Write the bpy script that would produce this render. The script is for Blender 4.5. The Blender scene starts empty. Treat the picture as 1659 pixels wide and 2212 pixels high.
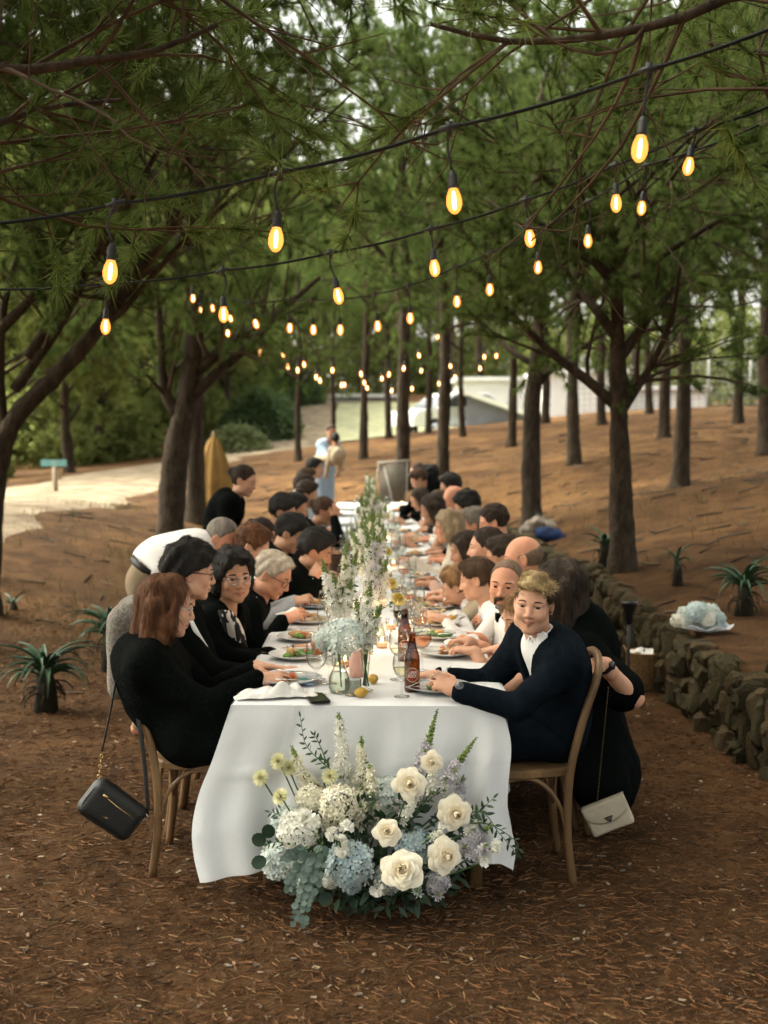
import bpy, bmesh, math, random
import numpy as np
from mathutils import Vector, Matrix

random.seed(11)
rng = np.random.default_rng(5)
SC = bpy.context.scene
COL = SC.collection

# ------------------------------------------------------------------ camera
CAM_H = 1.745
FPX, CXP, CYP = 2632.0, 829.5, 1106.0          # focal length and centre in 1659 x 2212 photo units
YAW = math.atan(24.5 / FPX)                    # the table points slightly left of the picture centre
PITCH = math.atan(166.0 / FPX)
cam_data = bpy.data.cameras.new('camera')
cam_data.sensor_fit = 'VERTICAL'
cam_data.sensor_height = 36.0
cam_data.lens = 36.0 * FPX / 2212.0
cam_data.clip_start = 0.05
cam_data.clip_end = 2000
cam_data.dof.use_dof = True
cam_data.dof.focus_distance = 4.75
cam_data.dof.aperture_fstop = 2.4
cam = bpy.data.objects.new('camera', cam_data)
COL.objects.link(cam)
cam.location = (0, 0, CAM_H)
cam.rotation_euler = (math.pi / 2 - PITCH, 0, -YAW)
SC.camera = cam
_R = np.array(cam.rotation_euler.to_matrix())

def at(px, py, y):
    """Photo pixel (1659 x 2212 units) at distance y -> point in the scene."""
    v = _R @ np.array([px - CXP, -(py - CYP), -FPX])
    t = y / v[1]
    return np.array([0, 0, CAM_H]) + v * t

def sc_at(y):
    return FPX / y

# ------------------------------------------------------------------ light
SUN_EL, SUN_AZ = math.radians(50), math.radians(-72)     # azimuth from +y clockwise: high on the left
world = bpy.data.worlds.new('World')
SC.world = world
world.use_nodes = True
wn = world.node_tree.nodes
sky = wn.new('ShaderNodeTexSky')
sky.sky_type = 'NISHITA'
sky.sun_disc = False
sky.sun_elevation = SUN_EL
sky.sun_rotation = SUN_AZ
sky.air_density = 1.0
sky.dust_density = 8.0
sky.ozone_density = 1.0
# an overcast evening: the sky's blue is mostly veiled by thin warm cloud
veil = wn.new('ShaderNodeHueSaturation'); veil.inputs['Saturation'].default_value = 0.30
warm = wn.new('ShaderNodeMix'); warm.data_type = 'RGBA'; warm.blend_type = 'MULTIPLY'; warm.inputs[0].default_value = 1.0; warm.inputs[7].default_value = (0.98, 0.97, 0.86, 1)
world.node_tree.links.new(sky.outputs['Color'], veil.inputs['Color'])
world.node_tree.links.new(veil.outputs['Color'], warm.inputs[6])
world.node_tree.links.new(warm.outputs[2], wn['Background'].inputs['Color'])
wn['Background'].inputs['Strength'].default_value = 0.15
sun_data = bpy.data.lights.new('sun', 'SUN')
sun_data.energy = 0.85
sun_data.angle = math.radians(70)
sun_data.color = (1.0, 0.92, 0.74)
sun = bpy.data.objects.new('sun', sun_data)
COL.objects.link(sun)
sd = Vector((math.sin(SUN_AZ) * math.cos(SUN_EL), math.cos(SUN_AZ) * math.cos(SUN_EL), math.sin(SUN_EL)))
sun.rotation_euler = sd.to_track_quat('Z', 'Y').to_euler()
SC.view_settings.view_transform = 'Standard'
SC.view_settings.look = 'None'
SC.view_settings.exposure = 2.52
SC.view_settings.gamma = 1.0
SC.view_settings.use_curve_mapping = False
SC.cycles.use_denoising = True
SC.cycles.max_bounces = 8
SC.cycles.transparent_max_bounces = 24
SC.cycles.caustics_reflective = False
SC.cycles.caustics_refractive = False
SC.cycles.sample_clamp_indirect = 4.0

# ------------------------------------------------------------------ materials
def srgb(r, g, b):
    f = lambda c: (c / 255 / 12.92) if c / 255 <= 0.04045 else ((c / 255 + 0.055) / 1.055) ** 2.4
    return (f(r), f(g), f(b))

MATS = {}
def mat(name, col, rough=0.7, var=0.25, scale=8.0, bump=0.0, bscale=40.0, spec=0.3, col2=None, metal=0.0, stretch=None,
        transl=0.0, sss=0.0, trans=0.0, ior=1.45, coat=0.0, emit=None, estr=0.0, sheen=0.0, detail=4.0, rdetail=0.6):
    """Principled material whose colour wanders between col and col2 with an object-space noise, plus a noise bump."""
    if name in MATS:
        return MATS[name]
    m = bpy.data.materials.new(name)
    m.use_nodes = True
    nt = m.node_tree
    N, L = nt.nodes, nt.links
    b = N['Principled BSDF']
    b.inputs['Roughness'].default_value = rough
    b.inputs['Specular IOR Level'].default_value = spec
    b.inputs['Metallic'].default_value = metal
    b.inputs['IOR'].default_value = ior
    b.inputs['Transmission Weight'].default_value = trans
    b.inputs['Coat Weight'].default_value = coat
    b.inputs['Sheen Weight'].default_value = sheen
    if sss:
        b.inputs['Subsurface Weight'].default_value = sss
        b.inputs['Subsurface Radius'].default_value = (0.012, 0.005, 0.003)
        b.inputs['Subsurface Scale'].default_value = 1.0
    tc = N.new('ShaderNodeTexCoord')
    src = tc.outputs['Object']
    if stretch:
        mp = N.new('ShaderNodeMapping')
        mp.inputs['Scale'].default_value = stretch
        L.new(src, mp.inputs['Vector'])
        src = mp.outputs['Vector']
    if col2 is None:
        col2 = tuple(min(1.0, c * (1 + var)) for c in col)
        col = tuple(c * (1 - var) for c in col)
    nz = N.new('ShaderNodeTexNoise')
    nz.inputs['Scale'].default_value = scale
    nz.inputs['Detail'].default_value = detail
    nz.inputs['Roughness'].default_value = rdetail
    L.new(src, nz.inputs['Vector'])
    mr = N.new('ShaderNodeMapRange')
    mr.inputs[1].default_value, mr.inputs[2].default_value = 0.32, 0.68
    L.new(nz.outputs['Fac'], mr.inputs[0])
    mx = N.new('ShaderNodeMix')
    mx.data_type = 'RGBA'
    mx.inputs[6].default_value = (*col, 1)
    mx.inputs[7].default_value = (*col2, 1)
    L.new(mr.outputs[0], mx.inputs[0])
    L.new(mx.outputs[2], b.inputs['Base Color'])
    if bump:
        n2 = N.new('ShaderNodeTexNoise')
        n2.inputs['Scale'].default_value = bscale
        n2.inputs['Detail'].default_value = 5.0
        L.new(src, n2.inputs['Vector'])
        bp = N.new('ShaderNodeBump')
        bp.inputs['Strength'].default_value = bump
        bp.inputs['Distance'].default_value = 0.02
        L.new(n2.outputs['Fac'], bp.inputs['Height'])
        L.new(bp.outputs['Normal'], b.inputs['Normal'])
    if transl:
        tr = N.new('ShaderNodeBsdfTranslucent')
        L.new(mx.outputs[2], tr.inputs['Color'])
        ms = N.new('ShaderNodeMixShader')
        ms.inputs[0].default_value = transl
        L.new(b.outputs[0], ms.inputs[1])
        L.new(tr.outputs[0], ms.inputs[2])
        L.new(ms.outputs[0], N['Material Output'].inputs['Surface'])
    if emit:
        b.inputs['Emission Color'].default_value = (*emit, 1)
        b.inputs['Emission Strength'].default_value = estr
    MATS[name] = m
    return m

def thin_glass(name, tint=(.97, .98, .975), ior=1.4, rough=.01, gloss=1.0, edge=None):
    """Thin clear glass or a glass of liquid: light passes straight through, tinted, with a fresnel sheen."""
    m = bpy.data.materials.new(name); m.use_nodes = True
    N, L = m.node_tree.nodes, m.node_tree.links
    N.remove(N['Principled BSDF'])
    t = N.new('ShaderNodeBsdfTransparent')
    g = N.new('ShaderNodeBsdfGlossy'); g.inputs['Roughness'].default_value = rough; g.inputs['Color'].default_value = (gloss,) * 3 + (1,)
    lw = N.new('ShaderNodeLayerWeight'); lw.inputs['Blend'].default_value = .5
    pw = N.new('ShaderNodeMath'); pw.operation = 'POWER'; pw.inputs[1].default_value = 2.6; L.new(lw.outputs['Facing'], pw.inputs[0])
    f = N.new('ShaderNodeMath'); f.operation = 'MULTIPLY_ADD'; f.inputs[1].default_value = .45; f.inputs[2].default_value = ((ior - 1) / (ior + 1)) ** 2; L.new(pw.outputs[0], f.inputs[0])
    ec = N.new('ShaderNodeMix'); ec.data_type = 'RGBA'; ec.inputs[6].default_value = (*tint, 1); ec.inputs[7].default_value = (*(c * .42 for c in tint), 1)
    L.new(pw.outputs[0], ec.inputs[0]); L.new(ec.outputs[2], t.inputs['Color'])
    x = N.new('ShaderNodeMixShader')
    L.new(f.outputs[0], x.inputs[0]); L.new(t.outputs[0], x.inputs[1]); L.new(g.outputs[0], x.inputs[2]); L.new(x.outputs[0], N['Material Output'].inputs['Surface'])
    MATS[name] = m
    return m

# ------------------------------------------------------------------ object helpers
def tag(o, label=None, cat=None, group=None, kind=None):
    if label: o['label'] = label
    if cat: o['category'] = cat
    if group: o['group'] = group
    if kind: o['kind'] = kind
    return o

def empty(name, loc=(0, 0, 0), rz=0.0, label=None, cat=None, group=None, parent=None):
    o = bpy.data.objects.new(name, None)
    o.empty_display_size = 0.1
    COL.objects.link(o)
    o.location = loc
    o.rotation_euler = (0, 0, rz)
    if parent: o.parent = parent
    return tag(o, label, cat, group)

def link(name, me, parent=None, m=None, loc=None, rot=None, scale=None):
    o = bpy.data.objects.new(name, me)
    COL.objects.link(o)
    if m is not None and not me.materials:
        me.materials.append(m)
    if parent is not None: o.parent = parent
    if loc is not None: o.location = loc
    if rot is not None: o.rotation_euler = rot
    if scale is not None: o.scale = scale if hasattr(scale, '__len__') else (scale,) * 3
    return o

def copy_tree(o, parent=None):
    c = o.copy()
    COL.objects.link(c)
    c.parent = parent
    for ch in list(o.children):
        copy_tree(ch, c)
    return c

class MB:
    """Collects numpy geometry; build() makes ONE mesh object of it."""
    def __init__(self):
        self.v, self.f, self.mi, self.n = [], [], [], 0
    def add(self, v, f, mi=0):
        v = np.asarray(v, float).reshape(-1, 3)
        f = np.asarray(f, int)
        self.v.append(v)
        self.f.append(f + self.n)
        self.mi.append(np.full(len(f), mi, int))
        self.n += len(v)
        return self
    def tube(self, pts, rad, n=8, cap=True, mi=0, flat=None):
        pts = np.asarray(pts, float)
        k = len(pts)
        rad = np.full(k, rad, float) if np.isscalar(rad) else np.asarray(rad, float)
        t = np.gradient(pts, axis=0)
        t /= np.linalg.norm(t, axis=1)[:, None] + 1e-9
        ref = np.array([0, 0, 1.0]) if abs(t[0][2]) < 0.9 else np.array([1.0, 0, 0])
        u = np.cross(t[0], ref); u /= np.linalg.norm(u)
        rings = []
        ang = np.arange(n) * 2 * math.pi / n
        for i in range(k):
            u = u - t[i] * np.dot(u, t[i]); u /= np.linalg.norm(u) + 1e-9
            w = np.cross(t[i], u)
            a = 1.0 if flat is None else flat
            rings.append(pts[i] + rad[i] * (np.cos(ang)[:, None] * u + a * np.sin(ang)[:, None] * w))
        v = np.concatenate(rings)
        i0 = (np.arange(k - 1) * n)[:, None] + np.arange(n)[None]
        i1 = (np.arange(k - 1) * n)[:, None] + (np.arange(n)[None] + 1) % n
        f = np.stack([i0, i1, i1 + n, i0 + n], -1).reshape(-1, 4)
        self.add(v, f, mi)
        if cap and n > 2:
            b = self.n - len(v)
            for base, rev in ((b, True), (b + (k - 1) * n, False)):
                c = np.arange(n) + base
                c = c[::-1] if rev else c
                self.f.append(np.array([[c[0], c[j], c[j + 1], c[j + 1]] for j in range(1, n - 1)])[:, :3])
                self.mi.append(np.full(n - 2, mi, int))
        return self
    def lathe(self, prof, n=20, mi=0, c=(0, 0, 0)):
        prof = np.asarray(prof, float)
        k = len(prof)
        ang = np.arange(n) * 2 * math.pi / n
        v = np.stack([prof[:, 0][:, None] * np.cos(ang), prof[:, 0][:, None] * np.sin(ang), np.repeat(prof[:, 1][:, None], n, 1)], -1).reshape(-1, 3) + np.asarray(c)
        i0 = (np.arange(k - 1) * n)[:, None] + np.arange(n)[None]
        i1 = (np.arange(k - 1) * n)[:, None] + (np.arange(n)[None] + 1) % n
        self.add(v, np.stack([i0, i1, i1 + n, i0 + n], -1).reshape(-1, 4), mi)
        return self
    def box(self, c, s, R=None, mi=0):
        c = np.asarray(c, float); s = np.asarray(s, float) / 2
        v = np.array([[x, y, z] for x in (-1, 1) for y in (-1, 1) for z in (-1, 1)], float) * s
        if R is not None: v = v @ np.asarray(R).T
        f = [[0, 1, 3, 2], [4, 6, 7, 5], [0, 4, 5, 1], [2, 3, 7, 6], [0, 2, 6, 4], [1, 5, 7, 3]]
        return self.add(v + c, f, mi)
    def grid(self, P, mi=0):
        """P: (a, b, 3) array of points -> quads."""
        a, b = P.shape[:2]
        i = np.arange(a * b).reshape(a, b)
        f = np.stack([i[:-1, :-1], i[1:, :-1], i[1:, 1:], i[:-1, 1:]], -1).reshape(-1, 4)
        return self.add(P.reshape(-1, 3), f, mi)
    def mesh(self, name, mats=None, smooth=True):
        me = bpy.data.meshes.new(name)
        v = np.concatenate(self.v) if self.v else np.zeros((0, 3))
        me.vertices.add(len(v))
        me.vertices.foreach_set('co', v.astype(np.float32).ravel())
        tot = np.concatenate([np.full(len(f), f.shape[1]) for f in self.f])
        loops = np.concatenate([f.ravel() for f in self.f])
        me.loops.add(len(loops))
        me.loops.foreach_set('vertex_index', loops.astype(np.int32))
        me.polygons.add(len(tot))
        st = np.concatenate([[0], np.cumsum(tot)[:-1]])
        me.polygons.foreach_set('loop_start', st.astype(np.int32))
        me.polygons.foreach_set('loop_total', tot.astype(np.int32))
        me.polygons.foreach_set('material_index', np.concatenate(self.mi).astype(np.int32))
        me.polygons.foreach_set('use_smooth', np.full(len(tot), smooth))
        me.update(calc_edges=True)
        me.validate()
        for m in ([mats] if mats is not None and not isinstance(mats, (list, tuple)) else (mats or [])):
            me.materials.append(m)
        return me
    def build(self, name, mats=None, parent=None, smooth=True, **kw):
        return link(name, self.mesh(name, mats, smooth), parent, **kw)

def smooth_curve(pts, n=24):
    """Catmull-Rom through the points."""
    pts = np.asarray(pts, float)
    P = np.vstack([2 * pts[0] - pts[1], pts, 2 * pts[-1] - pts[-2]])
    out = []
    seg = len(pts) - 1
    per = max(2, n // seg)
    for i in range(seg):
        t = np.linspace(0, 1, per, endpoint=False)[:, None]
        a, b, c, d = P[i:i + 4]
        out.append(0.5 * (2 * b + (c - a) * t + (2 * a - 5 * b + 4 * c - d) * t ** 2 + (3 * b - a - 3 * c + d) * t ** 3))
    return np.vstack(out + [pts[-1:]])

def nrm(v):
    v = np.asarray(v, float)
    return v / (np.linalg.norm(v) + 1e-12)

def frame_to(direction, up=(0, 0, 1)):
    """Rotation matrix (columns) whose z axis is direction."""
    z = nrm(direction)
    x = np.cross(up, z)
    if np.linalg.norm(x) < 1e-4: x = np.cross((1, 0, 0), z)
    x = nrm(x)
    return np.stack([x, np.cross(z, x), z], 1)

def wob(p, freq, seed, n=5):
    """Smooth pseudo noise, about -1..1."""
    r = np.random.default_rng(seed)
    out = 0
    for i in range(n):
        d = r.normal(size=3); d /= np.linalg.norm(d)
        out = out + np.sin((p @ d) * freq * r.uniform(0.6, 1.7) + r.uniform(0, 6.28))
    return out / n * 1.4
# ------------------------------------------------------------------ terrain
_ctrl = []
for _y in (-6, 0, 3, 6, 9, 12, 15):
    for _x in (-1.6, 0.0, 1.6):
        _ctrl.append((_x, _y, 0.0 if _y < 14 else 0.04))
_ctrl += [(0, 18, .15), (-1.2, 19.5, .25), (1.3, 18, .3), (.5, 21.5, .8), (1.25, 24, 1.12), (-.2, 28, 1.3), (-1.7, 28, 1.15), (3.2, 28, 1.6),
          (1.5, 33, 1.85), (4.7, 33, 2.2), (5.5, 29, 2.0), (2.2, 10.5, .13), (4.0, 16, .78), (3.6, 22, 1.3), (5.7, 24, 1.7),
          (7.9, 26, 2.0), (6.5, 20, 1.45), (5, 8, .25), (5, 4, .15), (9, 8, .7), (12, 15, 1.4), (15, 30, 2.3), (4, 12, .45), (2.6, 7, 0.0), (2.6, 4, 0.0),
          (2.0, 15.3, .25),
          (-2.5, 14.6, .42), (-2.6, 17.5, .55), (-4.3, 13.7, .6), (-4.4, 22, .65), (-7.4, 18, .65), (-3, 8.5, .1), (-2.2, 7, 0), (-5, 8, .3),
          (-8, 8, .4), (-5, 4, .1), (-9, 25, .6), (-15, 30, .3), (-12, 15, .35), (-3.8, 39, 1.15), (-2.9, 46, 1.85), (-3, 58, 3.2), (-2.6, 75, 4.2),
          (-8, 40, .9), (10, 45, 1.8), (20, 45, 2.6), (-20, 60, 1.5), (1, 45, 1.65), (3.5, 40.5, 1.6), (7, 41, 1.8), (0, 80, 4.0), (-30, 80, 2.5), (30, 80, 4),
          (10, 0, .4), (-10, 0, .2), (-25, 0, .2), (25, 0, .8), (25, 20, 2.0), (-25, 20, .3), (7, 36, 2.4), (12, 36, 2.5), (0, -20, 0), (-20, -20, 0), (20, -20, .3)]
_C = np.array(_ctrl)
def _tps(r2):
    return r2 * np.log(r2 + 1e-9)
_K = _tps(((_C[:, None, :2] - _C[None, :, :2]) ** 2).sum(-1)) + np.eye(len(_C)) * 0.4
_Pm = np.c_[np.ones(len(_C)), _C[:, :2]]
_A = np.block([[_K, _Pm], [_Pm.T, np.zeros((3, 3))]])
_w = np.linalg.solve(_A, np.r_[_C[:, 2], 0, 0, 0])

def wall_x(y):
    return 2.10 - 0.035 * (np.asarray(y, float) - 5)

def sstep(t):
    t = np.clip(t, 0, 1)
    return t * t * (3 - 2 * t)

def gz(x, y, fine=True):
    x = np.atleast_1d(np.asarray(x, float)); y = np.atleast_1d(np.asarray(y, float))
    xc, yc = np.clip(x, -30, 30), np.clip(y, -20, 80)
    sh = x.shape
    xf, yf = xc.ravel(), yc.ravel()
    out = np.empty(len(xf))
    for i in range(0, len(xf), 20000):
        a, b = xf[i:i + 20000], yf[i:i + 20000]
        r2 = (a[:, None] - _C[:, 0]) ** 2 + (b[:, None] - _C[:, 1]) ** 2
        out[i:i + 20000] = _tps(r2) @ _w[:-3] + _w[-3] + _w[-2] * a + _w[-1] * b
    out = out.reshape(sh)
    flat = np.exp(-np.maximum(0, np.abs(x) - 1.3) ** 2 / 0.35) * (1 - sstep((y - 14) / 4))
    out = out * (1 - flat)
    step = (0.46 - 0.012 * np.clip(9 - y, 0, 5)) * sstep((x - wall_x(y) - 0.01) / 0.09) * (1 - sstep((y - 13.5) / 5.5))
    out = out + step
    if fine:
        out = out + 0.012 * np.sin(x * 2.1 + np.sin(y * 1.7)) * np.cos(y * 1.9 + 0.6 * x) * (1 - 0.7 * flat) + 0.006 * np.sin(x * 6.1 + y * 3.3) * np.sin(y * 7.3 - x * 2)
    return out

def g1(x, y):
    return float(gz(x, y)[0])

def build_ground():
    xs = np.unique(np.r_[np.linspace(-4, 4.5, 130), np.linspace(-16, -4, 60), np.linspace(4.5, 16, 60), np.linspace(-40, -16, 24), np.linspace(16, 40, 24), [-300, -150, -80, 80, 150, 300]])
    ys = np.unique(np.r_[np.linspace(-25, 2.5, 30), np.linspace(2.5, 12, 110), np.linspace(12, 40, 110), np.linspace(40, 90, 50), [120, 180, 260, 400]])
    X, Y = np.meshgrid(xs, ys, indexing='ij')
    Z = gz(X, Y)
    m = bpy.data.materials.new('pine_needle_ground')
    m.use_nodes = True
    N, L = m.node_tree.nodes, m.node_tree.links
    b = N['Principled BSDF']
    b.inputs['Roughness'].default_value = 0.95
    b.inputs['Specular IOR Level'].default_value = 0.1
    tc = N.new('ShaderNodeTexCoord')
    def noise(scale, detail=5, rough=.6, dist=0.0, st=None):
        n = N.new('ShaderNodeTexNoise')
        n.inputs['Scale'].default_value = scale; n.inputs['Detail'].default_value = detail
        n.inputs['Roughness'].default_value = rough; n.inputs['Distortion'].default_value = dist
        src = tc.outputs['Object']
        if st:
            mp = N.new('ShaderNodeMapping'); mp.inputs['Scale'].default_value = st[:3]; mp.inputs['Rotation'].default_value = (0, 0, st[3])
            L.new(src, mp.inputs['Vector']); src = mp.outputs['Vector']
        L.new(src, n.inputs['Vector'])
        return n.outputs['Fac']
    def ramp(fac, stops):
        r = N.new('ShaderNodeValToRGB')
        while len(r.color_ramp.elements) < len(stops): r.color_ramp.elements.new(0.5)
        for e, (p, c) in zip(r.color_ramp.elements, stops):
            e.position = p; e.color = (*c, 1)
        L.new(fac, r.inputs[0])
        return r.outputs[0]
    def mix(fac, a, c, mode='MIX'):
        x = N.new('ShaderNodeMix'); x.data_type = 'RGBA'; x.blend_type = mode
        if isinstance(fac, float): x.inputs[0].default_value = fac
        else: L.new(fac, x.inputs[0])
        L.new(a, x.inputs[6]); L.new(c, x.inputs[7])
        return x.outputs[2]
    litter = ramp(noise(55, 6, .75, .6), [(0.27, (0.016, 0.009, 0.004)), (0.46, (0.080, 0.042, 0.017)), (0.63, (0.150, 0.082, 0.036)), (0.86, (0.25, 0.165, 0.085))])
    ndl1 = ramp(noise(30, 4, .7, 1.5, (1, 7, 1, .5)), [(0.35, (0.030, 0.014, 0.006)), (0.65, (0.165, 0.080, 0.033))])
    ndl2 = ramp(noise(28, 4, .7, 1.5, (7, 1, 1, -.3)), [(0.35, (0.038, 0.019, 0.008)), (0.65, (0.150, 0.078, 0.034))])
    needles = mix(0.5, ndl1, ndl2)
    c = mix(0.55, litter, needles)
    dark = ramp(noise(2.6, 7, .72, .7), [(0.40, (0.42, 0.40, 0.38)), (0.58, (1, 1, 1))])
    dry = ramp(noise(40, 5, .7, .8), [(0.3, (0.100, 0.048, 0.018)), (0.7, (0.27, 0.150, 0.060))])
    patch = ramp(noise(0.55, 5, .6, .5), [(0.45, (0, 0, 0)), (0.66, (1, 1, 1))])
    far = N.new('ShaderNodeSeparateXYZ'); L.new(tc.outputs['Object'], far.inputs[0])
    mr = N.new('ShaderNodeMapRange'); mr.inputs[1].default_value = 8.0; mr.inputs[2].default_value = 16.0; mr.inputs[3].default_value = 0.12; mr.inputs[4].default_value = 0.95
    L.new(far.outputs['Y'], mr.inputs[0])
    mm = N.new('ShaderNodeMath'); mm.operation = 'MULTIPLY'
    L.new(patch, mm.inputs[0]); L.new(mr.outputs[0], mm.inputs[1])
    c = mix(mm.outputs[0], c, dry)
    grn = ramp(noise(0.9, 6, .75, .4), [(0.60, (0, 0, 0)), (0.74, (.55, .55, .55))])
    gcol = ramp(noise(60, 3), [(0.3, (0.035, 0.05, 0.016)), (0.7, (0.11, 0.12, 0.045))])
    mg = N.new('ShaderNodeMath'); mg.operation = 'MULTIPLY'
    L.new(grn, mg.inputs[0]); L.new(mr.outputs[0], mg.inputs[1])
    c = mix(mg.outputs[0], c, gcol)
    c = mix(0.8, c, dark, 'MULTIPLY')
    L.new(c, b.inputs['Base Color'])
    bp = N.new('ShaderNodeBump'); bp.inputs['Strength'].default_value = 0.9; bp.inputs['Distance'].default_value = 0.02
    L.new(noise(70, 6, .8, .5), bp.inputs['Height'])
    L.new(bp.outputs[0], b.inputs['Normal'])
    tag(MB().grid(np.stack([X, Y, Z], -1)).build('ground', m), kind='structure', label='brown pine needle ground under the trees')

def build_path():
    cl = np.array([(-6.2, -10, 3.0), (-6.0, 5, 3.0), (-5.7, 14, 3.5), (-5.7, 24, 3.6), (-5.2, 32, 4.2), (-3.9, 39, 4.6), (-2.95, 46, 3.6), (-3.0, 58, 2.6), (-2.6, 78, 2.4)])
    C = smooth_curve(cl, 260)
    T = np.gradient(C[:, :2], axis=0); T /= np.linalg.norm(T, axis=1)[:, None]
    Nn = np.c_[T[:, 1], -T[:, 0]]
    u = np.linspace(-.5, .5, 13)
    e = 1 + 0.10 * np.sin(C[:, 1] * 1.1) + .06 * np.sin(C[:, 1] * 3.1)
    P = C[:, None, :2] + Nn[:, None] * (u[None, :, None] * C[:, 2][:, None, None] * e[:, None, None])
    Z = gz(P[..., 0], P[..., 1], False) + 0.055 - 0.075 * (np.abs(u)[None] * 2) ** 4
    m = mat('pale_dirt', (0.11, 0.078, 0.048), .95, scale=2.2, col2=(0.31, 0.25, 0.175), bump=.5, bscale=25, spec=.1, detail=8)
    tag(MB().grid(np.concatenate([P, Z[..., None]], -1)).build('path', m), kind='structure', label='pale dirt track curving up the hill')

# ------------------------------------------------------------------ dry stone wall
def build_wall():
    root = empty('stone_wall', (float(wall_x(5)), 5, 0), 0, 'low dry stone retaining wall holding up the right hand terrace', 'wall')
    ms = [mat('stone_a', (0.028, 0.026, 0.014), .95, scale=16, col2=(0.105, 0.085, 0.045), bump=.8, bscale=45, spec=.15, detail=8),
          mat('stone_b', (0.024, 0.021, 0.012), .95, scale=18, col2=(0.090, 0.074, 0.040), bump=.8, bscale=45, spec=.15, detail=8),
          mat('stone_c', (0.04, 0.03, 0.016), .95, scale=16, col2=(0.14, 0.10, 0.055), bump=.8, bscale=45, spec=.15, detail=8)]
    O = np.array([float(wall_x(5)), 5, 0])
    # earth core behind the stones
    ys = np.linspace(3.5, 19, 60)
    top = gz(wall_x(ys) + 0.22, ys) - 0.03
    bot = np.minimum(gz(wall_x(ys) - .06, ys), top) - .25
    P = np.stack([np.c_[wall_x(ys) + .05, ys, bot], np.c_[wall_x(ys) + .06, ys, top - .02], np.c_[wall_x(ys) + .2, ys, top - .01]], 1) - O
    MB().grid(P).build('earth_core', mat('wall_earth', (0.03, 0.022, 0.013), .95, bump=.6, scale=14), root)
    variants = []
    for k in range(9):
        bm = bmesh.new()
        bmesh.ops.create_icosphere(bm, subdivisions=2, radius=0.5)
        r = np.random.default_rng(40 + k)
        for v in bm.verts:
            p = np.array(v.co)
            q = np.sign(p) * (np.abs(p) * 2) ** 0.62 / 2
            q = q + 0.10 * np.array([wob(p * 1.0, 7, 50 + k), wob(p, 7, 60 + k), wob(p, 7, 70 + k)]) + .045 * r.normal(size=3)
            v.co = q
        me = bpy.data.meshes.new('stone'); bm.to_mesh(me); bm.free()
        me.polygons.foreach_set('use_smooth', np.full(len(me.polygons), False))
        me.materials.append(ms[k % 3])
        variants.append(me)
    r = np.random.default_rng(8)
    y, count = 5.6, 0
    rest = MB()
    vd = []
    for me in variants:
        co = np.empty(len(me.vertices) * 3); me.vertices.foreach_get('co', co)
        vd.append((co.reshape(-1, 3), np.array([list(p.vertices) for p in me.polygons])))
    while y < 18:
        w = r.uniform(.05, .13) * (1 if y < 9 else 1.3)
        top = g1(wall_x(y) + .3, y) + r.uniform(-.05, .012)
        z = min(g1(wall_x(y) - .14, y), top) - .03
        while z < top - .04:
            h = min(r.uniform(.06, .22), top - z + .03)
            if top - z - h < .05: h = top - z + .01
            k = int(r.integers(9))
            loc = np.array([float(wall_x(y)) + r.uniform(-.03, .03) + .06 * (z / .5) ** 2, y + w / 2, z + h / 2]) - O
            sc = (r.uniform(.12, .22), w * 1.2, h * 1.2)
            rot = (r.normal(0, .22), r.normal(0, .15), r.normal(0, .2))
            if count < 298:
                o = link('stone', variants[k], root)
                o.location, o.scale, o.rotation_euler = loc, sc, rot
            else:
                R = np.array(Matrix.Rotation(rot[2], 3, 'Z') @ Matrix.Rotation(rot[0], 3, 'X'))
                rest.add((vd[k][0] * np.array(sc)) @ R.T + loc, vd[k][1], k % 3)
            count += 1
            z += h
        y += w
    if rest.n: tag(rest.build('far_stones', ms, root, smooth=False), kind='stuff')
build_ground(); build_path(); build_wall()

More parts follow.
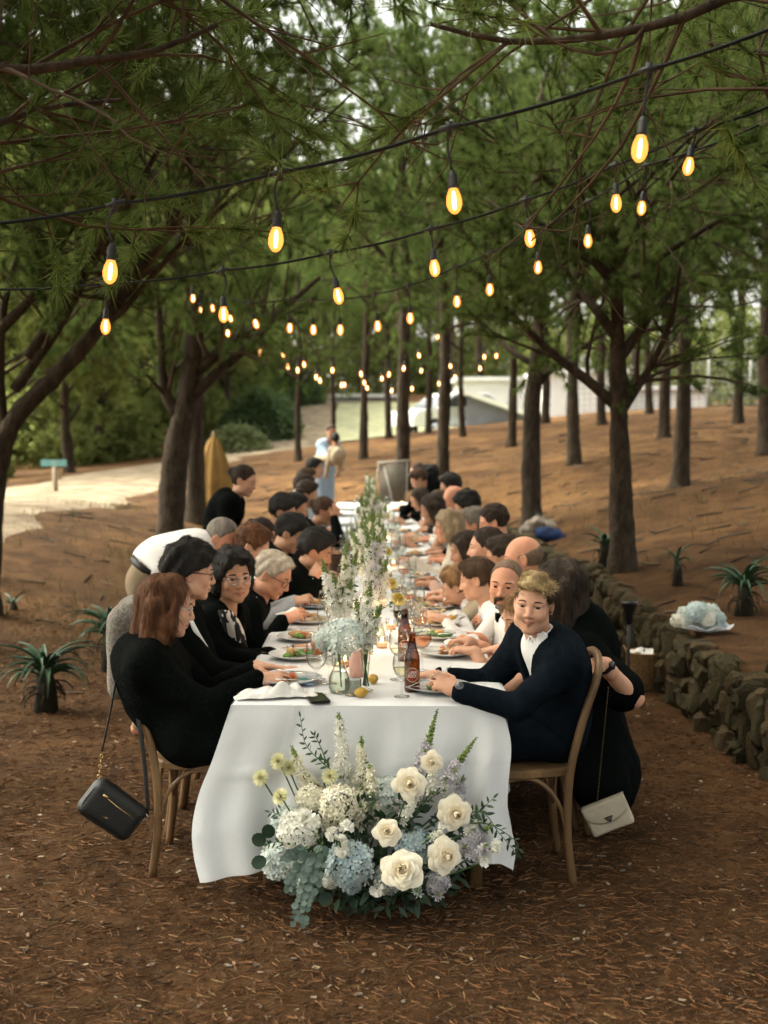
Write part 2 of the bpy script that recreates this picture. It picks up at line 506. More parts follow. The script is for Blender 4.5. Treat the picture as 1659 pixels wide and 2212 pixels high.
# ------------------------------------------------------------------ litter on the ground: needles and chips
def build_litter():
    n = 70000
    d = 2.9 + 8.5 * rng.random(n) ** 1.7
    x = (rng.random(n) - .5) * 2 * np.minimum(.36 * d + .5, 3.4)
    keep = x < wall_x(d) - .05
    x, d = x[keep], d[keep]
    n = len(x)
    z = gz(x, d) + .004
    a = rng.random(n) * math.pi * 2
    L = rng.uniform(.02, .06, n) * .5
    w = rng.uniform(.0004, .0008, n)
    tilt = rng.normal(0, .12, n)
    dx, dy, dz = np.cos(a) * L, np.sin(a) * L, np.abs(np.sin(tilt)) * L
    nx, ny = -np.sin(a) * w, np.cos(a) * w
    P = np.stack([np.stack([x - dx - nx, d - dy - ny, z + rng.random(n) * .006], -1), np.stack([x + dx - nx, d + dy - ny, z + dz * 2 + .002], -1),
                  np.stack([x + dx + nx, d + dy + ny, z + dz * 2 + .0035], -1), np.stack([x - dx + nx, d - dy + ny, z + .003 + rng.random(n) * .006], -1)], 1)
    mi = rng.choice(3, n, p=(.54, .41, .05))
    mb = MB()
    for k in range(3):
        q = P[mi == k]
        mb.add(q.reshape(-1, 3), np.arange(len(q) * 4).reshape(-1, 4), k)
    o = mb.build('pine_needles', [mat('needle_rust', (0.150, 0.068, 0.026), .8, .4, 30), mat('needle_dark', (0.06, 0.031, 0.014), .8, .4, 30), mat('needle_straw', (0.20, 0.125, 0.055), .8, .4, 30)], smooth=False)
    tag(o, 'dry fallen pine needles strewn over the ground', None, None, 'stuff')
    n = 1500
    d = 2.9 + 7 * rng.random(n) ** 1.6
    x = (rng.random(n) - .5) * 2 * np.minimum(.36 * d + .4, 3)
    keep = x < wall_x(d) - .05
    x, d = x[keep], d[keep]
    mb = MB()
    z = gz(x, d)
    for i in range(len(x)):
        s = random.uniform(.004, .013)
        R = np.array(Matrix.Rotation(random.uniform(0, 6.28), 3, 'Z') @ Matrix.Rotation(random.gauss(0, .25), 3, 'X'))
        mb.box((x[i], d[i], z[i] + .004), (s * random.uniform(1.2, 3), s, random.uniform(.002, .006)), R, random.choice((0, 0, 1, 2)))
    o = mb.build('wood_chips', [mat('chip_pale', (0.30, 0.225, 0.15), .85, .35, 20), mat('chip_tan', (0.17, 0.105, 0.06), .85, .35, 20), mat('chip_grey', (0.16, 0.13, 0.10), .85, .35, 20)], smooth=False)
    tag(o, 'pale wood and bark chips scattered over the ground', None, None, 'stuff')
build_litter()
def build_sticks():
    r = np.random.default_rng(31)
    mb = MB()
    for i in range(520):
        y = 8 + 20 * r.random() ** 1.2; x = r.uniform(-.34, .34) * y * 1.1
        if abs(x - wall_x(y)) < .2 or (abs(x) < 1.2 and y < 18): continue
        a = r.uniform(0, 6.28); L = r.uniform(.04, .15) * (1 + y / 9)
        d = np.array([math.cos(a), math.sin(a), 0]) * L
        p0 = np.array([x, y, 0.0]); p1 = p0 + d * .5 + r.normal(0, .02, 3); p2 = p0 + d
        P = np.array([p0, p1, p2]); P[:, 2] = gz(P[:, 0], P[:, 1]) + r.uniform(.004, .02, 3)
        mb.tube(P, np.array([.006, .005, .003]) * (1 + y / 18), 4, cap=False, mi=int(r.integers(2)))
    tag(mb.build('fallen_twigs', [mat('stick_grey', (0.09, 0.07, 0.05), .9, .3), mat('stick_brown', (0.04, 0.026, 0.016), .9, .3)]), 'dead twigs fallen on the pine litter', None, None, 'stuff')
build_sticks()
# ------------------------------------------------------------------ pines
BARK = mat('pine_bark', (0.014, 0.011, 0.008), .95, scale=14, col2=(0.075, 0.055, 0.037), bump=1.0, bscale=30, spec=.15, stretch=(1, 1, .45), detail=9, rdetail=.75)
TWIG = mat('twig_bark', (0.034, 0.024, 0.014), .9, scale=6, col2=(0.095, 0.062, 0.036), spec=.15)
NEEDLE = mat('pine_foliage', (0.050, 0.085, 0.020), .75, scale=1.6, col2=(0.145, 0.20, 0.052), transl=.55, spec=.2, detail=7, rdetail=.7)
NEEDLE_SUNLIT = mat('pine_foliage_sunlit', (0.105, 0.135, 0.03), .75, scale=1.3, col2=(0.225, 0.26, 0.075), transl=.55, spec=.2, detail=7, rdetail=.7)  # needle colour lightened to stand for sunlight on the far wood

def make_pine(seed, trunk_pts, trunk_r, limbs=None, n_limbs=11, h0=1.7, reach=(2.2, 3.3), n_br=12, n_tw=6, n_tuft=10, rise=.55, foliage=NEEDLE, bare=.22, needle=(.0062, .105), az=(0, 6.283), sides=18):
    """trunk_pts: polyline from the base (local). Returns {'trunk', 'limbs', 'twigs', 'crown'} meshes."""
    r = np.random.default_rng(seed)
    T = smooth_curve(trunk_pts, 72)
    hh = np.linspace(0, 1, len(T))
    rad = trunk_r * (1 - .68 * hh ** 1.1) * (1 + .5 * np.exp(-T[:, 2] / .13))
    mb = MB().tube(T, rad, sides)
    v = mb.v[0]
    ax = np.repeat(T, sides, 0)
    dv = v - ax
    k = 1 + .12 * wob(v * np.array([1, 1, .35]), 26, seed) + .10 * wob(v * np.array([1, 1, .6]), 60, seed + 1) + .05 * np.abs(wob(v * np.array([.4, .4, 1]), 48, seed + 2)) + .05 * wob(v * np.array([.1, .1, 1]), 22, seed + 3)
    mb.v[0] = ax + dv * k[:, None]
    out = {'trunk': mb.mesh('trunk', BARK), 'limbs': []}
    polys = [smooth_curve(p, 14) for p in (limbs or [])]
    lr = [p_r for p_r in [trunk_r * .5] * len(polys)]
    for i in range(n_limbs):
        f = (i + r.random()) / n_limbs
        z = h0 + (T[-1, 2] - h0) * f * .97
        j = min(len(T) - 1, int(np.searchsorted(T[:, 2], z)))
        p = T[j].copy()
        a = i * 2.4 + r.uniform(-.5, .5)
        a = az[0] + (a % 6.2832) / 6.2832 * (az[1] - az[0])
        ln = r.uniform(*reach) * (1 - .45 * f)
        el = r.uniform(.35, .8) * (rise / .55) + .25 * f
        pts = [p]
        steps = 9
        for s in range(steps):
            d = np.array([math.cos(a) * math.cos(el), math.sin(a) * math.cos(el), math.sin(el)])
            p = p + d * ln / steps
            pts.append(p)
            a += r.normal(0, .16); el += r.normal(-.035, .11)
            el = np.clip(el, -.1, 1.15)
        polys.append(np.array(pts))
        lr.append(trunk_r * r.uniform(.22, .36) * (1 - .4 * f))
    tw, cr = MB(), MB()
    tp, td = [], []
    for P, R0 in zip(polys, lr):
        n = len(P)
        rr = R0 * (1 - .75 * np.linspace(0, 1, n))
        out['limbs'].append(MB().tube(P, rr, 7).mesh('limb', BARK))
        tang = np.gradient(P, axis=0)
        for b in range(n_br):
            t = r.uniform(.22, 1.0)
            i = int(t * (n - 1))
            d0 = nrm(tang[i])
            q = P[i].copy()
            side = nrm(np.cross(d0, r.normal(size=3)))
            dirn = nrm(d0 * r.uniform(.3, .9) + side * r.uniform(.5, 1.0) + np.array([0, 0, r.uniform(-.25, .35)]))
            ln = r.uniform(.7, 1.5) * (1.15 - .45 * t)
            pts = [q]
            bend = r.normal(0, .16, 3) + np.array([0, 0, .05])
            for s in range(6):
                q = q + dirn * ln / 6; pts.append(q)
                dirn = nrm(dirn + bend * .55 + r.normal(0, .07, 3))
            pts = np.array(pts)
            tw.tube(pts, np.linspace(rr[i] * .45 + .003, .0032, 7), 3, cap=False)
            leafy = r.random() > bare * (1.2 - t)
            for w in range(n_tw):
                j = r.integers(1, 7)
                dd = nrm(nrm(pts[j] - pts[j - 1]) + r.normal(0, .6, 3))
                l2 = r.uniform(.2, .55)
                m1 = pts[j] + dd * l2 * .5
                m2 = m1 + nrm(dd + r.normal(0, .3, 3) + np.array([0, 0, .15])) * l2 * .5
                tw.tube([pts[j], m1, m2], [.0042, .003, .0016], 3, cap=False)
                if leafy:
                    tt = r.uniform(.25, 1, n_tuft)
                    base = np.where(tt[:, None] < .5, pts[j] + (m1 - pts[j]) * (tt * 2)[:, None], m1 + (m2 - m1) * (tt * 2 - 1)[:, None])
                    tp.append(base); td.append(np.repeat(nrm(m2 - pts[j])[None], n_tuft, 0))
    tp = np.concatenate(tp); td = np.concatenate(td)
    nn = 17
    P0 = np.repeat(tp, nn, 0)
    D = np.repeat(td, nn, 0) + r.normal(0, .75, (len(P0), 3)) + np.array([0, 0, .12])
    D /= np.linalg.norm(D, axis=1)[:, None]
    S = np.cross(D, r.normal(size=D.shape)); S /= np.linalg.norm(S, axis=1)[:, None] + 1e-9
    ln = needle[1] * r.uniform(.6, 1.2, len(P0))[:, None]
    wd = needle[0] * .5
    V = np.stack([P0 - S * wd, P0 + S * wd, P0 + D * ln], 1)
    cr.add(V.reshape(-1, 3), np.arange(len(V) * 3).reshape(-1, 3))
    out['twigs'] = tw.mesh('twigs', TWIG)
    out['crown'] = cr.mesh('crown', foliage, smooth=False)
    return out

def place_pine(parts, loc, rz, scale, label, group, sink=.06, tall=1.0):
    root = empty('pine_tree', (loc[0], loc[1], loc[2] - sink), rz, label, 'tree', group)
    root.scale = (scale, scale, scale * tall)
    link('trunk', parts['trunk'], root)
    for m in parts['limbs']:
        link('limb', m, root)
    tag(link('twigs', parts['twigs'], root), kind='stuff')
    tag(link('crown', parts['crown'], root), kind='stuff')
    return root

V = [make_pine(100, [(0, 0, 0), (.03, .02, 1.2), (-.04, .02, 2.4), (.05, 0, 3.6), (.0, .05, 4.9)], .118, h0=1.7),
     make_pine(101, [(0, 0, 0), (-.05, .03, 1.1), (-.02, -.03, 2.3), (.1, 0, 3.5), (.12, .05, 4.8)], .118, h0=1.9, n_limbs=12),
     make_pine(102, [(0, 0, 0), (.09, .0, 1.0), (.12, .05, 2.2), (.02, .1, 3.4), (-.05, .05, 5.0)], .112, h0=2.0, rise=.4),
     make_pine(103, [(0, 0, 0), (.0, .05, 1.3), (.08, .0, 2.6), (.02, .0, 3.8), (.1, .05, 5.2)], .122, h0=1.6, rise=.65, n_limbs=12)]
VL = [make_pine(110, [(0, 0, 0), (.03, .02, 1.2), (-.04, .02, 2.4), (.05, 0, 4.2)], .13, h0=1.0, n_limbs=14, foliage=NEEDLE_SUNLIT, bare=.05, rise=.4, needle=(.016, .17)),
      make_pine(111, [(0, 0, 0), (-.1, .03, 1.2), (-.04, .02, 2.4), (.1, 0, 4.2)], .13, h0=.9, n_limbs=14, foliage=NEEDLE_SUNLIT, bare=.05, rise=.5, needle=(.016, .17))]

# the two big forked trees on the left, traced limb by limb
def traced_tree(base_px, y, trunk_px, limb_px, r0, label, seed, **kw):
    base = at(*base_px, y)
    base[2] = g1(base[0], base[1])
    loc = lambda p: at(p[0], p[1], y + (p[2] if len(p) > 2 else 0)) - base
    tr = [np.zeros(3)] + [loc(p) for p in trunk_px]
    parts = make_pine(seed, tr, r0, limbs=[[loc(p) for p in l] for l in limb_px], **kw)
    return place_pine(parts, base, 0, 1, label, 'pines growing around the dinner table', sink=.05)

traced_tree((365, 1160), 14.6, [(378, 1000), (397, 885), (410, 800), (425, 640, -.1), (420, 430, -.2), (440, 300, -.3)],
            [[(388, 890), (362, 850), (348, 790), (346, 700), (330, 560), (290, 430)], [(412, 850), (470, 795), (545, 730), (610, 660, -.5), (690, 590, -1.2)],
             [(425, 790), (480, 745), (540, 700, .5), (640, 640, .6)], [(425, 640), (380, 560), (300, 500), (220, 450)]],
            .165, 'forked pine with a bare curved limb left of the table behind the man bending over', 201, n_limbs=9, h0=3.0, n_br=12)
traced_tree((-35, 1160), 10.6, [(-15, 1050), (2, 960), (40, 880), (120, 800), (210, 700), (290, 590), (370, 480, -.5), (430, 380, -1)],
            [[(10, 940), (0, 800), (10, 640), (60, 480), (120, 330)], [(60, 760), (150, 620), (250, 480), (330, 330), (420, 200, -1)], [(30, 830), (110, 720), (160, 640), (190, 580)],
             [(0, 700), (90, 600), (130, 470), (100, 300)]],
            .105, 'thick leaning pine at the left edge with its limb sloping up to the right', 202, n_limbs=8, h0=2.4, n_br=12)
traced_tree((1345, 1212), 10.5, [(1343, 1080), (1338, 950), (1336, 850), (1334, 700), (1330, 560), (1310, 420, -.3)],
            [[(1332, 865), (1270, 810), (1210, 765), (1140, 700), (1080, 640, -.2), (1010, 560, -.6)], [(1345, 870), (1375, 825), (1405, 780), (1450, 680, -.3), (1470, 560, -.8)],
             [(1340, 760), (1390, 690), (1430, 640), (1510, 560, .3)], [(1335, 720), (1290, 660), (1240, 600, .4), (1180, 520, .4)], [(1330, 600), (1250, 520), (1150, 460, -.4)]],
            .108, 'pine on the terrace right of the table with a wide fork of bare limbs', 203, n_limbs=9, h0=2.4, n_br=12)

# the rest of the grove: (x px, y px of the foot, distance, trunk scale, variant, turn, what tells it apart)
GROVE = [
    (425, 1116, 17.2, 1.12, 1, 2.1, 'slim dark pine close behind the forked pine, beside the closed tan parasol'),
    (1150, 1120, 15.3, 1.05, 3, 0.4, 'dark pine rising straight from the top of the stone wall'),
    (1470, 1036, 16.2, .95, 2, 1.0, 'pine leaning right on the slope behind the widely forked tree'),
    (1240, 990, 21.5, .92, 0, 2.0, 'dark pine midway up the slope between the two terrace trees'),
    (955, 1006, 22.5, 1.0, 1, 3.0, 'thick pine behind the bending man in the dark jacket'),
    (870, 988, 21.5, 1.05, 0, 4.4, 'thick straight pine behind the easel at the table end'),
    (785, 980, 27, .85, 2, 5.0, 'bending pine right of the woman holding a child'),
    (645, 976, 28, .62, 3, .9, 'very thin pine standing beside the pale track'),
    (720, 950, 33, .6, 0, .9, 'thin pine behind the woman holding a child'),
    (840, 946, 32, .7, 3, 1.9, 'thin far pine between the bending pine and the easel pine'),
    (925, 931, 32, .75, 1, 2.9, 'far pine in front of the white parked car'),
    (1000, 935, 30, .7, 2, 3.6, 'far pine left of the grey shed'),
    (1105, 956, 26.5, .8, 3, 5.3, 'dark pine right of the grey shed'),
    (1178, 906, 31, .9, 0, .2, 'far pine half hidden behind the pine on the wall'),
    (1300, 916, 29, .9, 1, 1.2, 'pine before the white wall, left of the widely forked tree'),
    (1403, 900, 31, .85, 2, 2.2, 'pine near the crest just right of the widely forked tree'),
    (1434, 944, 24, .95, 3, 3.2, 'pine with a dark trunk near the wire fence, left of the leaning pine'),
    (1594, 915, 26, .85, 0, 4.2, 'pine standing in front of the wire fence'),
    (1652, 966, 20, 1.0, 1, 5.2, 'dark pine at the right edge of the slope'),
]
for px, py, y, s, v, rz, lab in GROVE:
    p = at(px, py, y)
    place_pine(V[v], (p[0], p[1], g1(p[0], p[1])), rz, s, lab, 'pines growing around the dinner table', tall=1.0 if y < 15.5 else 1.5)
OVER = [(-3.7, 4.6, 1.2, 0, .4, 'pine outside the left edge whose needles hang over the near table'), (-4.3, 7.7, 1.2, 3, 1.4, 'left side pine whose crown fills the upper left'),
        (3.5, 5.1, 1.25, 1, 2.0, 'pine outside the right edge whose branch crosses the top right'), (3.7, 8.0, 1.2, 2, 4.0, 'right side pine whose crown hangs above the hanging bulbs'),
        (4.6, 11.5, 1.2, 3, 3.0, 'pine right of the widely forked tree'), (5.6, 14.5, 1.15, 0, 1.0, 'pine upslope at the right with low dark limbs'),
        
        (-4.0, 11.9, 1.35, 3, 5.5, 'pine whose crown spreads over the left seats'), (-3.25, 9.3, 1.35, 1, 3.3, 'left side pine whose high crown closes over the table'), (2.4, 6.6, 1.3, 3, 5.0, 'right side pine whose high crown closes over the near table'), (-2.6, 6.0, 1.3, 2, 1.9, 'left side pine leaning its crown over the near table')]
OVER += [(-8.2, 14.5, 1.75, 0, 2.2, 'big pine across the track whose crown reaches over the left tree'), (-8.8, 19, 1.8, 1, 3.2, 'big pine across the track, second from the near side'), (6.2, 11.0, 1.75, 2, .3, 'big pine high on the right slope, nearest'),
         (7.2, 16.0, 1.85, 3, 1.9, 'big pine high on the right slope, second'), (8.6, 21.5, 1.9, 0, 2.9, 'big pine high on the right slope, third'), (-5.2, 9.8, 1.6, 3, 4.1, 'big pine just outside the left edge'), (5.0, 6.5, 1.6, 1, 5.1, 'big pine just outside the right edge')]
OVER += [(-3.4, 1.2, 1.3, 1, .3, 'unseen pine beside the camera on the left, added for shade'), (3.3, 1.6, 1.3, 2, 1.3, 'unseen pine beside the camera on the right, added for shade'), (-5.6, 3.2, 1.4, 3, 2.3, 'unseen pine left of the clearing near the camera, added for shade'), (5.9, 3.0, 1.4, 0, 3.3, 'unseen pine right of the clearing above the wall, added for shade'),  # unseen pines added around the camera to shade the foreground
         (-1.6, -2.6, 1.35, 3, 4.3, 'unseen pine behind the camera, added for shade, left one'), (2.2, -3.2, 1.35, 1, 5.3, 'unseen pine behind the camera, added for shade, right one'), (-5.0, -2.0, 1.4, 0, .8, 'unseen pine behind the camera, added for shade, far left one')]
for x, y, s, v, rz, lab in OVER:
    place_pine(V[v], (x, y, g1(x, y)), rz, s, lab, 'pines growing around the dinner table', tall=1.22)
traced_tree((2500, 1990), 4.3, [(2480, 1500), (2400, 900), (2300, 300), (2200, -300), (2150, -800)], [[(2320, 400), (1980, 60), (1680, -60), (1480, 5), (1300, 46), (1100, 58), (930, 20)], [(2250, 0), (1900, -100), (1500, -150), (1100, -120)], [(2350, 500), (2000, 250), (1780, 120, .4), (1500, 60, .9)]],
            .06, 'pine outside the right edge with one branch sweeping across the top right corner', 204, n_limbs=0, h0=2.6, n_br=9, bare=1.5, n_tw=4)
traced_tree((-1000, 1990), 4.2, [(-980, 1500), (-900, 900), (-820, 300), (-750, -300), (-700, -800)], [[(-820, 420), (-450, 180), (-150, 110), (60, 118), (200, 96), (330, 78), (470, 20)], [(-800, 200), (-400, -20), (0, -60), (400, -90), (700, -60)], [(-820, 500), (-400, 350), (-120, 280, .4), (80, 210, .8), (260, 190, 1.2)]],
            .06, 'pine outside the left edge with one branch reaching into the top left corner', 205, n_limbs=3, h0=3.6, n_br=10, bare=.9)
# bright wood left of the track
LEFT = [(-8.7, 28.5, 1.15), (-8.2, 33, 1.05), (-10.6, 35, 1.3), (-9.0, 40, 1.3), (-6.7, 43, 1.15), (-8.6, 46, 1.4),
        (-12.5, 45, 1.6), (-5.9, 49, 1.25), (-7.6, 53, 1.5), (-10.2, 53, 1.7), (-5.2, 57, 1.4), (-6.8, 61, 1.6), (-13, 57, 1.9), (-4.9, 66, 1.6), (-9, 66, 1.9), (-.6, 70, 1.6), (2.5, 74, 1.9), (-4.5, 78, 2.0), 
        (-12, 75, 2.4), (-18, 66, 2.4), (5, 90, 2.6), (-1, 95, 2.6), (-8, 92, 2.8), (-16, 90, 2.8), (12, 84, 2.6), (20, 80, 2.8), (-24, 80, 2.6)]
for i, (x, y, s) in enumerate(LEFT):
    place_pine(VL[i % 2], (x, y, g1(x, y)), i * 1.3, s, 'bright green pine in the wood beyond the pale track', 'bright pines beyond the track', tall=1.35)
RIGHT = [(11, 33, 1.3), (14, 38, 1.5), (8.5, 52, 1.5), (3.5, 56, 1.6), (14.5, 27, 1.3), (18, 45, 1.8), (5.5, 62, 1.8), (12, 56, 1.7), (9.5, 21, 1.2), (11.8, 24.5, 1.2), (8.2, 16, 1.2)]
for i, (x, y, s) in enumerate(RIGHT):
    place_pine(V[i % 4], (x, y, g1(x, y)), i * 1.7, s, 'shady pine on the right hand hillside near the crest', 'pines on the right hillside', tall=1.5)

# shrubs and grass tufts
def shrub(loc, size, seed, label, m):
    r = np.random.default_rng(seed)
    n = 1500 if max(size) < 1.7 else 3200
    th = r.uniform(0, 6.28, n); ph = np.arccos(r.uniform(-.1, 1, n)); rr = r.uniform(.55, 1, n) ** .5
    c = np.stack([np.cos(th) * np.sin(ph), np.sin(th) * np.sin(ph), np.cos(ph)], -1) * rr[:, None]
    c = c * (1 + .25 * wob(c, 4, seed))[:, None] * np.array(size)
    d = nrm(c); d = c / (np.linalg.norm(c, axis=1)[:, None] + 1e-6) + r.normal(0, .6, c.shape)
    d /= np.linalg.norm(d, axis=1)[:, None]
    s = np.cross(d, r.normal(size=d.shape)); s /= np.linalg.norm(s, axis=1)[:, None]
    L = .10 * max(size) ** .62
    V4 = np.stack([c - d * L, c + s * L * .4, c + d * L, c - s * L * .4], 1)
    root = empty('shrub', loc, 0, label, 'shrub', 'bushes of the far wood' if m is BUSH else None)
    st = MB()
    for k in range(6):
        a = k * 1.05
        st.tube([(0, 0, -.05), (math.cos(a) * size[0] * .3, math.sin(a) * size[1] * .3, size[2] * .4), (math.cos(a) * size[0] * .55, math.sin(a) * size[1] * .55, size[2] * .8)], [.02, .012, .006], 5)
    st.build('stem', TWIG, root)
    tag(MB().add(V4.reshape(-1, 3), np.arange(n * 4).reshape(-1, 4)).build('foliage', m, root, smooth=False), kind='stuff')
SH = mat('shrub_leaf', (0.04, 0.075, 0.03), .7, scale=2, col2=(0.11, 0.16, 0.06), transl=.4)
BUSH = mat('bush_leaf_sunlit', (0.12, 0.15, 0.04), .75, scale=.9, col2=(0.26, 0.29, 0.095), transl=.6, detail=7)  # leaf colour raised, with the far wood's sunlight put into it
SHL = mat('shrub_leaf_light', (0.09, 0.12, 0.05), .7, scale=2, col2=(0.20, 0.23, 0.10), transl=.3)
for px, y, size, sd, lab, m in [(560, 44, (1.5, 1.2, 2.0), 1, 'dense dark green bush beside the bright part of the track', SH), (510, 40, (1.1, 1, 1.0), 2, 'pale green bush left of the dark bush by the track', SHL),
                                (620, 58, (2.0, 2, 1.8), 3, 'green bush at the top of the track', SH)]:
    x = at(px, 940, y)[0]
    shrub((x, y, g1(x, y)), size, sd, lab, m)
UB = [(-11.8, 33, 1.8, 1.4), (-9.6, 41, 1.8, 1.4), (-10.5, 41, 3.0, 3.2), (-7.0, 46, 2.2, 2.0), (-9.5, 50, 3.2, 3.4),
      (-6.2, 52, 2.2, 2.2), (-14, 44, 3.6, 3.8), (-8.0, 59, 3.4, 3.4), (-13, 54, 4.0, 4.2), (-5.4, 62, 2.6, 2.6), (-7, 72, 4, 4), (-17, 52, 4, 4.5), (0.5, 72, 4.5, 3.8), (6, 74, 4.5, 4.2), (12, 66, 4.5, 4.4), (17, 58, 4, 4.0), (9, 80, 5, 5), (-2, 86, 5, 5), (22, 52, 4, 4)]
for i, (x, y, w_, h_) in enumerate(UB):
    shrub((x, y, g1(x, y)), (w_, w_ * .8, h_), 700 + i, 'bright green bush in the undergrowth of the far wood', BUSH)
def grass():
    mb = MB()
    r = np.random.default_rng(3)
    pts = []
    for cx, cy, n, sp in [(-2.9, 11.5, 240, .45), (-2.6, 9.8, 120, .3), (-4.0, 15, 260, .6), (3.2, 14, 260, .8), (4.5, 18, 300, 1.2), (2.8, 20, 250, 1.0), (6, 21, 300, 1.5), (-2.6, 13.7, 200, .3), (3.9, 12, 150, .7), (-3.9, 18.5, 260, .5), (2, 25, 200, 1), (7, 25, 250, 1.5)]:
        pts.append(np.c_[r.normal(cx, sp, n), r.normal(cy, sp * 1.6, n)])
    p = np.concatenate(pts)
    p = p[np.abs(p[:, 0] - wall_x(p[:, 1])) > .15]
    z = gz(p[:, 0], p[:, 1])
    n = len(p)
    h = r.uniform(.03, .12, n); a = r.uniform(0, 6.28, n); b = r.uniform(0, 6.28, n)
    w = .007
    P = np.stack([np.stack([p[:, 0] - w * np.cos(a), p[:, 1] - w * np.sin(a), z - .01], -1), np.stack([p[:, 0] + w * np.cos(a), p[:, 1] + w * np.sin(a), z - .01], -1),
                  np.stack([p[:, 0] + .4 * h * np.cos(b), p[:, 1] + .4 * h * np.sin(b), z + h], -1)], 1)
    tag(mb.add(P.reshape(-1, 3), np.arange(n * 3).reshape(-1, 3)).build('grass', mat('dry_grass', (0.08, 0.075, 0.026), .8, scale=1, col2=(0.17, 0.115, 0.05), transl=.3), smooth=False), 'thin tufts of grass in the pine litter', None, None, 'stuff')
grass()
# ------------------------------------------------------------------ implicit surfaces for bodies, clothes and bags
BIG = 9.0
class Field:
    def __init__(self):
        self.p = []
    def add(self, f, lo, hi, k=0.02, op='u'):
        self.p.append((f, np.asarray(lo, float), np.asarray(hi, float), k, op))
        return self
    def cone(self, a, b, ra, rb, k=0.02, op='u', ax=None, fl=1.0):
        """Round cone a-b; with ax and fl < 1 it is flattened along the axis ax."""
        a, b = np.asarray(a, float), np.asarray(b, float)
        ba = b - a
        L2 = ba @ ba + 1e-12
        ax = None if ax is None else nrm(ax)
        def f(p):
            d = p - a
            h = np.clip(d @ ba / L2, 0, 1)
            q = d - h[:, None] * ba
            if ax is not None:
                s = q @ ax
                q = q + (s * (1 / fl - 1))[:, None] * ax
            return (np.linalg.norm(q, axis=1) - (ra + (rb - ra) * h)) * (1.0 if ax is None else .5 + .5 * fl)
        R = max(ra, rb)
        return self.add(f, np.minimum(a, b) - R, np.maximum(a, b) + R, k, op)
    def ell(self, c, r, M=None, k=0.02, op='u'):
        c, r = np.asarray(c, float), np.asarray(r, float)
        M = np.eye(3) if M is None else M
        def f(p):
            q = (p - c) @ M
            k0 = np.linalg.norm(q / r, axis=1)
            k1 = np.linalg.norm(q / (r * r), axis=1) + 1e-9
            return np.maximum(k0 * (k0 - 1) / k1, -r.min())
        e = np.abs(M) @ r
        return self.add(f, c - e, c + e, k, op)
    def half(self, n, c, k=0.004, op='i', jag=0.0):
        """Keep (op i) the side where n.p < c."""
        n = np.asarray(n, float)
        if jag: return self.add(lambda p: p @ n - c + jag * wob(p, 150, 7) + jag * wob(p, 330, 8), [-1e3] * 3, [1e3] * 3, k, op)
        return self.add(lambda p: p @ n - c, [-1e3] * 3, [1e3] * 3, k, op)
    def noise(self, amp, freq, seed, aniso=(1, 1, 1), M=None):
        M = np.eye(3) if M is None else M
        an = np.asarray(aniso, float)
        return self.add(lambda p: amp * wob((p @ M) * an, freq, seed), [-1e3] * 3, [1e3] * 3, 0, 'n')
    def fold(self, amp, freq, seed, FR):
        """Soft rounded folds parted by narrow creases."""
        an = np.array([.55, 1.0, 1.25])
        def f(p):
            q = (p @ FR) * an
            a = wob(q, freq, seed, 4)
            return amp * (.45 - np.sqrt(np.abs(a) + .004)) * -1.0 * (.35 + .65 * (wob(q, freq * .4, seed + 1, 3) > -.2))
        return self.add(f, [-1e3] * 3, [1e3] * 3, 0, 'n')
    def bbox(self):
        L = [(lo, hi) for f, lo, hi, k, op in self.p if op == 'u']
        return np.min([l for l, h in L], 0), np.max([h for l, h in L], 0)
    def __call__(self, P, margin=0.03):
        out = np.full(len(P), BIG)
        for f, lo, hi, k, op in self.p:
            if op == 'n':
                m = out < .12
                out[m] += f(P[m]); continue
            mm = margin + k
            m = np.all((P > lo - mm) & (P < hi + mm), axis=1)
            if not m.any(): continue
            d = f(P[m]); o = out[m]
            if op == 'u':
                if k > 0:
                    h = np.clip(.5 + .5 * (o - d) / k, 0, 1)
                    out[m] = o + (d - o) * h - k * h * (1 - h)
                else: out[m] = np.minimum(o, d)
            else:
                if op == 's': d = -d
                h = np.clip(.5 - .5 * (o - d) / max(k, 1e-6), 0, 1)
                out[m] = np.where(o > 5, o, o + (d - o) * h + k * h * (1 - h))
        return out

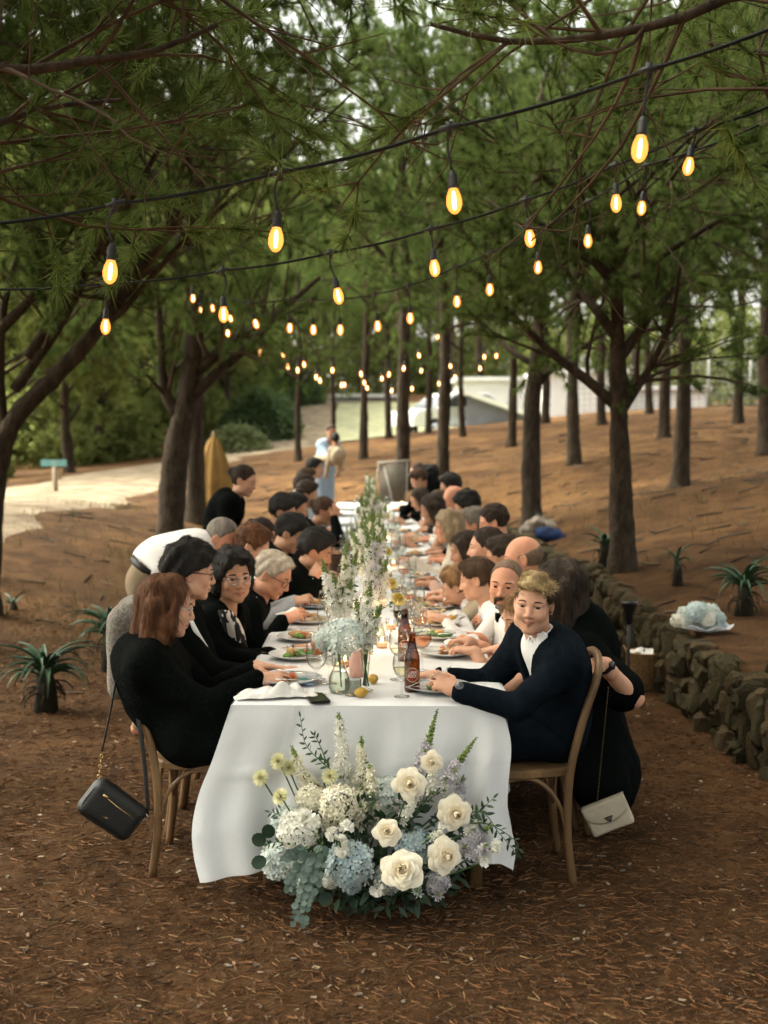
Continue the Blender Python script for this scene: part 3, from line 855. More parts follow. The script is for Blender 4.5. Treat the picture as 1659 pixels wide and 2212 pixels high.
_OFF = np.stack(np.meshgrid([0, 1], [0, 1], [0, 1], indexing='ij'), -1).reshape(8, 3)
def surf(field, vox, lo=None, hi=None, B=8):
    """Surface nets over the sparse blocks that the surface crosses -> (verts, quads)."""
    if lo is None: lo, hi = field.bbox()
    lo = np.asarray(lo, float) - 2.5 * vox; hi = np.asarray(hi, float) + 2.5 * vox
    nb = np.maximum(1, np.ceil((hi - lo) / (vox * B)).astype(int))
    bi = np.stack(np.meshgrid(*[np.arange(n) for n in nb], indexing='ij'), -1).reshape(-1, 3)
    cen = lo + (bi + .5) * vox * B
    rad = vox * B * .87
    d = field(cen, margin=rad * 1.6 + .03)
    bi = bi[np.abs(d) < rad * 1.5 + .02]
    if not len(bi): return np.zeros((0, 3)), np.zeros((0, 4), int)
    g = np.arange(B + 1)
    G = np.stack(np.meshgrid(g, g, g, indexing='ij'), -1)
    C = bi[:, None, None, None] * B + G[None]
    val = field((lo + C.reshape(-1, 3) * vox), margin=3.2 * vox + .012).reshape(len(bi), B + 1, B + 1, B + 1)
    ins = val < 0
    S = np.stack([ins[:, o[0]:B + o[0], o[1]:B + o[1], o[2]:B + o[2]] for o in _OFF], -1)
    act = S.any(-1) & ~S.all(-1)
    b, i, j, k = np.nonzero(act)
    dims = nb * B + 2
    key = lambda c: (c[:, 0] * dims[1] + c[:, 1]) * dims[2] + c[:, 2]
    gc = bi[b] * B + np.stack([i, j, k], -1)
    vv = np.stack([val[b, i + o[0], j + o[1], k + o[2]] for o in _OFF], -1)
    acc = np.zeros((len(b), 3)); cnt = np.zeros(len(b))
    for a in range(8):
        for c in range(a + 1, 8):
            if np.abs(_OFF[a] - _OFF[c]).sum() != 1: continue
            m = (vv[:, a] < 0) != (vv[:, c] < 0)
            t = vv[m, a] / (vv[m, a] - vv[m, c])
            acc[m] += _OFF[a] + t[:, None] * (_OFF[c] - _OFF[a]); cnt[m] += 1
    verts = lo + (gc + acc / cnt[:, None]) * vox
    ks = key(gc)
    order = np.argsort(ks); sk = ks[order]
    quads = []
    for ax in range(3):
        u, w = (ax + 1) % 3, (ax + 2) % 3
        e = np.eye(3, dtype=int)
        a0 = ins[:, :B, :B, :B]
        sl = [slice(0, B)] * 3; sl[ax] = slice(1, B + 1)
        a1 = ins[(slice(None), *sl)]
        b, i, j, k = np.nonzero(a0 != a1)
        c = bi[b] * B + np.stack([i, j, k], -1)
        flip = a0[b, i, j, k]
        cells = [c, c - e[u], c - e[u] - e[w], c - e[w]]
        ids = []
        ok = np.ones(len(c), bool)
        for q in cells:
            ok &= (q >= 0).all(1)
            kk = key(np.maximum(q, 0))
            pos = np.clip(np.searchsorted(sk, kk), 0, len(sk) - 1)
            ok &= sk[pos] == kk
            ids.append(order[pos])
        Q = np.stack(ids, -1)
        Q[~flip] = Q[~flip][:, ::-1]
        quads.append(Q[ok])
    return verts, np.concatenate(quads)

# ------------------------------------------------------------------ people
SKIN = {k: mat('skin_' + k, c, .55, scale=9, col2=c2, spec=.35, sss=.12, bump=.06, bscale=300) for k, c, c2 in [
    ('fair', (0.52, 0.275, 0.175), (0.60, 0.335, 0.22)), ('ruddy', (0.50, 0.225, 0.13), (0.60, 0.30, 0.19)), ('tan', (0.40, 0.20, 0.115), (0.47, 0.25, 0.15)), ('olive', (0.34, 0.175, 0.10), (0.42, 0.23, 0.14))]}
LIP = mat('lips', (0.37, 0.155, 0.105), .5, .1)
LIP_F = mat('lips_rosy', (0.38, 0.125, 0.095), .45, .1)
MOUTH = mat('mouth_line', (0.13, 0.045, 0.032), .6, .1)
EYEW = mat('eye_white', (0.42, 0.37, 0.33), .25, .05)
IRIS = mat('iris', (0.035, 0.022, 0.015), .15, .1)
IRIS_B = mat('iris_blue', (0.03, 0.04, 0.045), .15, .1)
def hairmat(n, c, c2):
    return mat('hair_' + n, c, .62, scale=26, col2=c2, spec=.22, bump=.6, bscale=90, stretch=(1, 1, .22), detail=6)
HAIR = {'black': hairmat('black', (0.006, 0.006, 0.006), (0.022, 0.018, 0.015)), 'dark': hairmat('dark_brown', (0.010, 0.007, 0.005), (0.045, 0.028, 0.017)),
        'brown': hairmat('brown', (0.025, 0.014, 0.008), (0.09, 0.05, 0.026)), 'red': hairmat('auburn', (0.035, 0.013, 0.005), (0.15, 0.062, 0.024)),
        'light': hairmat('light_brown', (0.12, 0.06, 0.025), (0.32, 0.18, 0.08)), 'blond': hairmat('blond', (0.20, 0.125, 0.050), (0.56, 0.42, 0.22)),
        'grey': hairmat('grey', (0.07, 0.06, 0.05), (0.22, 0.19, 0.16)), 'white': hairmat('silver', (0.40, 0.33, 0.25), (0.62, 0.54, 0.43)), 'ash': hairmat('ash_blond', (0.16, 0.115, 0.065), (0.38, 0.29, 0.18)),
        'stubble': mat('cropped_hair', (0.085, 0.055, 0.036), .7, scale=60, col2=(0.20, 0.13, 0.085), detail=6)}
def cloth(n, c, var=.18, **k):
    return mat('cloth_' + n, c, k.pop('rough', .9), var, k.pop('scale', 5), spec=.05 if max(c) < .03 else .12, bump=k.pop('bump', .35), bscale=k.pop('bscale', 180), sheen=k.pop('sheen', 0.0), **k)
CL = {'black': cloth('black', (0.0016, 0.0026, 0.0022)), 'blackknit': cloth('black_knit', (0.0020, 0.0032, 0.0027), .5, scale=60, bump=.8, bscale=120), 'navy': cloth('navy', (0.0036, 0.0064, 0.0100), .35, scale=30),
      'white': cloth('white', (0.74, 0.73, 0.71), .05), 'cream': cloth('cream', (0.60, 0.53, 0.44), .1, bump=.7, bscale=90), 'greywhite': cloth('pale_grey', (0.45, 0.46, 0.47), .08), 'beige': cloth('beige', (0.36, 0.29, 0.20), .1),
      'khaki': cloth('khaki', (0.22, 0.17, 0.11)), 'lightblue': cloth('light_blue', (0.36, 0.48, 0.62), .08), 'bluegrey': cloth('blue_grey', (0.24, 0.29, 0.38), .12), 'charcoal': cloth('charcoal', (0.022, 0.022, 0.022)),
      'darkgreen': cloth('dark_green', (0.015, 0.03, 0.022)), 'blush': cloth('blush', (0.52, 0.34, 0.27)), 'grey': cloth('mid_grey', (0.13, 0.13, 0.13)), 'denim': cloth('denim', (0.03, 0.05, 0.09), .3)}
METAL = mat('steel', (0.55, 0.55, 0.56), .22, .05, metal=1.0)
GOLD = mat('gold', (0.70, 0.48, 0.20), .28, .05, metal=1.0)
BLACKP = mat('black_plastic', (0.008, 0.008, 0.009), .3, .1, spec=.5)
LENS = thin_glass('lens_glass', (.95, .95, .95), 1.25)

def ik(S, W, a, b, hint):
    d = W - S
    L = np.linalg.norm(d)
    if L > (a + b) * .995:
        k = min(1.16, L / ((a + b) * .995)); a, b = a * k, b * k
        if L > (a + b) * .995:
            W = S + d / L * (a + b) * .99; d = W - S; L = np.linalg.norm(d)
    u = d / L
    x = (a * a - b * b + L * L) / (2 * L)
    h = math.sqrt(max(1e-5, a * a - x * x))
    n = hint - u * (hint @ u); n = nrm(n)
    return S + u * x + n * h, W

def hand_prims(F, W, fwd, back, side, k, curl=.55, spread=1.0, sc=1.0):
    """Hand at wrist W; fwd = towards the fingers, back = the back of the hand, side = +1 if the thumb lies on cross(back, fwd)."""
    x = nrm(fwd); z = nrm(back - x * (back @ x)); y = np.cross(z, x) * side
    pt = lambda a, b, c: W + (x * a + y * b + z * c) * sc
    F.cone(pt(-.02, 0, 0), pt(.03, 0, 0), .026 * sc, .030 * sc, k, ax=z, fl=.7)
    F.cone(pt(.03, .012, 0), pt(.082, .016, .002), .026 * sc, .020 * sc, .015 * sc, ax=z, fl=.6)
    F.cone(pt(.03, -.012, 0), pt(.078, -.018, .0), .026 * sc, .019 * sc, .015 * sc, ax=z, fl=.6)
    for i, (b, ln, st) in enumerate([(.031, .074, .087), (.011, .082, .091), (-.010, .076, .088), (-.029, .060, .080)]):
        p = pt(st - .012, b, .003)
        ang, cu = -.12 - .1 * i * curl, curl * (1 + .1 * i)
        r = .0098 - .0006 * i
        for j, f in enumerate((.46, .30, .24)):
            d = x * math.cos(ang) + z * math.sin(ang) + y * (.10 * spread * (1.5 - i) if j == 0 else 0)
            q = p + nrm(d) * ln * f * sc
            F.cone(p, q, r * sc, (r - .0009) * sc, .006 * sc if j == 0 else .003)
            p = q; r -= .0009; ang -= cu
    p = pt(.018, .024, -.006)
    q = p + (x * .62 + y * .62 - z * .25) * .042 * sc
    F.cone(p, q, .015 * sc, .0115 * sc, .012 * sc)
    q2 = q + (x * .88 + y * .22 - z * .35) * .030 * sc
    F.cone(q, q2, .0112 * sc, .010 * sc, .004)
    F.cone(q2, q2 + (x * .9 - y * .05 - z * .35) * .024 * sc, .010 * sc, .008 * sc, .003)

def head_prims(F, H, M, hs, male, age=0, smile=0.0, grp_k=.0):
    w = lambda a, b, c: H + M @ (np.array([a, b, c]) * hs)
    r = lambda *a: np.array(a) * hs
    jw = 1.0 if male else .9
    F.ell(w(-.014, 0, .026), r(.097, .076, .091), M, .0)
    F.ell(w(.030, 0, -.022), r(.062, .064, .085), M, .03 * hs)
    F.ell(w(.034, 0, -.074), r(.045, .050 * jw, .036), M, .03 * hs)
    F.ell(w(.072, 0, -.101), r(.017, .024 * jw, .016), M, .022 * hs)
    for s in (-1, 1):
        F.ell(w(.012, s * .057 * jw, -.068), r(.028, .014, .026), M, .03 * hs)
        F.ell(w(.060, s * .040, -.028), r(.022, .024, .022), M, .022 * hs)
        F.cone(w(.084, s * .010, .021), w(.070, s * .048, .022), .0085 * hs, .008 * hs, .014 * hs)
        F.ell(w(.094, s * .032, .002), r(.014, .018, .012), M, .012 * hs, 's')
    F.cone(w(.086, 0, .012), w(.106, 0, -.030), .0075 * hs, .0105 * hs, .010 * hs)
    F.ell(w(.101, 0, -.034), r(.011, .012, .009), M, .008 * hs)
    for s in (-1, 1):
        F.ell(w(.094, s * .0135, -.036), r(.010, .007, .0075), M, .006 * hs)
        F.ell(w(.0775, s * .0325, .0125), r(.0142, .0190, .0060), M, .004 * hs)
        F.ell(w(.0765, s * .0325, -.0085), r(.0135, .0180, .0048), M, .006 * hs)
        F.ell(w(-.010, s * .078, -.006), r(.019, .0065, .033), M @ np.array(Matrix.Rotation(-s * .35, 3, 'Z')), .006 * hs)
        F.ell(w(-.004, s * .0845, -.002), r(.009, .0055, .018), M, .005 * hs, 's')
        if smile:
            F.ell(w(.072, s * .036, -.036), r(.017, .015, .016), M, .02 * hs)
    mz = .006 * smile
    for s in (-1, 1):
        F.cone(w(.0915, 0, -.0590), w(.076, s * .027, -.0620 + mz), .0052 * hs, .0030 * hs, .008 * hs)
        F.cone(w(.0900, 0, -.0700), w(.076, s * .024, -.0665 + mz), .0062 * hs, .0030 * hs, .008 * hs)
        F.cone(w(.0995, 0, -.0645), w(.0855, s * (.031 + .004 * smile), -.0635 + mz * 1.5), .0020 * hs, .0020 * hs, .003 * hs, 's')
        F.ell(w(.088, s * .0045, -.050), r(.006, .0035, .007), M, .006 * hs)

def hair_field(style, H, M, hs, seed, length=None):
    F = Field()
    w = lambda a, b, c: H + M @ (np.array([a, b, c]) * hs)
    r = lambda *a: np.array(a) * hs
    front = M @ nrm(np.array([.84, 0, -.54]))
    def plane(n_loc, c):
        n = M @ nrm(np.array(n_loc)); return n, c * hs + H @ n
    jg = .003 * hs
    def ears():
        for s in (-1, 1): F.ell(w(.004, s * .088, -.012), r(.026, .024, .036), M, .004 * hs, 's')
    if style == 'crop':
        F.ell(w(-.014, 0, .026), r(.1015, .0805, .0945), M, 0)
        F.half(*plane((.90, 0, -.44), .004), jag=jg); F.half(*plane((.1, 0, -1), .045)); ears()
    elif style == 'rim':
        F.ell(w(-.014, 0, .022), r(.104, .083, .092), M, 0)
        F.half(*plane((.95, 0, -.3), .022)); F.half(*plane((.30, 0, 1), .030), k=.02, jag=jg); F.half(*plane((.1, 0, -1), .045)); ears()
    elif style == 'thin':
        F.ell(w(-.016, 0, .029), r(.105, .085, .097), M, 0); F.ell(w(.02, 0, .09), r(.06, .058, .028), M, .02 * hs)
        F.half(*plane((.86, 0, -.5), .016), jag=jg); F.half(*plane((.1, 0, -1), .05), jag=jg); ears(); F.noise(.006 * hs, 100 / hs, seed)
    elif style == 'quiff':
        F.ell(w(-.018, 0, .024), r(.099, .0815, .094), M, 0)
        F.ell(w(-.010, .0, .088), r(.080, .062, .040), M, .02 * hs)
        F.half(*plane((.86, 0, -.5), .020), jag=jg); F.half(*plane((.1, 0, -1), .04)); ears()
        for i, (b0, a0, c0, a1, b1, c1, rr) in enumerate([(-.050, .035, .106, .082, .030, .092, .018), (-.042, .005, .118, .070, .052, .096, .020), (-.055, .060, .090, .095, -.005, .074, .013), (-.030, -.03, .122, .035, .066, .098, .020), (-.052, .045, .084, .090, .040, .080, .014), (-.05, .03, .098, .060, .068, .074, .013), (-.01, -.06, .116, .0, .072, .088, .018)]):
            mid = w((a0 + a1) / 2 + .010, (b0 + b1) / 2, (c0 + c1) / 2 + .014)
            F.cone(w(a0, b0, c0), mid, rr * hs, rr * hs, .010 * hs); F.cone(mid, w(a1, b1, c1), rr * hs, rr * .45 * hs, .006 * hs)
        F.noise(.0028 * hs, 190 / hs, seed, (.35, 1.6, 1.0), M)
    elif style in ('short', 'curly', 'slick', 'wavy', 'boy'):
        a = {'short': .012, 'curly': .024, 'slick': .008, 'wavy': .020, 'boy': .011}[style]
        F.ell(w(-.017, 0, .030 + a * .4), r(.098 + a, .077 + a * .75, .092 + a), M, 0)
        if style != 'slick': F.ell(w(.040, 0, .098), r(.045, .055, .022 + a * .5), M, .025 * hs)
        F.half(*plane((.86, 0, -.5), .027), jag=jg); F.half(*plane((.12, 0, -1), .052), k=.02, jag=jg); ears()
        F.noise((.012 if style == 'curly' else .010 if style == 'wavy' else .0055) * hs, (75 if style in ('curly', 'wavy') else 130) / hs, seed, (1, 1, 1) if style == 'curly' else (.5, 1.3, 1), M)
    elif style == 'bigcurl':
        F.ell(w(-.024, 0, .036), r(.122, .112, .112), M, 0)
        F.ell(w(.045, 0, .088), r(.055, .070, .036), M, .02 * hs)
        F.ell(w(-.05, 0, -.05), r(.075, .098, .075), M, .04 * hs)
        for s in (-1, 1): F.ell(w(.004, s * .082, -.02), r(.036, .026, .075), M, .02 * hs)
        F.half(*plane((.90, 0, -.43), .036), jag=jg); F.noise(.013 * hs, 62 / hs, seed); F.noise(.004 * hs, 160 / hs, seed + 1)
    elif style in ('bun', 'updo', 'pony'):
        F.ell(w(-.016, 0, .030), r(.104, .083, .097), M, 0)
        F.half(*plane((.87, 0, -.48), .024), jag=jg); F.half(*plane((.1, 0, -1), .06)); ears()
        if style == 'bun': F.ell(w(-.115, 0, .035), r(.036, .040, .038), M, .01 * hs)
        elif style == 'updo': F.ell(w(-.095, 0, .0), r(.045, .052, .050), M, .02 * hs)
        else:
            F.ell(w(-.105, 0, .05), r(.028, .026, .028), M, .01 * hs); F.cone(w(-.115, 0, .03), w(-.125, 0, -.17), .026 * hs, .010 * hs, .015 * hs)
        F.noise(.0028 * hs, 130 / hs, seed, (.5, 1.6, 1.0), M)
    elif style in ('long', 'bob'):
        L = (length or (.17 if style == 'bob' else .30))
        F.ell(w(-.018, 0, .030), r(.110, .088, .100), M, 0)
        F.half(*plane((.87, 0, -.48), .026))
        for s in (-1, 1):
            F.cone(w(.030, s * .066, .060), w(.012, s * .090, -.055), .016 * hs, .028 * hs, .02 * hs)
            F.cone(w(.008, s * .090, -.05), w(-.005, s * .092, -L), .028 * hs, .022 * hs, .025 * hs)
            F.cone(w(-.055, s * .070, .0), w(-.060, s * .068, -L - .01), .040 * hs, .030 * hs, .03 * hs)
        F.cone(w(-.075, 0, .02), w(-.085, 0, -L - .02), .055 * hs, .040 * hs, .03 * hs)
        F.noise(.0055 * hs, 85 / hs, seed, (1.0, 1.0, .22), M); F.noise(.0025 * hs, 210 / hs, seed + 1, (1.0, 1.0, .15), M)
    return F

def add_mesh(name, parts, mats, parent, mi=None):
    mb = MB()
    for i, (v, f) in enumerate(parts):
        if len(f): mb.add(v, f)
    me = mb.mesh(name, mats)
    if mi is not None:
        me.polygons.foreach_set('material_index', mi(np.concatenate([p[0] for p in parts if len(p[1])]), me).astype(np.int32))
    return link(name, me, parent)

def strands(hm, H, M, hs, style, n, seed):
    """Thin ribbons lying along the hair, so that it has strands and a soft outline."""
    v, f = hm
    if not len(f) or style in ('crop', 'rim'): return np.zeros((0, 3)), np.zeros((0, 4), int)
    r = np.random.default_rng(seed)
    f = f[r.integers(0, len(f), n)]
    a, b, c, d = (v[f[:, k]] for k in range(4))
    p = (a + b + c + d) / 4
    nn = np.cross(c - a, d - b); nn /= np.linalg.norm(nn, axis=1)[:, None] + 1e-12
    long_ = style in ('long', 'bob', 'pony')
    crown = H + M @ (np.array([-.055, .02, .125]) * hs)
    fl = p - crown
    if long_: fl = fl / (np.linalg.norm(fl, axis=1)[:, None] + 1e-9) * .35 + np.array([0, 0, -1.0])
    elif style == 'quiff': fl = np.repeat((M @ np.array([.55, .75, .1]))[None], n, 0) + .15 * fl / (np.linalg.norm(fl, axis=1)[:, None] + 1e-9)
    elif style in ('bun', 'updo', 'slick'): fl = (H + M @ (np.array([-.11, 0, .02]) * hs)) - p
    curly = style in ('curly', 'bigcurl', 'wavy')
    fl = fl / (np.linalg.norm(fl, axis=1)[:, None] + 1e-9) + r.normal(0, .9 if curly else .10 if style == 'quiff' else .2, p.shape)
    t = fl - nn * (fl * nn).sum(1)[:, None]; t /= np.linalg.norm(t, axis=1)[:, None] + 1e-9
    L = (r.uniform(.03, .075, n) if long_ else r.uniform(.025, .045, n) if style == 'quiff' else r.uniform(.012, .03, n) if not curly else r.uniform(.010, .026, n))[:, None] * hs
    s = np.cross(nn, t) * (r.uniform(.0006, .0013, n)[:, None]) * hs * (1 if n > 1500 else 1.7)
    lift = r.uniform(.0003, .0025 if style == 'quiff' else .004, n)[:, None] * hs * (1.6 if curly else 1)
    side = np.cross(nn, t) * (r.normal(0, .25, n)[:, None] * L)
    p0 = p - nn * .001; p1 = p + t * L * .5 + nn * (lift * .8) + side * .3; p2 = p + t * L + nn * (lift * (.9 if curly else .3) - L * L / .22) + side
    V = np.stack([p0 - s, p0 + s, p1 + s, p1 - s, p2 + s * .3, p2 - s * .3], 1).reshape(-1, 3)
    k = np.arange(n)[:, None] * 6
    return V, np.concatenate([k + np.array([[0, 1, 2, 3]]), k + np.array([[3, 2, 4, 5]])])

SEATS = []      # (root, hip x, y, facing, descriptor) for chairs and table settings
def person(label, head, look, facing=0.0, roll=0.0, sex='m', skin='fair', hair=('short', 'dark'), top=('black', 'long', .02), bottom='black', hands=None, tier=1, hs=1.0, build=1.0,
           stand=False, hipdx=.16, hip=None, ground=0.0, desc='', smile=0.0, seat=True, extras=None, skirt=False, curl=.6, elbow=None, shoulders=None, twist=0.0, hair_len=None, eyes=None):
    """head: centre of the head in the scene; look: direction the face points; facing: angle of the body about z (0 = +x)."""
    H = np.asarray(head, float)
    vb, vh, vc, vk = [(.021, .0047, .0105, .0050), (.028, .0074, .017, .0070), (.036, .0110, .025, .0105)][tier]
    Fw = np.array([math.cos(facing), math.sin(facing), 0]); Lt = np.array([-Fw[1], Fw[0], 0]); Z = np.array([0, 0, 1.0])
    X = nrm(look); Y = nrm(np.cross(Z, X)); Zh = np.cross(X, Y)
    cr, sr = math.cos(roll), math.sin(roll)
    M = np.stack([X, Y * cr + Zh * sr, Zh * cr - Y * sr], 1)
    neck_top = H + M @ (np.array([-.022, 0, -.075]) * hs)
    N = neck_top - (Fw * .035 + Z * .085) * hs + (np.array([0, 0, 0]))
    hz = (.56 if not stand else .92 * hs) + ground
    if hip is None:
        hip = np.array([N[0], N[1], 0]) - Fw * hipdx; hip[2] = hz
        if not stand:
            hip[0] = math.copysign(np.clip(abs(hip[0]), .58, .715), hip[0]); hip[1] = max(hip[1], 4.80)
    P = np.asarray(hip, float)
    O = np.array([P[0], P[1], ground])
    T = nrm(N - P); A = nrm(Fw - T * (Fw @ T))
    Lt2 = np.cross(T, A)
    if twist:
        c, s = math.cos(twist), math.sin(twist); A, Lt2 = A * c + Lt2 * s, Lt2 * c - A * s
    FR = np.stack([A, Lt2, T], 1)
    tl = np.linalg.norm(N - P)
    sag = max(0, .50 - tl) * .35
    Cc = P + T * tl * .70 - A * (.025 + sag); Wc = P + T * tl * .36 - A * (.03 + sag)
    sw = (.175 if sex == 'm' else .148) * build * hs
    if shoulders: sw = shoulders
    S = [N - T * .055 * hs - A * .015 + Lt2 * s * sw for s in (-1, 1)]          # right, left
    b = build
    # arms
    if hands is None: hands = [None, None]
    arms = []
    for i, s in enumerate((-1, 1)):
        hd = hands[i]
        if hd is None:
            Wt = S[i] * 0 + np.array([N[0], N[1], 0]) + Fw * .30 + Lt * s * .13 + Z * .79
            d, back = Fw - Z * .15 - Lt * s * .25, Z
        else:
            Wt = np.asarray(hd[0], float); d = nrm(hd[1]) if len(hd) > 1 and hd[1] is not None else Fw - Z * .1; back = np.asarray(hd[2], float) if len(hd) > 2 else Z
        hint = (-Z * .9 + Lt * s * .55 - Fw * .35) if not elbow or elbow[i] is None else np.asarray(elbow[i], float)
        E, Wt = ik(S[i], Wt, .285 * hs, .25 * hs, hint)
        arms.append((E, Wt, d, back))
    def torso(F, t, legs=True):
        g = t
        F.ell(P + T * (.03 if not (stand and legs is None) else .10), np.array([.112, .165, .13 if not (stand and legs is None) else .09]) * b + g, FR, 0)
        F.ell(Wc, np.array([.100, .142 if sex == 'm' else .128, .17]) * b + g, FR, .05)
        F.ell(Cc, np.array([.108, .158 if sex == 'm' else .135, .17]) * b + g, FR, .06)
        F.cone(S[0] + Lt2 * .03, S[1] - Lt2 * .03, .058 * b + g, .058 * b + g, .06)
        F.cone(N - T * .02, S[0], .045 * b + g, .05 * b + g, .04); F.cone(N - T * .02, S[1], .045 * b + g, .05 * b + g, .04)
        if sex == 'f':
            for s in (-1, 1): F.ell(Cc + A * .085 + Lt2 * s * .062 - T * .01, np.array([.055, .058, .058]) * b + g * .7, FR, .03)
    def legs(F, t, k=.04, ankle=True):
        for s in (-1, 1):
            hp = P + Lt * s * .085
            if stand:
                kn = np.array([hp[0], hp[1], ground + .48 * hs]) + Fw * .02; an = np.array([hp[0], hp[1], ground + .07]) - Fw * .03
            else:
                kn = hp + Fw * .42 + Lt * s * .03; kn[2] = ground + .53; an = kn + Fw * .03; an[2] = ground + .08
            F.cone(hp, kn, .082 * b + t, .058 + t, k); F.cone(kn, an, .056 + t, .040 + t, .03)
            if ankle: F.cone(an - Z * .03 - Fw * .03, an + Fw * .15 - Z * .05, .036, .030, .02)
    # ---- skin
    B = Field()
    torso(B, -.012); legs(B, -.008)
    B.cone(N - T * .06, neck_top + M @ np.array([0, 0, .03]), (.060 if sex == 'm' else .047) * hs, (.053 if sex == 'm' else .044) * hs, .03)
    for i in range(2):
        E, Wt, d, back = arms[i]
        B.cone(S[i], E, .046 * b, .038 * b, .03); B.cone(E, Wt, .040 * b, .027 * b, .012)
    body = [surf(B, vb)]
    HF = Field()
    head_prims(HF, H, M, hs, sex == 'm', smile=smile)
    HF.cone(N - T * .03, neck_top + M @ np.array([0, 0, .03]), (.060 if sex == 'm' else .047) * hs, (.053 if sex == 'm' else .044) * hs, .022)
    hv = surf(HF, vh)
    body.append(hv)
    nb, nh = len(body[0][0]), len(hv[0])
    for i in range(2):
        E, Wt, d, back = arms[i]
        G = Field()
        fa = nrm(Wt - E)
        G.cone(Wt - fa * .06, Wt, .0315 * b, .026 * b, 0)
        c = hands[i][3] if hands[i] is not None and len(hands[i]) > 3 else curl
        hand_prims(G, Wt, nrm(nrm(d) * .75 + fa * .25), back, (1 if i == 0 else -1), .012, c, sc=hs * (1.0 if sex == 'm' else .93))
        body.append(surf(G, vk))
    def lips(v, me):
        n = len(me.polygons)
        c = np.empty(n * 3, np.float32); me.polygons.foreach_get('center', c); c = c.reshape(-1, 3)
        q = (c + O - H) @ M / hs
        m = (q[:, 0] > .072) & (np.abs(q[:, 1]) < .0245) & (q[:, 2] > -.0728 + .25 * np.abs(q[:, 1])) & (q[:, 2] < -.0588 - .12 * np.abs(q[:, 1]) + .25 * smile * np.abs(q[:, 1]))
        return m.astype(int)
    body = [(v - O, f) for v, f in body if len(f)]
    add = lambda name, parts, mats, par, mi=None: add_mesh(name, [(v - O, f) for v, f in parts], mats, par, mi)
    root = add_mesh('person', body, [SKIN[skin], LIP if sex == 'm' else LIP_F], None, lips)
    root.location = O
    tag(root, label, 'person', 'guests seated along the table' if not stand else None)
    # ---- eyes and brows
    w = lambda a, b_, c: H + M @ (np.array([a, b_, c]) * hs)
    if tier < 2:
        n = 14
        for s in (-1, 1):
            mb = MB()
            th = np.linspace(0, math.pi, 9); ph = np.arange(n) * 2 * math.pi / n
            U = np.stack([np.cos(th)[:, None] + 0 * ph, np.sin(th)[:, None] * np.cos(ph), np.sin(th)[:, None] * np.sin(ph)], -1) * .0128 * hs
            c = w(.0730, s * .0320, .0025) - O
            Q = U @ M.T + c
            i0 = (np.arange(8) * n)[:, None] + np.arange(n); i1 = (np.arange(8) * n)[:, None] + (np.arange(n) + 1) % n
            fq = np.stack([i0, i1, i1 + n, i0 + n], -1)
            mb.add(Q.reshape(-1, 3), fq[2:].reshape(-1, 4), 0)
            mb.add(Q.reshape(-1, 3), fq[:2].reshape(-1, 4), 1)
            mb.build('eye', [EYEW, eyes or IRIS], root)
            bc = HAIR[hair[1]] if hair[1] in ('black', 'dark', 'brown', 'grey') else HAIR['brown']
            pts = [w(.090, s * .014, .0215), w(.0905, s * .026, .0270), w(.082, s * .044, .0255), w(.072, s * .053, .019)]
            MB().tube(smooth_curve(pts, 9) - O, [.0022 * hs, .0034 * hs, .0040 * hs, .0040 * hs, .0038 * hs, .0034 * hs, .003 * hs, .0025 * hs, .002 * hs, .0015 * hs][:len(smooth_curve(pts, 9))], 6, flat=.8).build('eyebrow', bc, root)
        sm = [w(.0845, -.027 - .004 * smile, -.0635 + .007 * smile), w(.0915, -.014, -.0645 + .0015 * smile), w(.0945, 0, -.0648), w(.0915, .014, -.0645 + .0015 * smile), w(.0845, .027 + .004 * smile, -.0635 + .007 * smile)]
        MB().tube(smooth_curve(sm, 12) - O, .0014 * hs, 5, flat=.8).build('mouth', MOUTH, root)
    # ---- hair
    seed = abs(hash(label)) % 9999 if False else sum(map(ord, label)) % 9999
    def two_tone(v, me):
        c = np.empty(len(me.polygons) * 3, np.float32); me.polygons.foreach_get('center', c)
        q = (c.reshape(-1, 3) + O - H) @ M / hs
        return (q[:, 2] + .25 * q[:, 0] + .006 * wob(q, 60, 3) < .066).astype(int)
    if hair[0]:
        hm = surf(hair_field(hair[0], H, M, hs, seed, hair_len), vh * 1.25)
        add('hair', [hm, strands(hm, H, M, hs, hair[0], (3300, 1100, 200)[tier], seed)], HAIR[hair[1]] if hair[0] != 'quiff' else [HAIR[hair[1]], HAIR['brown']], root, None if hair[0] != 'quiff' else two_tone)
    # ---- clothes
    cm, sl, t = top
    C = Field()
    torso(C, t, None if not skirt else True)
    for i in range(2):
        E, Wt, d, back = arms[i]
        if sl == 'long':
            q = Wt - nrm(Wt - E) * .015
            C.cone(S[i], E, .049 * b + t * .9, .041 * b + t * .7, .04); C.cone(E, q, .042 * b + t * .7, .029 * b + t * .55, .02)
        elif sl == 'short':
            q = S[i] + (E - S[i]) * .80
            C.cone(S[i], q, .056 * b + t, .054 * b + t, .04)
        elif sl == 'three':
            q = E + (Wt - E) * .45
            C.cone(S[i], E, .052 * b + t, .044 * b + t, .04); C.cone(E, q, .044 * b + t, .038 * b + t, .02)
    if skirt: legs(C, .035, .06, False)
    for a_, b_, ra, rb in (extras or {}).get('drape', []): C.cone(np.asarray(a_), np.asarray(b_), ra, rb, .08)
    nn = nrm(T * .9 - A * (.35 if sex == 'm' else .6))
    if sl == 'none':
        C.cone(S[0] - Lt2 * .10 + T * .1, S[0] - Lt2 * .02 - T * .04, .08, .08, .02, 's'); C.cone(S[1] + Lt2 * .10 + T * .1, S[1] + Lt2 * .02 - T * .04, .08, .08, .02, 's')
    C.cone(N + T * .03 + A * .06, N + T * .14 + A * .13, (.052 if sex == 'm' else .064) * hs, .10, .01, 's')
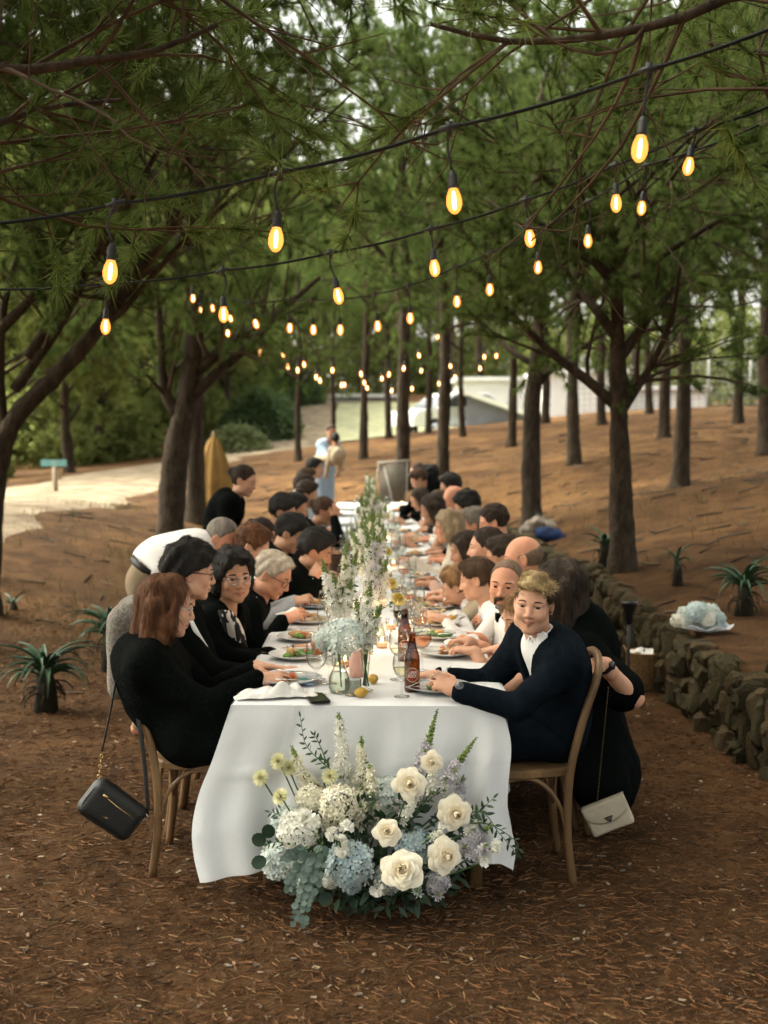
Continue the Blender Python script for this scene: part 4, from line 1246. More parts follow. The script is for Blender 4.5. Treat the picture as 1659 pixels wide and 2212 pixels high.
    C.cone(N - T * .03, neck_top + T * .1, (.058 if sex == 'm' else .056) * hs, .066 * hs, .008, 's')
    C.noise(.0050 if tier < 2 else .004, 21, seed, (1, 1, .8)); C.noise(.0022, 60, seed + 3, (1, 1, .6)); C.fold(.010 if tier < 2 else .006, 19, seed + 5, FR)
    vee = (extras or {}).get('vee')
    if vee:
        # jacket open over a shirt: the jacket loses a wedge at the chest, the shirt shows in it
        SH = Field(); torso(SH, t * .45); SH.cone(N - T * .03, N + T * .035, .062 * hs, .060 * hs, .02)
        SH.cone(N + T * .02, neck_top + T * .1, .054 * hs, .06 * hs, .006, 's')
        wid, depth = vee[1], vee[2]
        def wedge(p):
            q = (p - N) @ FR
            up = q[:, 2] + depth
            return np.maximum(np.abs(q[:, 1]) - np.clip(up / depth, 0, 1.2) * wid, np.maximum(-q[:, 0] + .0, -up)) * .8
        C.add(wedge, N - .5, N + .5, .006, 's')
        add('shirt', [surf(SH, vc)], CL[vee[0]], root)
    add({'short': 'shirt'}.get(sl, 'top'), [surf(C, vc)], CL[cm], root)
    if not skirt:
        Lg = Field()
        Lg.ell(P - Z * (.05 if stand else 0), np.array([.112, .165, .11 if stand else .12]) * b + .008, np.stack([Fw, Lt, Z], 1) if stand else FR, 0); legs(Lg, .014)
        Lg.noise(.005, 20, seed)
        add('trousers', [surf(Lg, max(vb * 1.4, .026))], CL[bottom], root)
    info = dict(root=root, H=H, M=M, N=N, T=T, A=A, L=Lt2, P=P, O=O, arms=arms, S=S, w=w, add=add, Cc=Cc, hs=hs, facing=facing, tier=tier, desc=desc or label, y=P[1])
    if seat and not stand: SEATS.append(info)
    return info

def glasses(I, m=None):
    w, O = I['w'], I['O']
    m = m or BLACKP
    mb = MB(); lens = MB()
    for s in (-1, 1):
        c = np.array([.098, s * .033, -.001])
        a = np.linspace(0, 2 * math.pi, 17)
        ring = np.array([w(c[0] - .012 * abs(np.cos(t)) * (1 if np.cos(t) * s > 0 else 0), c[1] + .026 * np.cos(t), c[2] + .019 * np.sin(t)) for t in a]) - O
        mb.tube(ring, .0018, 5, cap=False)
        lens.add(ring[:-1], [list(range(16))])
        mb.tube(np.array([w(.087, s * .058, .006), w(.04, s * .077, .008), w(-.02, s * .080, .006)]) - O, .0018, 5)
    mb.tube(np.array([w(.099, -.008, .002), w(.103, 0, .005), w(.099, .008, .002)]) - O, .0016, 5)
    g = mb.build('glasses', m, I['root'])
    return g

def ribbon(name, pts, width, m, parent, O, wdir, thick=.004):
    P = smooth_curve(np.asarray(pts), 20) - O
    wd = np.asarray(wdir, float)
    widths = np.interp(np.linspace(0, 1, len(P)), np.linspace(0, 1, len(width)), width)
    G = np.stack([P - wd * widths[:, None] / 2, P - wd * widths[:, None] * .2, P + wd * widths[:, None] * .2, P + wd * widths[:, None] / 2], 1)
    ob = MB().grid(G).build(name, m, parent)
    md = ob.modifiers.new('thickness', 'SOLIDIFY'); md.thickness = thick
    return ob
PI = math.pi
def hp(px, py, y): return at(px, py, y)
RT, LF = 0.0, PI
LEATHER_B = mat('belt_leather', (0.008, 0.007, 0.006), .5, .2)

# ---- left side, facing right
red = person('woman with shoulder length auburn hair in a black knitted top, nearest on the left', hp(362, 1308, 4.86), (1, .22, -.22), RT, sex='f', skin='fair', hair=('long', 'red'), hair_len=.17,
    top=('blackknit', 'long', .022), skirt=True, hands=[(hp(560, 1466, 4.80), (1, .02, -.10), (0, -.45, 1), .6), (hp(552, 1440, 5.02), (1, -.1, -.15), (0, .2, 1), .5)], tier=0, hipdx=.14, desc='the auburn haired woman', build=1.06)
glasses(red, METAL)
curlm = person('man with curly black hair, black glasses and a white shawl lapel, second on the left', hp(412, 1236, 5.42), (1, .22, -.16), RT, skin='fair', hair=('curly', 'black'), top=('black', 'long', .022),
    hands=[(hp(585, 1452, 5.15), (1, .0, -.1), (0, -.6, 1), .8), (hp(590, 1430, 5.5), (1, -.3, -.1), (0, .3, 1), .7)], tier=0, hipdx=.15, desc='the curly haired man in glasses')
glasses(curlm)
curlw = person('woman with big curly black hair and glasses looking at the camera, zebra print blouse', hp(503, 1246, 5.86), (.52, -1, -.06), RT, roll=.05, sex='f', skin='tan', hair=('bigcurl', 'black'), top=('black', 'three', .02),
    hands=[(hp(640, 1405, 5.6), (1, .1, .05), (0, -.5, 1), .9), (hp(612, 1418, 6.0), (1, -.2, 0), (0, 0, 1), .8)], tier=0, hipdx=.15, desc='the curly haired woman in glasses', twist=-.25)
glasses(curlw, METAL)
old = person('silver haired man in glasses bending over his plate, dark jacket with a pale lapel', hp(590, 1240, 6.42), (1, -.28, -.62), RT, skin='ruddy', hair=('thin', 'white'), top=('black', 'long', .024),
    hands=[(hp(612, 1340, 6.2), (1, .1, .2), (0, -.5, 1), .9), (hp(596, 1372, 6.6), (1, 0, 0), (0, -.3, 1), .8)], tier=0, hipdx=.24, desc='the silver haired man in glasses')
glasses(old)
person('brown haired guest in a pale grey shirt, hidden behind the silver haired man', hp(545, 1180, 7.0), (1, -.1, -.5), RT, sex='f', skin='fair', hair=('short', 'red'), top=('greywhite', 'long', .022),
    hands=[(hp(632, 1300, 6.9), (1, 0, .1), (0, -.5, 1), .8), (hp(640, 1296, 7.1), (1, 0, 0), (0, 0, 1), .8)], tier=1, hipdx=.16, desc='the guest in the pale grey shirt')
eat = person('dark haired bearded man in a black suit leaning over and eating with his hands', hp(683, 1190, 7.6), (1, -.18, -.42), RT, skin='tan', hair=('wavy', 'black'), top=('black', 'long', .024),
    hands=[(hp(674, 1252, 7.45), (.75, .1, .75), (-.4, -.7, .3), .9), (hp(682, 1246, 7.72), (.8, -.1, .7), (-.4, .7, .3), .9)], tier=1, hipdx=.30, desc='the man in the black suit who is eating')
person('guest with thick dark curls bowing his head, navy jacket', hp(628, 1152, 8.25), (1, -.25, -.6), RT, skin='tan', hair=('wavy', 'black'), top=('navy', 'long', .022), tier=1, hipdx=.2, desc='the man in navy with dark curls')
person('guest with smooth dark hair and a bare forehead, head bowed behind the silver haired man', hp(566, 1156, 8.8), (1, -.5, -.6), RT, sex='f', skin='fair', hair=('bun', 'dark'), top=('black', 'long', .02), tier=1, desc='the guest with the smooth dark hair')
person('man with a tall dark quiff of hair, chin down, left row', hp(612, 1106, 9.5), (1, -.25, -.35), RT, skin='tan', hair=('wavy', 'black'), top=('black', 'long', .022), tier=1, desc='the man with the tall dark quiff')
person('dark haired guest close beside the man with the tall quiff', hp(638, 1098, 10.0), (1, -.2, -.3), RT, skin='tan', hair=('short', 'black'), top=('charcoal', 'long', .022), tier=2, desc='the guest beside the quiff')
person('woman with tied back brown hair raising a hand to her mouth', hp(700, 1104, 10.6), (1, -.15, -.35), RT, sex='f', skin='tan', hair=('bun', 'brown'), top=('black', 'long', .018), hands=[(hp(722, 1118, 10.5), (.4, .1, 1), (.3, -.8, .2), .9), None], tier=1, hipdx=.28, desc='the woman raising her hand')
person('man with short dark brown hair, left row behind the woman raising a hand', hp(664, 1068, 11.3), (1, -.15, -.3), RT, skin='tan', hair=('short', 'dark'), top=('charcoal', 'long', .022), tier=2, desc='the short haired man')
person('guest with flat dark hair far along the left row', hp(657, 1052, 12.2), (1, -.1, -.3), RT, skin='tan', hair=('short', 'dark'), top=('black', 'long', .022), tier=2, desc='the guest with flat dark hair')
person('guest with a brown crop far along the left row', hp(662, 1036, 13.4), (1, -.1, -.25), RT, skin='fair', hair=('short', 'brown'), top=('greywhite', 'long', .022), tier=2, desc='the guest with the brown crop')
person('man in a light blue shirt sitting upright at the far left end', hp(680, 1012, 15.0), (1, -.25, -.1), RT, skin='tan', hair=('short', 'black'), top=('lightblue', 'long', .024), tier=2, desc='the man in light blue')
person('guest in a white shirt, last on the far left end', hp(662, 1030, 16.2), (1, -.1, -.2), RT, sex='f', skin='fair', hair=('pony', 'dark'), top=('white', 'long', .022), tier=2, desc='the guest in white at the far end')

# ---- right side, facing left
blond = person('smiling blond man in a navy suit turned to the camera, nearest on the right', hp(1152, 1306, 4.66), (-.30, -1, -.02), LF, roll=-.10, skin='fair', hair=('quiff', 'blond'), top=('navy', 'long', .024), bottom='navy',
    hands=[(hp(945, 1458, 4.86), (-1, -.12, -.10), (0, 0, 1), .55), (hp(988, 1492, 4.50), (-.75, .25, .42), (-.3, -.6, .7), 1.0)], tier=0, hipdx=.16, smile=1.0, build=.92, hs=.91, desc='the blond man', twist=.42, extras={'vee': ('white', .055, .21)}, eyes=IRIS_B)
lady = person('woman in black with long dark hair, arm over the blond man\'s chair back', hp(1206, 1270, 5.26), (-1, .55, -.12), LF + .0, sex='f', skin='fair', hair=('long', 'dark'), hair_len=.22, top=('black', 'short', .03), skirt=True, extras={'drape': [((.90, 5.4, .50), (1.04, 5.34, .26), .16, .15), ((.95, 5.3, .45), (.98, 5.12, .24), .14, .12), ((.97, 5.35, .55), (1.02, 5.25, .2), .13, .13)]},
    hands=[None, (hp(1302, 1434, 4.88), (-1, -.15, -.55), (-.2, -.7, .7), .35)], tier=0, hipdx=-.12, hip=np.array([.87, 5.42, .56]), desc='the woman in black', seat=True, elbow=[None, (.6, -.4, -.45)], build=1.1)
hid = person('woman with long light brown waves in a black dress, mostly hidden behind the blond man', hp(1128, 1330, 5.45), (-1, -.35, -.45), LF, sex='f', skin='fair', hair=('long', 'light'), hair_len=.26, top=('black', 'none', .016), skirt=True, tier=0, hipdx=.14, hs=.92, desc='the woman with light brown waves')
mous = person('man with a dark moustache and cropped grey hair in a white short sleeved shirt', hp(1094, 1262, 5.90), (-.40, -1, -.10), LF, roll=-.06, skin='ruddy', hair=('crop', 'stubble'), top=('white', 'short', .022),
    hands=[(hp(1035, 1378, 6.1), (-1, .0, .1), (0, .2, 1), .8), (hp(1044, 1398, 5.66), (-1, .05, .12), (0, -.4, 1), .8)], tier=0, hipdx=.16, desc='the man with the moustache', build=1.08, elbow=[None, (.1, -.45, -1)])
bald = person('bald man in black looking down the table behind the moustached man', hp(1128, 1206, 6.6), (-1, .12, -.16), LF, skin='ruddy', hair=('rim', 'stubble'), top=('black', 'long', .022),
    hands=[(hp(1078, 1345, 6.9), (-1, 0, .3), (0, .3, 1), .9), (hp(1072, 1350, 6.4), (-1, .1, .2), (0, -.3, 1), .9)], tier=0, hipdx=.12, desc='the bald man')
boy = person('boy with short brown hair in a white long sleeved shirt', hp(1030, 1252, 6.35), (-1, .22, -.25), LF, skin='fair', hair=('boy', 'brown'), top=('white', 'long', .018), bottom='navy', hs=.88, build=.82,
    hands=[(hp(948, 1330, 6.6), (-1, .1, .2), (0, .3, 1), .8), (hp(960, 1338, 6.2), (-1, .1, .1), (0, -.3, 1), .8)], tier=0, hipdx=.18, desc='the boy in white')
upd = person('woman with swept up brown hair and a black strap over a white top, in profile', hp(1050, 1183, 7.2), (-1, .08, -.05), LF, sex='f', skin='fair', hair=('updo', 'dark'), top=('white', 'long', .018), tier=1, hipdx=.1, desc='the woman with swept up hair')
person('guest with dark hair between the bald man and the woman with swept up hair', hp(1086, 1205, 7.05), (-1, .0, -.2), LF, skin='tan', hair=('short', 'dark'), top=('white', 'long', .02), tier=1, hipdx=.10, desc='the guest beside the bald man', seat=False)
curlc = person('small curly haired child in beige beside the boy in white', hp(985, 1268, 6.95), (-1, .1, -.35), LF, skin='fair', hair=('curly', 'light'), top=('beige', 'long', .018), hs=.82, build=.78, tier=1, hipdx=.14, desc='the small curly haired child')
person('woman with straight dark brown hair covering her cheek', hp(1006, 1188, 7.9), (-1, -.05, -.3), LF, sex='f', skin='tan', hair=('bob', 'dark'), top=('blush', 'long', .018), tier=1, hipdx=.2, desc='the woman with straight dark hair')
person('man with slicked back dark hair and a white collar', hp(1066, 1128, 8.5), (-1, .1, -.3), LF, skin='ruddy', hair=('slick', 'dark'), top=('white', 'long', .02), tier=1, hipdx=.14, desc='the man with slicked back hair')
person('ash blond woman in a chunky cream sweater', hp(968, 1136, 9.0), (-1, .05, -.25), LF, sex='f', skin='ruddy', hair=('bob', 'ash'), top=('cream', 'long', .032), tier=1, hipdx=.16, desc='the woman in the cream sweater', hands=[(hp(905, 1226, 9.1), (-1, 0, 0), (0, 0, 1), .8), (hp(892, 1212, 8.8), (-1, 0, 0), (0, -.3, 1), .8)])
person('grey haired guest behind the woman in the cream sweater', hp(1022, 1132, 9.4), (-1, .0, -.2), LF, sex='f', skin='ruddy', hair=('short', 'grey'), top=('greywhite', 'long', .02), tier=1, desc='the grey haired guest')
person('man with thick dark hair and a full beard, right row', hp(1008, 1096, 10.0), (-1, .05, -.35), LF, skin='tan', hair=('wavy', 'black'), top=('black', 'long', .022), tier=1, desc='the bearded man')
person('woman with long dark hair hanging forward in a white dress', hp(932, 1098, 10.9), (-1, .0, -.4), LF, sex='f', skin='tan', hair=('long', 'dark'), hair_len=.24, top=('white', 'none', .016), tier=1, hipdx=.2, desc='the woman with hair hanging forward')
person('woman in profile with brown hair tied low, right row', hp(946, 1086, 11.6), (-1, .08, -.2), LF, sex='f', skin='fair', hair=('updo', 'brown'), top=('beige', 'long', .018), tier=2, desc='the woman in profile')
person('bald headed man far along the right row', hp(980, 1078, 11.2), (-1, .0, -.35), LF, skin='ruddy', hair=('rim', 'stubble'), top=('white', 'long', .02), tier=2, desc='the far bald man')
person('man with wavy dark hair far along the right row', hp(972, 1052, 12.4), (-1, .05, -.3), LF, skin='tan', hair=('wavy', 'black'), top=('charcoal', 'long', .022), tier=2, desc='the far man with wavy hair')
person('woman with a dark bob bowing low near the far end', hp(906, 1078, 13.6), (-1, -.1, -.5), LF, sex='f', skin='tan', hair=('bob', 'dark'), top=('white', 'none', .016), tier=2, desc='the woman with the dark bob')
person('guest with very dark curly hair near the far right end', hp(928, 1030, 14.6), (-1, .05, -.3), LF, skin='tan', hair=('curly', 'black'), top=('black', 'long', .022), tier=2, desc='the guest with very dark curls')
person('guest with light brown hair at the far right end', hp(902, 1020, 15.8), (-1, .0, -.2), LF, sex='f', skin='fair', hair=('updo', 'brown'), top=('black', 'long', .02), tier=2, desc='the guest with light brown hair')

def collar(I, m):
    N, FR, hs = I['N'], np.stack([I['A'], I['L'], I['T']], 1), I['hs']
    P = []
    for t in np.linspace(.62, 2 * math.pi - .62, 26):
        f = (math.cos(t) + 1) / 2
        row = []
        for k, (rr, h) in enumerate(((.060, .050), (.0665, .046), (.074, .020), (.078, .004 - .030 * f))):
            row.append(N + FR @ (np.array([rr * math.cos(t) * 1.02 + .004, rr * math.sin(t), h - .012 - .040 * f]) * hs) - I['O'])
        P.append(row)
    o = MB().grid(np.array(P)).build('shirt_collar', CL[m], I['root']); o.modifiers.new('thickness', 'SOLIDIFY').thickness = .004
collar(blond, 'white'); collar(boy, 'white')
w_ = lambda I, *a: I['w'](*a)
MB().box(mous['N'] + mous['A'] * .075 + mous['T'] * -.005 - mous['O'], (.03, .09, .035)).build('bow_tie', CL['black'], mous['root'])
# ---- standing
wb = hp(480, 1163, 7.1)
waiter = person('waiter in a white shirt and beige trousers bending over the guests', wb, (1, -.3, -.75), RT, skin='ruddy', hair=('crop', 'grey'), top=('white', 'long', .028), bottom='khaki', stand=True, hip=np.array([hp(318, 1268, 7.1)[0], 7.1, .93]),
    hands=[(hp(560, 1260, 6.85), (1, .2, -.4), (0, -.5, 1), .6), (hp(560, 1255, 7.4), (1, 0, -.4), (0, .5, 1), .6)], tier=0, seat=False, build=1.02)
person('waitress in black with tied up hair, standing and looking down at the guests', hp(527, 1038, 9.7), (1, -.25, -.35), RT, sex='f', skin='fair', hair=('bun', 'dark'), top=('black', 'long', .03), bottom='black', stand=True, tier=1, ground=-.06,
    hip=np.array([hp(485, 1100, 9.7)[0], 9.7, .86]), hands=[(hp(545, 1195, 9.5), (1, 0, -.6), (0, -.5, 1), .6), (hp(550, 1195, 9.9), (1, 0, -.6), (0, .5, 1), .6)], seat=False)
gfar = g1(-.66, 19.6)
mum = person('woman in a long blue grey skirt standing beyond the table, holding a child', hp(716, 933, 19.6), (.4, -1, -.15), -.9, sex='f', skin='tan', hair=('pony', 'brown'), top=('lightblue', 'long', .022), stand=True, tier=2, ground=gfar, skirt=True,
    hands=[(hp(735, 985, 19.3), (.8, -.3, .2), (0, -1, .2), .8), (hp(712, 1000, 19.4), (.8, -.5, .1), (0, -1, .2), .8)], seat=False)
person('small dark haired child in beige carried on the standing woman\'s hip', hp(724, 950, 19.3), (-.3, 1, -.1), 2.0, skin='tan', hair=('curly', 'black'), top=('beige', 'long', .02), bottom='beige', tier=2, hs=.72, build=.62, ground=gfar + .55, hip=np.array([hp(722, 1000, 19.35)[0], 19.35, gfar + 1.12]), seat=False)
person('man in a dark jacket bending low over the far right seats', hp(905, 1036, 14.2), (-1, -.1, -.6), LF, skin='tan', hair=('short', 'brown'), top=('black', 'long', .03), bottom='black', stand=True, tier=2, ground=0.02, hip=np.array([hp(990, 1072, 14.4)[0], 14.4, .95]), seat=False)

_t = nrm(waiter['T'] + np.array([0, 0, 1.2])); _c = waiter['P'] + _t * .045
_a = nrm(np.array([1.0, 0, 0]) - _t * _t[0]); _FRw = np.stack([_a, np.cross(_t, _a), _t], 1)
MB().grid(np.array([[_c + _FRw @ np.array([(.128 + .004 * k) * math.cos(a), (.175 + .004 * k) * math.sin(a), h]) - waiter['O'] for h, k in ((-.022, 0), (-.02, 1), (.018, 1), (.02, 0))] for a in np.linspace(0, 2 * PI, 33)])).build('belt', LEATHER_B, waiter['root'])
# ------------------------------------------------------------------ table and cloth
TZ = 0.75
LINEN = mat('white_linen', (0.62, 0.625, 0.625), .9, scale=240, col2=(0.675, 0.68, 0.68), bump=.25, bscale=900, spec=.1)
WOOD = mat('bentwood', (0.075, 0.042, 0.018), .45, scale=9, col2=(0.20, 0.115, 0.05), bump=.15, bscale=60, spec=.4, stretch=(1, 1, .2), detail=7)
def build_table():
    t = empty('dining_table', (0, 4.5, 0), 0, 'very long dining table under the white cloth running away from the camera', 'table')
    MB().box((0, 6.75, TZ - .025), (.96, 13.5, .03)).build('tabletop', WOOD, t, smooth=False)
    leg = None
    for y in (.15, 2.4, 4.8, 7.2, 9.6, 13.3):
        for x in (-.40, .40):
            if leg is None: leg = MB().tube([(0, 0, 0), (0, 0, TZ - .04)], .028, 8).mesh('leg', WOOD)
            link('leg', leg, t, loc=(x, y, 0))
    # cloth: top, front skirt traced from its outline, side skirts
    def edge(px):
        return np.array([at(a, b, 4.5 - .03 - .05 * i / len(px)) for i, (a, b) in enumerate(px)])
    Lc = smooth_curve(edge([(499, 1523), (485, 1565), (460, 1640), (431, 1715), (417, 1785), (421, 1850), (435, 1907)]), 36)
    Rc = smooth_curve(edge([(1082, 1526), (1098, 1575), (1104, 1620), (1098, 1690), (1096, 1760), (1112, 1835), (1107, 1886)]), 36)
    nv = len(Lc); nu = 90
    u = np.linspace(0, 1, nu); v = np.linspace(0, 1, nv)
    G = Lc[None] * (1 - u)[:, None, None] + Rc[None] * u[:, None, None]
    hem = .045 * np.sin(np.pi * u) + .022 * np.sin(2 * np.pi * u + .6) + .05 * np.exp(-((u - .93) / .05) ** 2)
    G[..., 2] += hem[:, None] * (v ** 1.5)[None]
    fold = (.030 * np.exp(-((u - .13) / .05) ** 2) - .035 * np.exp(-((u - .24) / .04) ** 2) + .028 * np.sin(u * 19 + .7) * np.exp(-((u - .55) / .4) ** 2) + .04 * np.exp(-((u - .93) / .03) ** 2) - .04 * np.exp(-((u - .87) / .03) ** 2) + .015 * np.sin(u * 43))
    G[..., 1] -= fold[:, None] * (v ** 1.15)[None] + .03 * (v[None] ** 1.2)
    G[..., 1] -= .006 * np.exp(-((v[None] - .40 - .02 * np.sin(u * 5)[:, None]) / .012) ** 2) + .005 * np.exp(-((u[:, None] - .24 + 0 * v[None]) / .006) ** 2) * (v[None] < .75) + .002 * np.exp(-((u[:, None] - .62) / .006) ** 2)
    G[..., 1] -= .0035 * np.exp(-((v[None] - .965) / .006) ** 2) + .003 * np.exp(-((v[None] - .72 + .01 * np.sin(u * 9)[:, None]) / .010) ** 2) * (u[:, None] < .3)
    G[..., 1] -= .0022 * wob(G.reshape(-1, 3) * np.array([1, 1, .6]), 48, 6).reshape(nu, nv)
    G[..., 1] -= .004 * wob(G.reshape(-1, 3), 16, 5).reshape(nu, nv)
    mb = MB()
    mb.grid(G[:, ::-1])
    ys = np.r_[4.475, 4.49, 4.52, np.linspace(4.6, 18.0, 140)]
    xs = np.linspace(-.523, .523, nu)
    X, Y = np.meshgrid(xs, ys, indexing='ij')
    Z = TZ + .0015 * wob(np.stack([X, Y, 0 * X], -1).reshape(-1, 3), 9, 9).reshape(X.shape) + 0.0
    Z = Z + .0025 * np.exp(-((X - .16) / .006) ** 2) - .008 * (np.abs(X) > .515)
    Z[:, 0] -= .006; Z[:, 1] -= .0015
    TP = np.stack([X, Y, Z], -1)
    TP[:, 0] = G[:, 0]
    mb.grid(TP)
    for s, E in ((-1, Lc), (1, Rc)):
        yy = np.r_[E[0, 1], 4.6, np.linspace(4.7, 18, 180)]
        vv = np.linspace(0, 1, nv)
        Pn = np.zeros((len(yy), nv, 3))
        for i, y in enumerate(yy):
            k = math.exp(-max(0, y - 4.5) / .25)
            f = .03 * math.sin(y * 9) + .02 * math.sin(y * 21 + 1)
            base = np.stack([np.full(nv, s * .523) + s * (.02 + f) * vv, np.full(nv, y), TZ - .004 - vv * .48], -1)
            Ei = E.copy(); Ei[:, 1] += (y - 4.5) * .6
            Pn[i] = base * (1 - k) + Ei * k if i else E
        mb.grid(Pn if s < 0 else Pn[::-1])
    # far end
    yy = np.linspace(0, .45, 6)
    mb.grid(np.stack([np.stack([xs, np.full(nu, 18.0 + .02 * i), np.full(nu, TZ - q)], -1) for i, q in enumerate(yy)], 1))
    tag(mb.build('tablecloth', LINEN), 'long white linen tablecloth falling almost to the ground at the near end', 'tablecloth')
build_table()

# ------------------------------------------------------------------ chairs
def chair_parts():
    P = {}
    bm = bmesh.new()
    n = 28
    ring = []
    for z, g in ((.425, .93), (.432, 1.0), (.452, 1.0), (.460, .95)):
        ring.append([bm.verts.new((( .215 * math.copysign(abs(math.cos(a)) ** .6, math.cos(a))) * g, (.205 * math.copysign(abs(math.sin(a)) ** .6, math.sin(a)) * (1.04 if math.cos(a) > 0 else .95)) * g, z)) for a in [i * 2 * PI / n for i in range(n)]])
    for a, b in zip(ring[:-1], ring[1:]):
        for i in range(n): bm.faces.new((a[i], a[(i + 1) % n], b[(i + 1) % n], b[i]))
    bm.faces.new(ring[0][::-1]); bm.faces.new(ring[-1])
    me = bpy.data.meshes.new('seat'); bm.to_mesh(me); bm.free(); me.materials.append(WOOD)
    P['seat'] = me
    left = [(-.20, .20, 0), (-.175, .195, .22), (-.185, .19, .45), (-.235, .185, .66), (-.285, .165, .80), (-.305, .11, .865)]
    pts = left + [(-.31, 0, .885)] + [(a, -b, c) for a, b, c in left[::-1]]
    c = smooth_curve(pts, 72)
    P['back_frame'] = MB().tube(c, np.full(len(c), .0165), 8).mesh('back_frame', WOOD)
    for k, s in (('cross_a', 1), ('cross_b', -1)):
        c = smooth_curve([(-.188, s * .172, .47), (-.225, s * .07, .60), (-.262 - s * .008, -s * .07, .73), (-.293, -s * .135, .835)], 16)
        P[k] = MB().tube(c, .011, 6, flat=.6).mesh('cross_slat', WOOD)
    P['leg'] = MB().tube([(.19, .175, 0), (.18, .170, .22), (.17, .165, .43)], [.013, .016, .018], 8).mesh('leg', WOOD)
    P['leg2'] = MB().tube([(.19, -.175, 0), (.18, -.170, .22), (.17, -.165, .43)], [.013, .016, .018], 8).mesh('leg', WOOD)
    for k, q in (('b1', [(-.175, .193, .20), (-.14, .19, .33), (-.06, .185, .415), (.04, .18, .418), (.12, .178, .36), (.175, .172, .20)]), ('b2', [(-.175, -.193, .20), (-.14, -.19, .33), (-.06, -.185, .415), (.04, -.18, .418), (.12, -.178, .36), (.175, -.172, .20)]),
                 ('b3', [(.18, .172, .21), (.178, .13, .36), (.175, .05, .412), (.175, -.05, .412), (.178, -.13, .36), (.18, -.172, .21)]), ('b4', [(-.175, .19, .21), (-.178, .13, .36), (-.18, .05, .412), (-.18, -.05, .412), (-.178, -.13, .36), (-.175, -.19, .21)])):
        P[k] = MB().tube(smooth_curve(q, 24), .0095, 6).mesh('brace', WOOD)
    return P
_CP = chair_parts()
CHAIRS = []
def chair(x, y, rz, label):
    r = empty('bentwood_chair', (x, y, 0), rz, label, 'chair', 'bentwood chairs around the table')
    for k, nm in (('seat', 'seat'), ('back_frame', 'back_frame'), ('cross_a', 'cross_slat'), ('cross_b', 'cross_slat'), ('leg', 'leg'), ('leg2', 'leg'), ('b1', 'brace'), ('b2', 'brace'), ('b3', 'brace'), ('b4', 'brace')):
        link(nm, _CP[k], r)
    CHAIRS.append(r)
    return r
for I in SEATS:
    f = I['facing']
    d = math.cos(f)
    x, y = I['P'][0] + d * .02, I['P'][1]
    if I['desc'] == 'the auburn haired woman': x, y = -.672, 4.92
    if I['desc'] == 'the woman in black': x = .74
    if I['desc'] == 'the blond man': x, y = .575, 4.80
    chair(x, y, f, 'brown bentwood cross back chair under ' + I['desc'])

# ------------------------------------------------------------------ tableware
GLASS = thin_glass('clear_glass')
WINE_W = thin_glass('white_wine', (.95, .91, .76), 1.2)
WINE_P = thin_glass('rose_wine', (.93, .60, .42), 1.2)
WINE_R = thin_glass('red_wine', (.20, .02, .03), 1.2)
ORANGE = mat('orange_drink', (0.80, 0.25, 0.04), .2, .1, transl=.5)
WATER = thin_glass('vase_water', (.90, .94, .86), 1.15)
CHINA = mat('china', (0.62, 0.62, 0.60), .25, .04, spec=.5)
CHINA_G = mat('grey_stoneware', (0.36, 0.38, 0.39), .35, .1, spec=.5)
AMBER = thin_glass('brown_bottle_glass', (.42, .20, .06), 1.5, .05)
def glass_prof(kind):
    if kind == 'wine':
        o = [(.0005, 0), (.036, .0005), (.036, .003), (.012, .006), (.0045, .014), (.004, .085), (.010, .094), (.030, .112), (.040, .135), (.042, .155), (.038, .185), (.0335, .205)]
        i = [(.0325, .205), (.0368, .185), (.0408, .155), (.0388, .135), (.029, .114), (.008, .098), (.0005, .097)]
    else:
        o = [(.0005, 0), (.030, .0005), (.030, .003), (.010, .006), (.004, .012), (.0037, .066), (.010, .074), (.026, .088), (.0345, .110), (.0355, .130), (.032, .155), (.030, .165)]
        i = [(.029, .165), (.031, .155), (.0344, .130), (.0334, .110), (.025, .090), (.008, .077), (.0005, .076)]
    return o + i
_GM = {k: MB().lathe(glass_prof(k), 24).mesh('bowl', GLASS) for k in ('wine', 'small')}
def liquid(kind, m, lv):
    pr = [(r - .0006, z) for r, z in glass_prof(kind)[::-1] if True]
    pr = [(max(.0004, r), z) for r, z in pr if r < .0409][:7 if kind == 'wine' else 7]
    rr = [p for p in pr if p[1] <= lv]
    r_top = np.interp(lv, [p[1] for p in pr], [p[0] for p in pr])
    return MB().lathe(rr + [(r_top, lv), (.0004, lv)], 20).mesh('wine', m)
_LQ = {}
def wine_glass(x, y, kind, m, lv, label, group='stemmed glasses on the table', big=1.0):
    r = link('wine_glass', _GM[kind], None, loc=(x, y, TZ + .003), scale=big)
    tag(r, label, 'glass', group)
    if m is not None:
        key = (kind, m.name, lv)
        if key not in _LQ: _LQ[key] = liquid(kind, m, lv)
        link('wine', _LQ[key], r)
    return r
def plate_mesh(R):
    return MB().lathe([(.0005, .002), (R * .6, .0015), (R * .66, .004), (R * .97, .018), (R, .020), (R * .985, .0225), (R * .66, .0085), (R * .6, .0065), (.0005, .0065)], 32).mesh('plate', CHINA)
_PL = plate_mesh(.132); _PLG = plate_mesh(.132).copy(); _PLG.materials[0] = CHINA_G
FOODM = [mat('roast_meat', (0.09, 0.035, 0.015), .5, .5, 60), mat('potato', (0.50, 0.34, 0.13), .6, .2, 40), mat('salad', (0.10, 0.20, 0.04), .6, .5, 60), mat('tomato', (0.45, 0.08, 0.03), .4, .3, 40), mat('bread', (0.45, 0.27, 0.12), .8, .3, 30)]
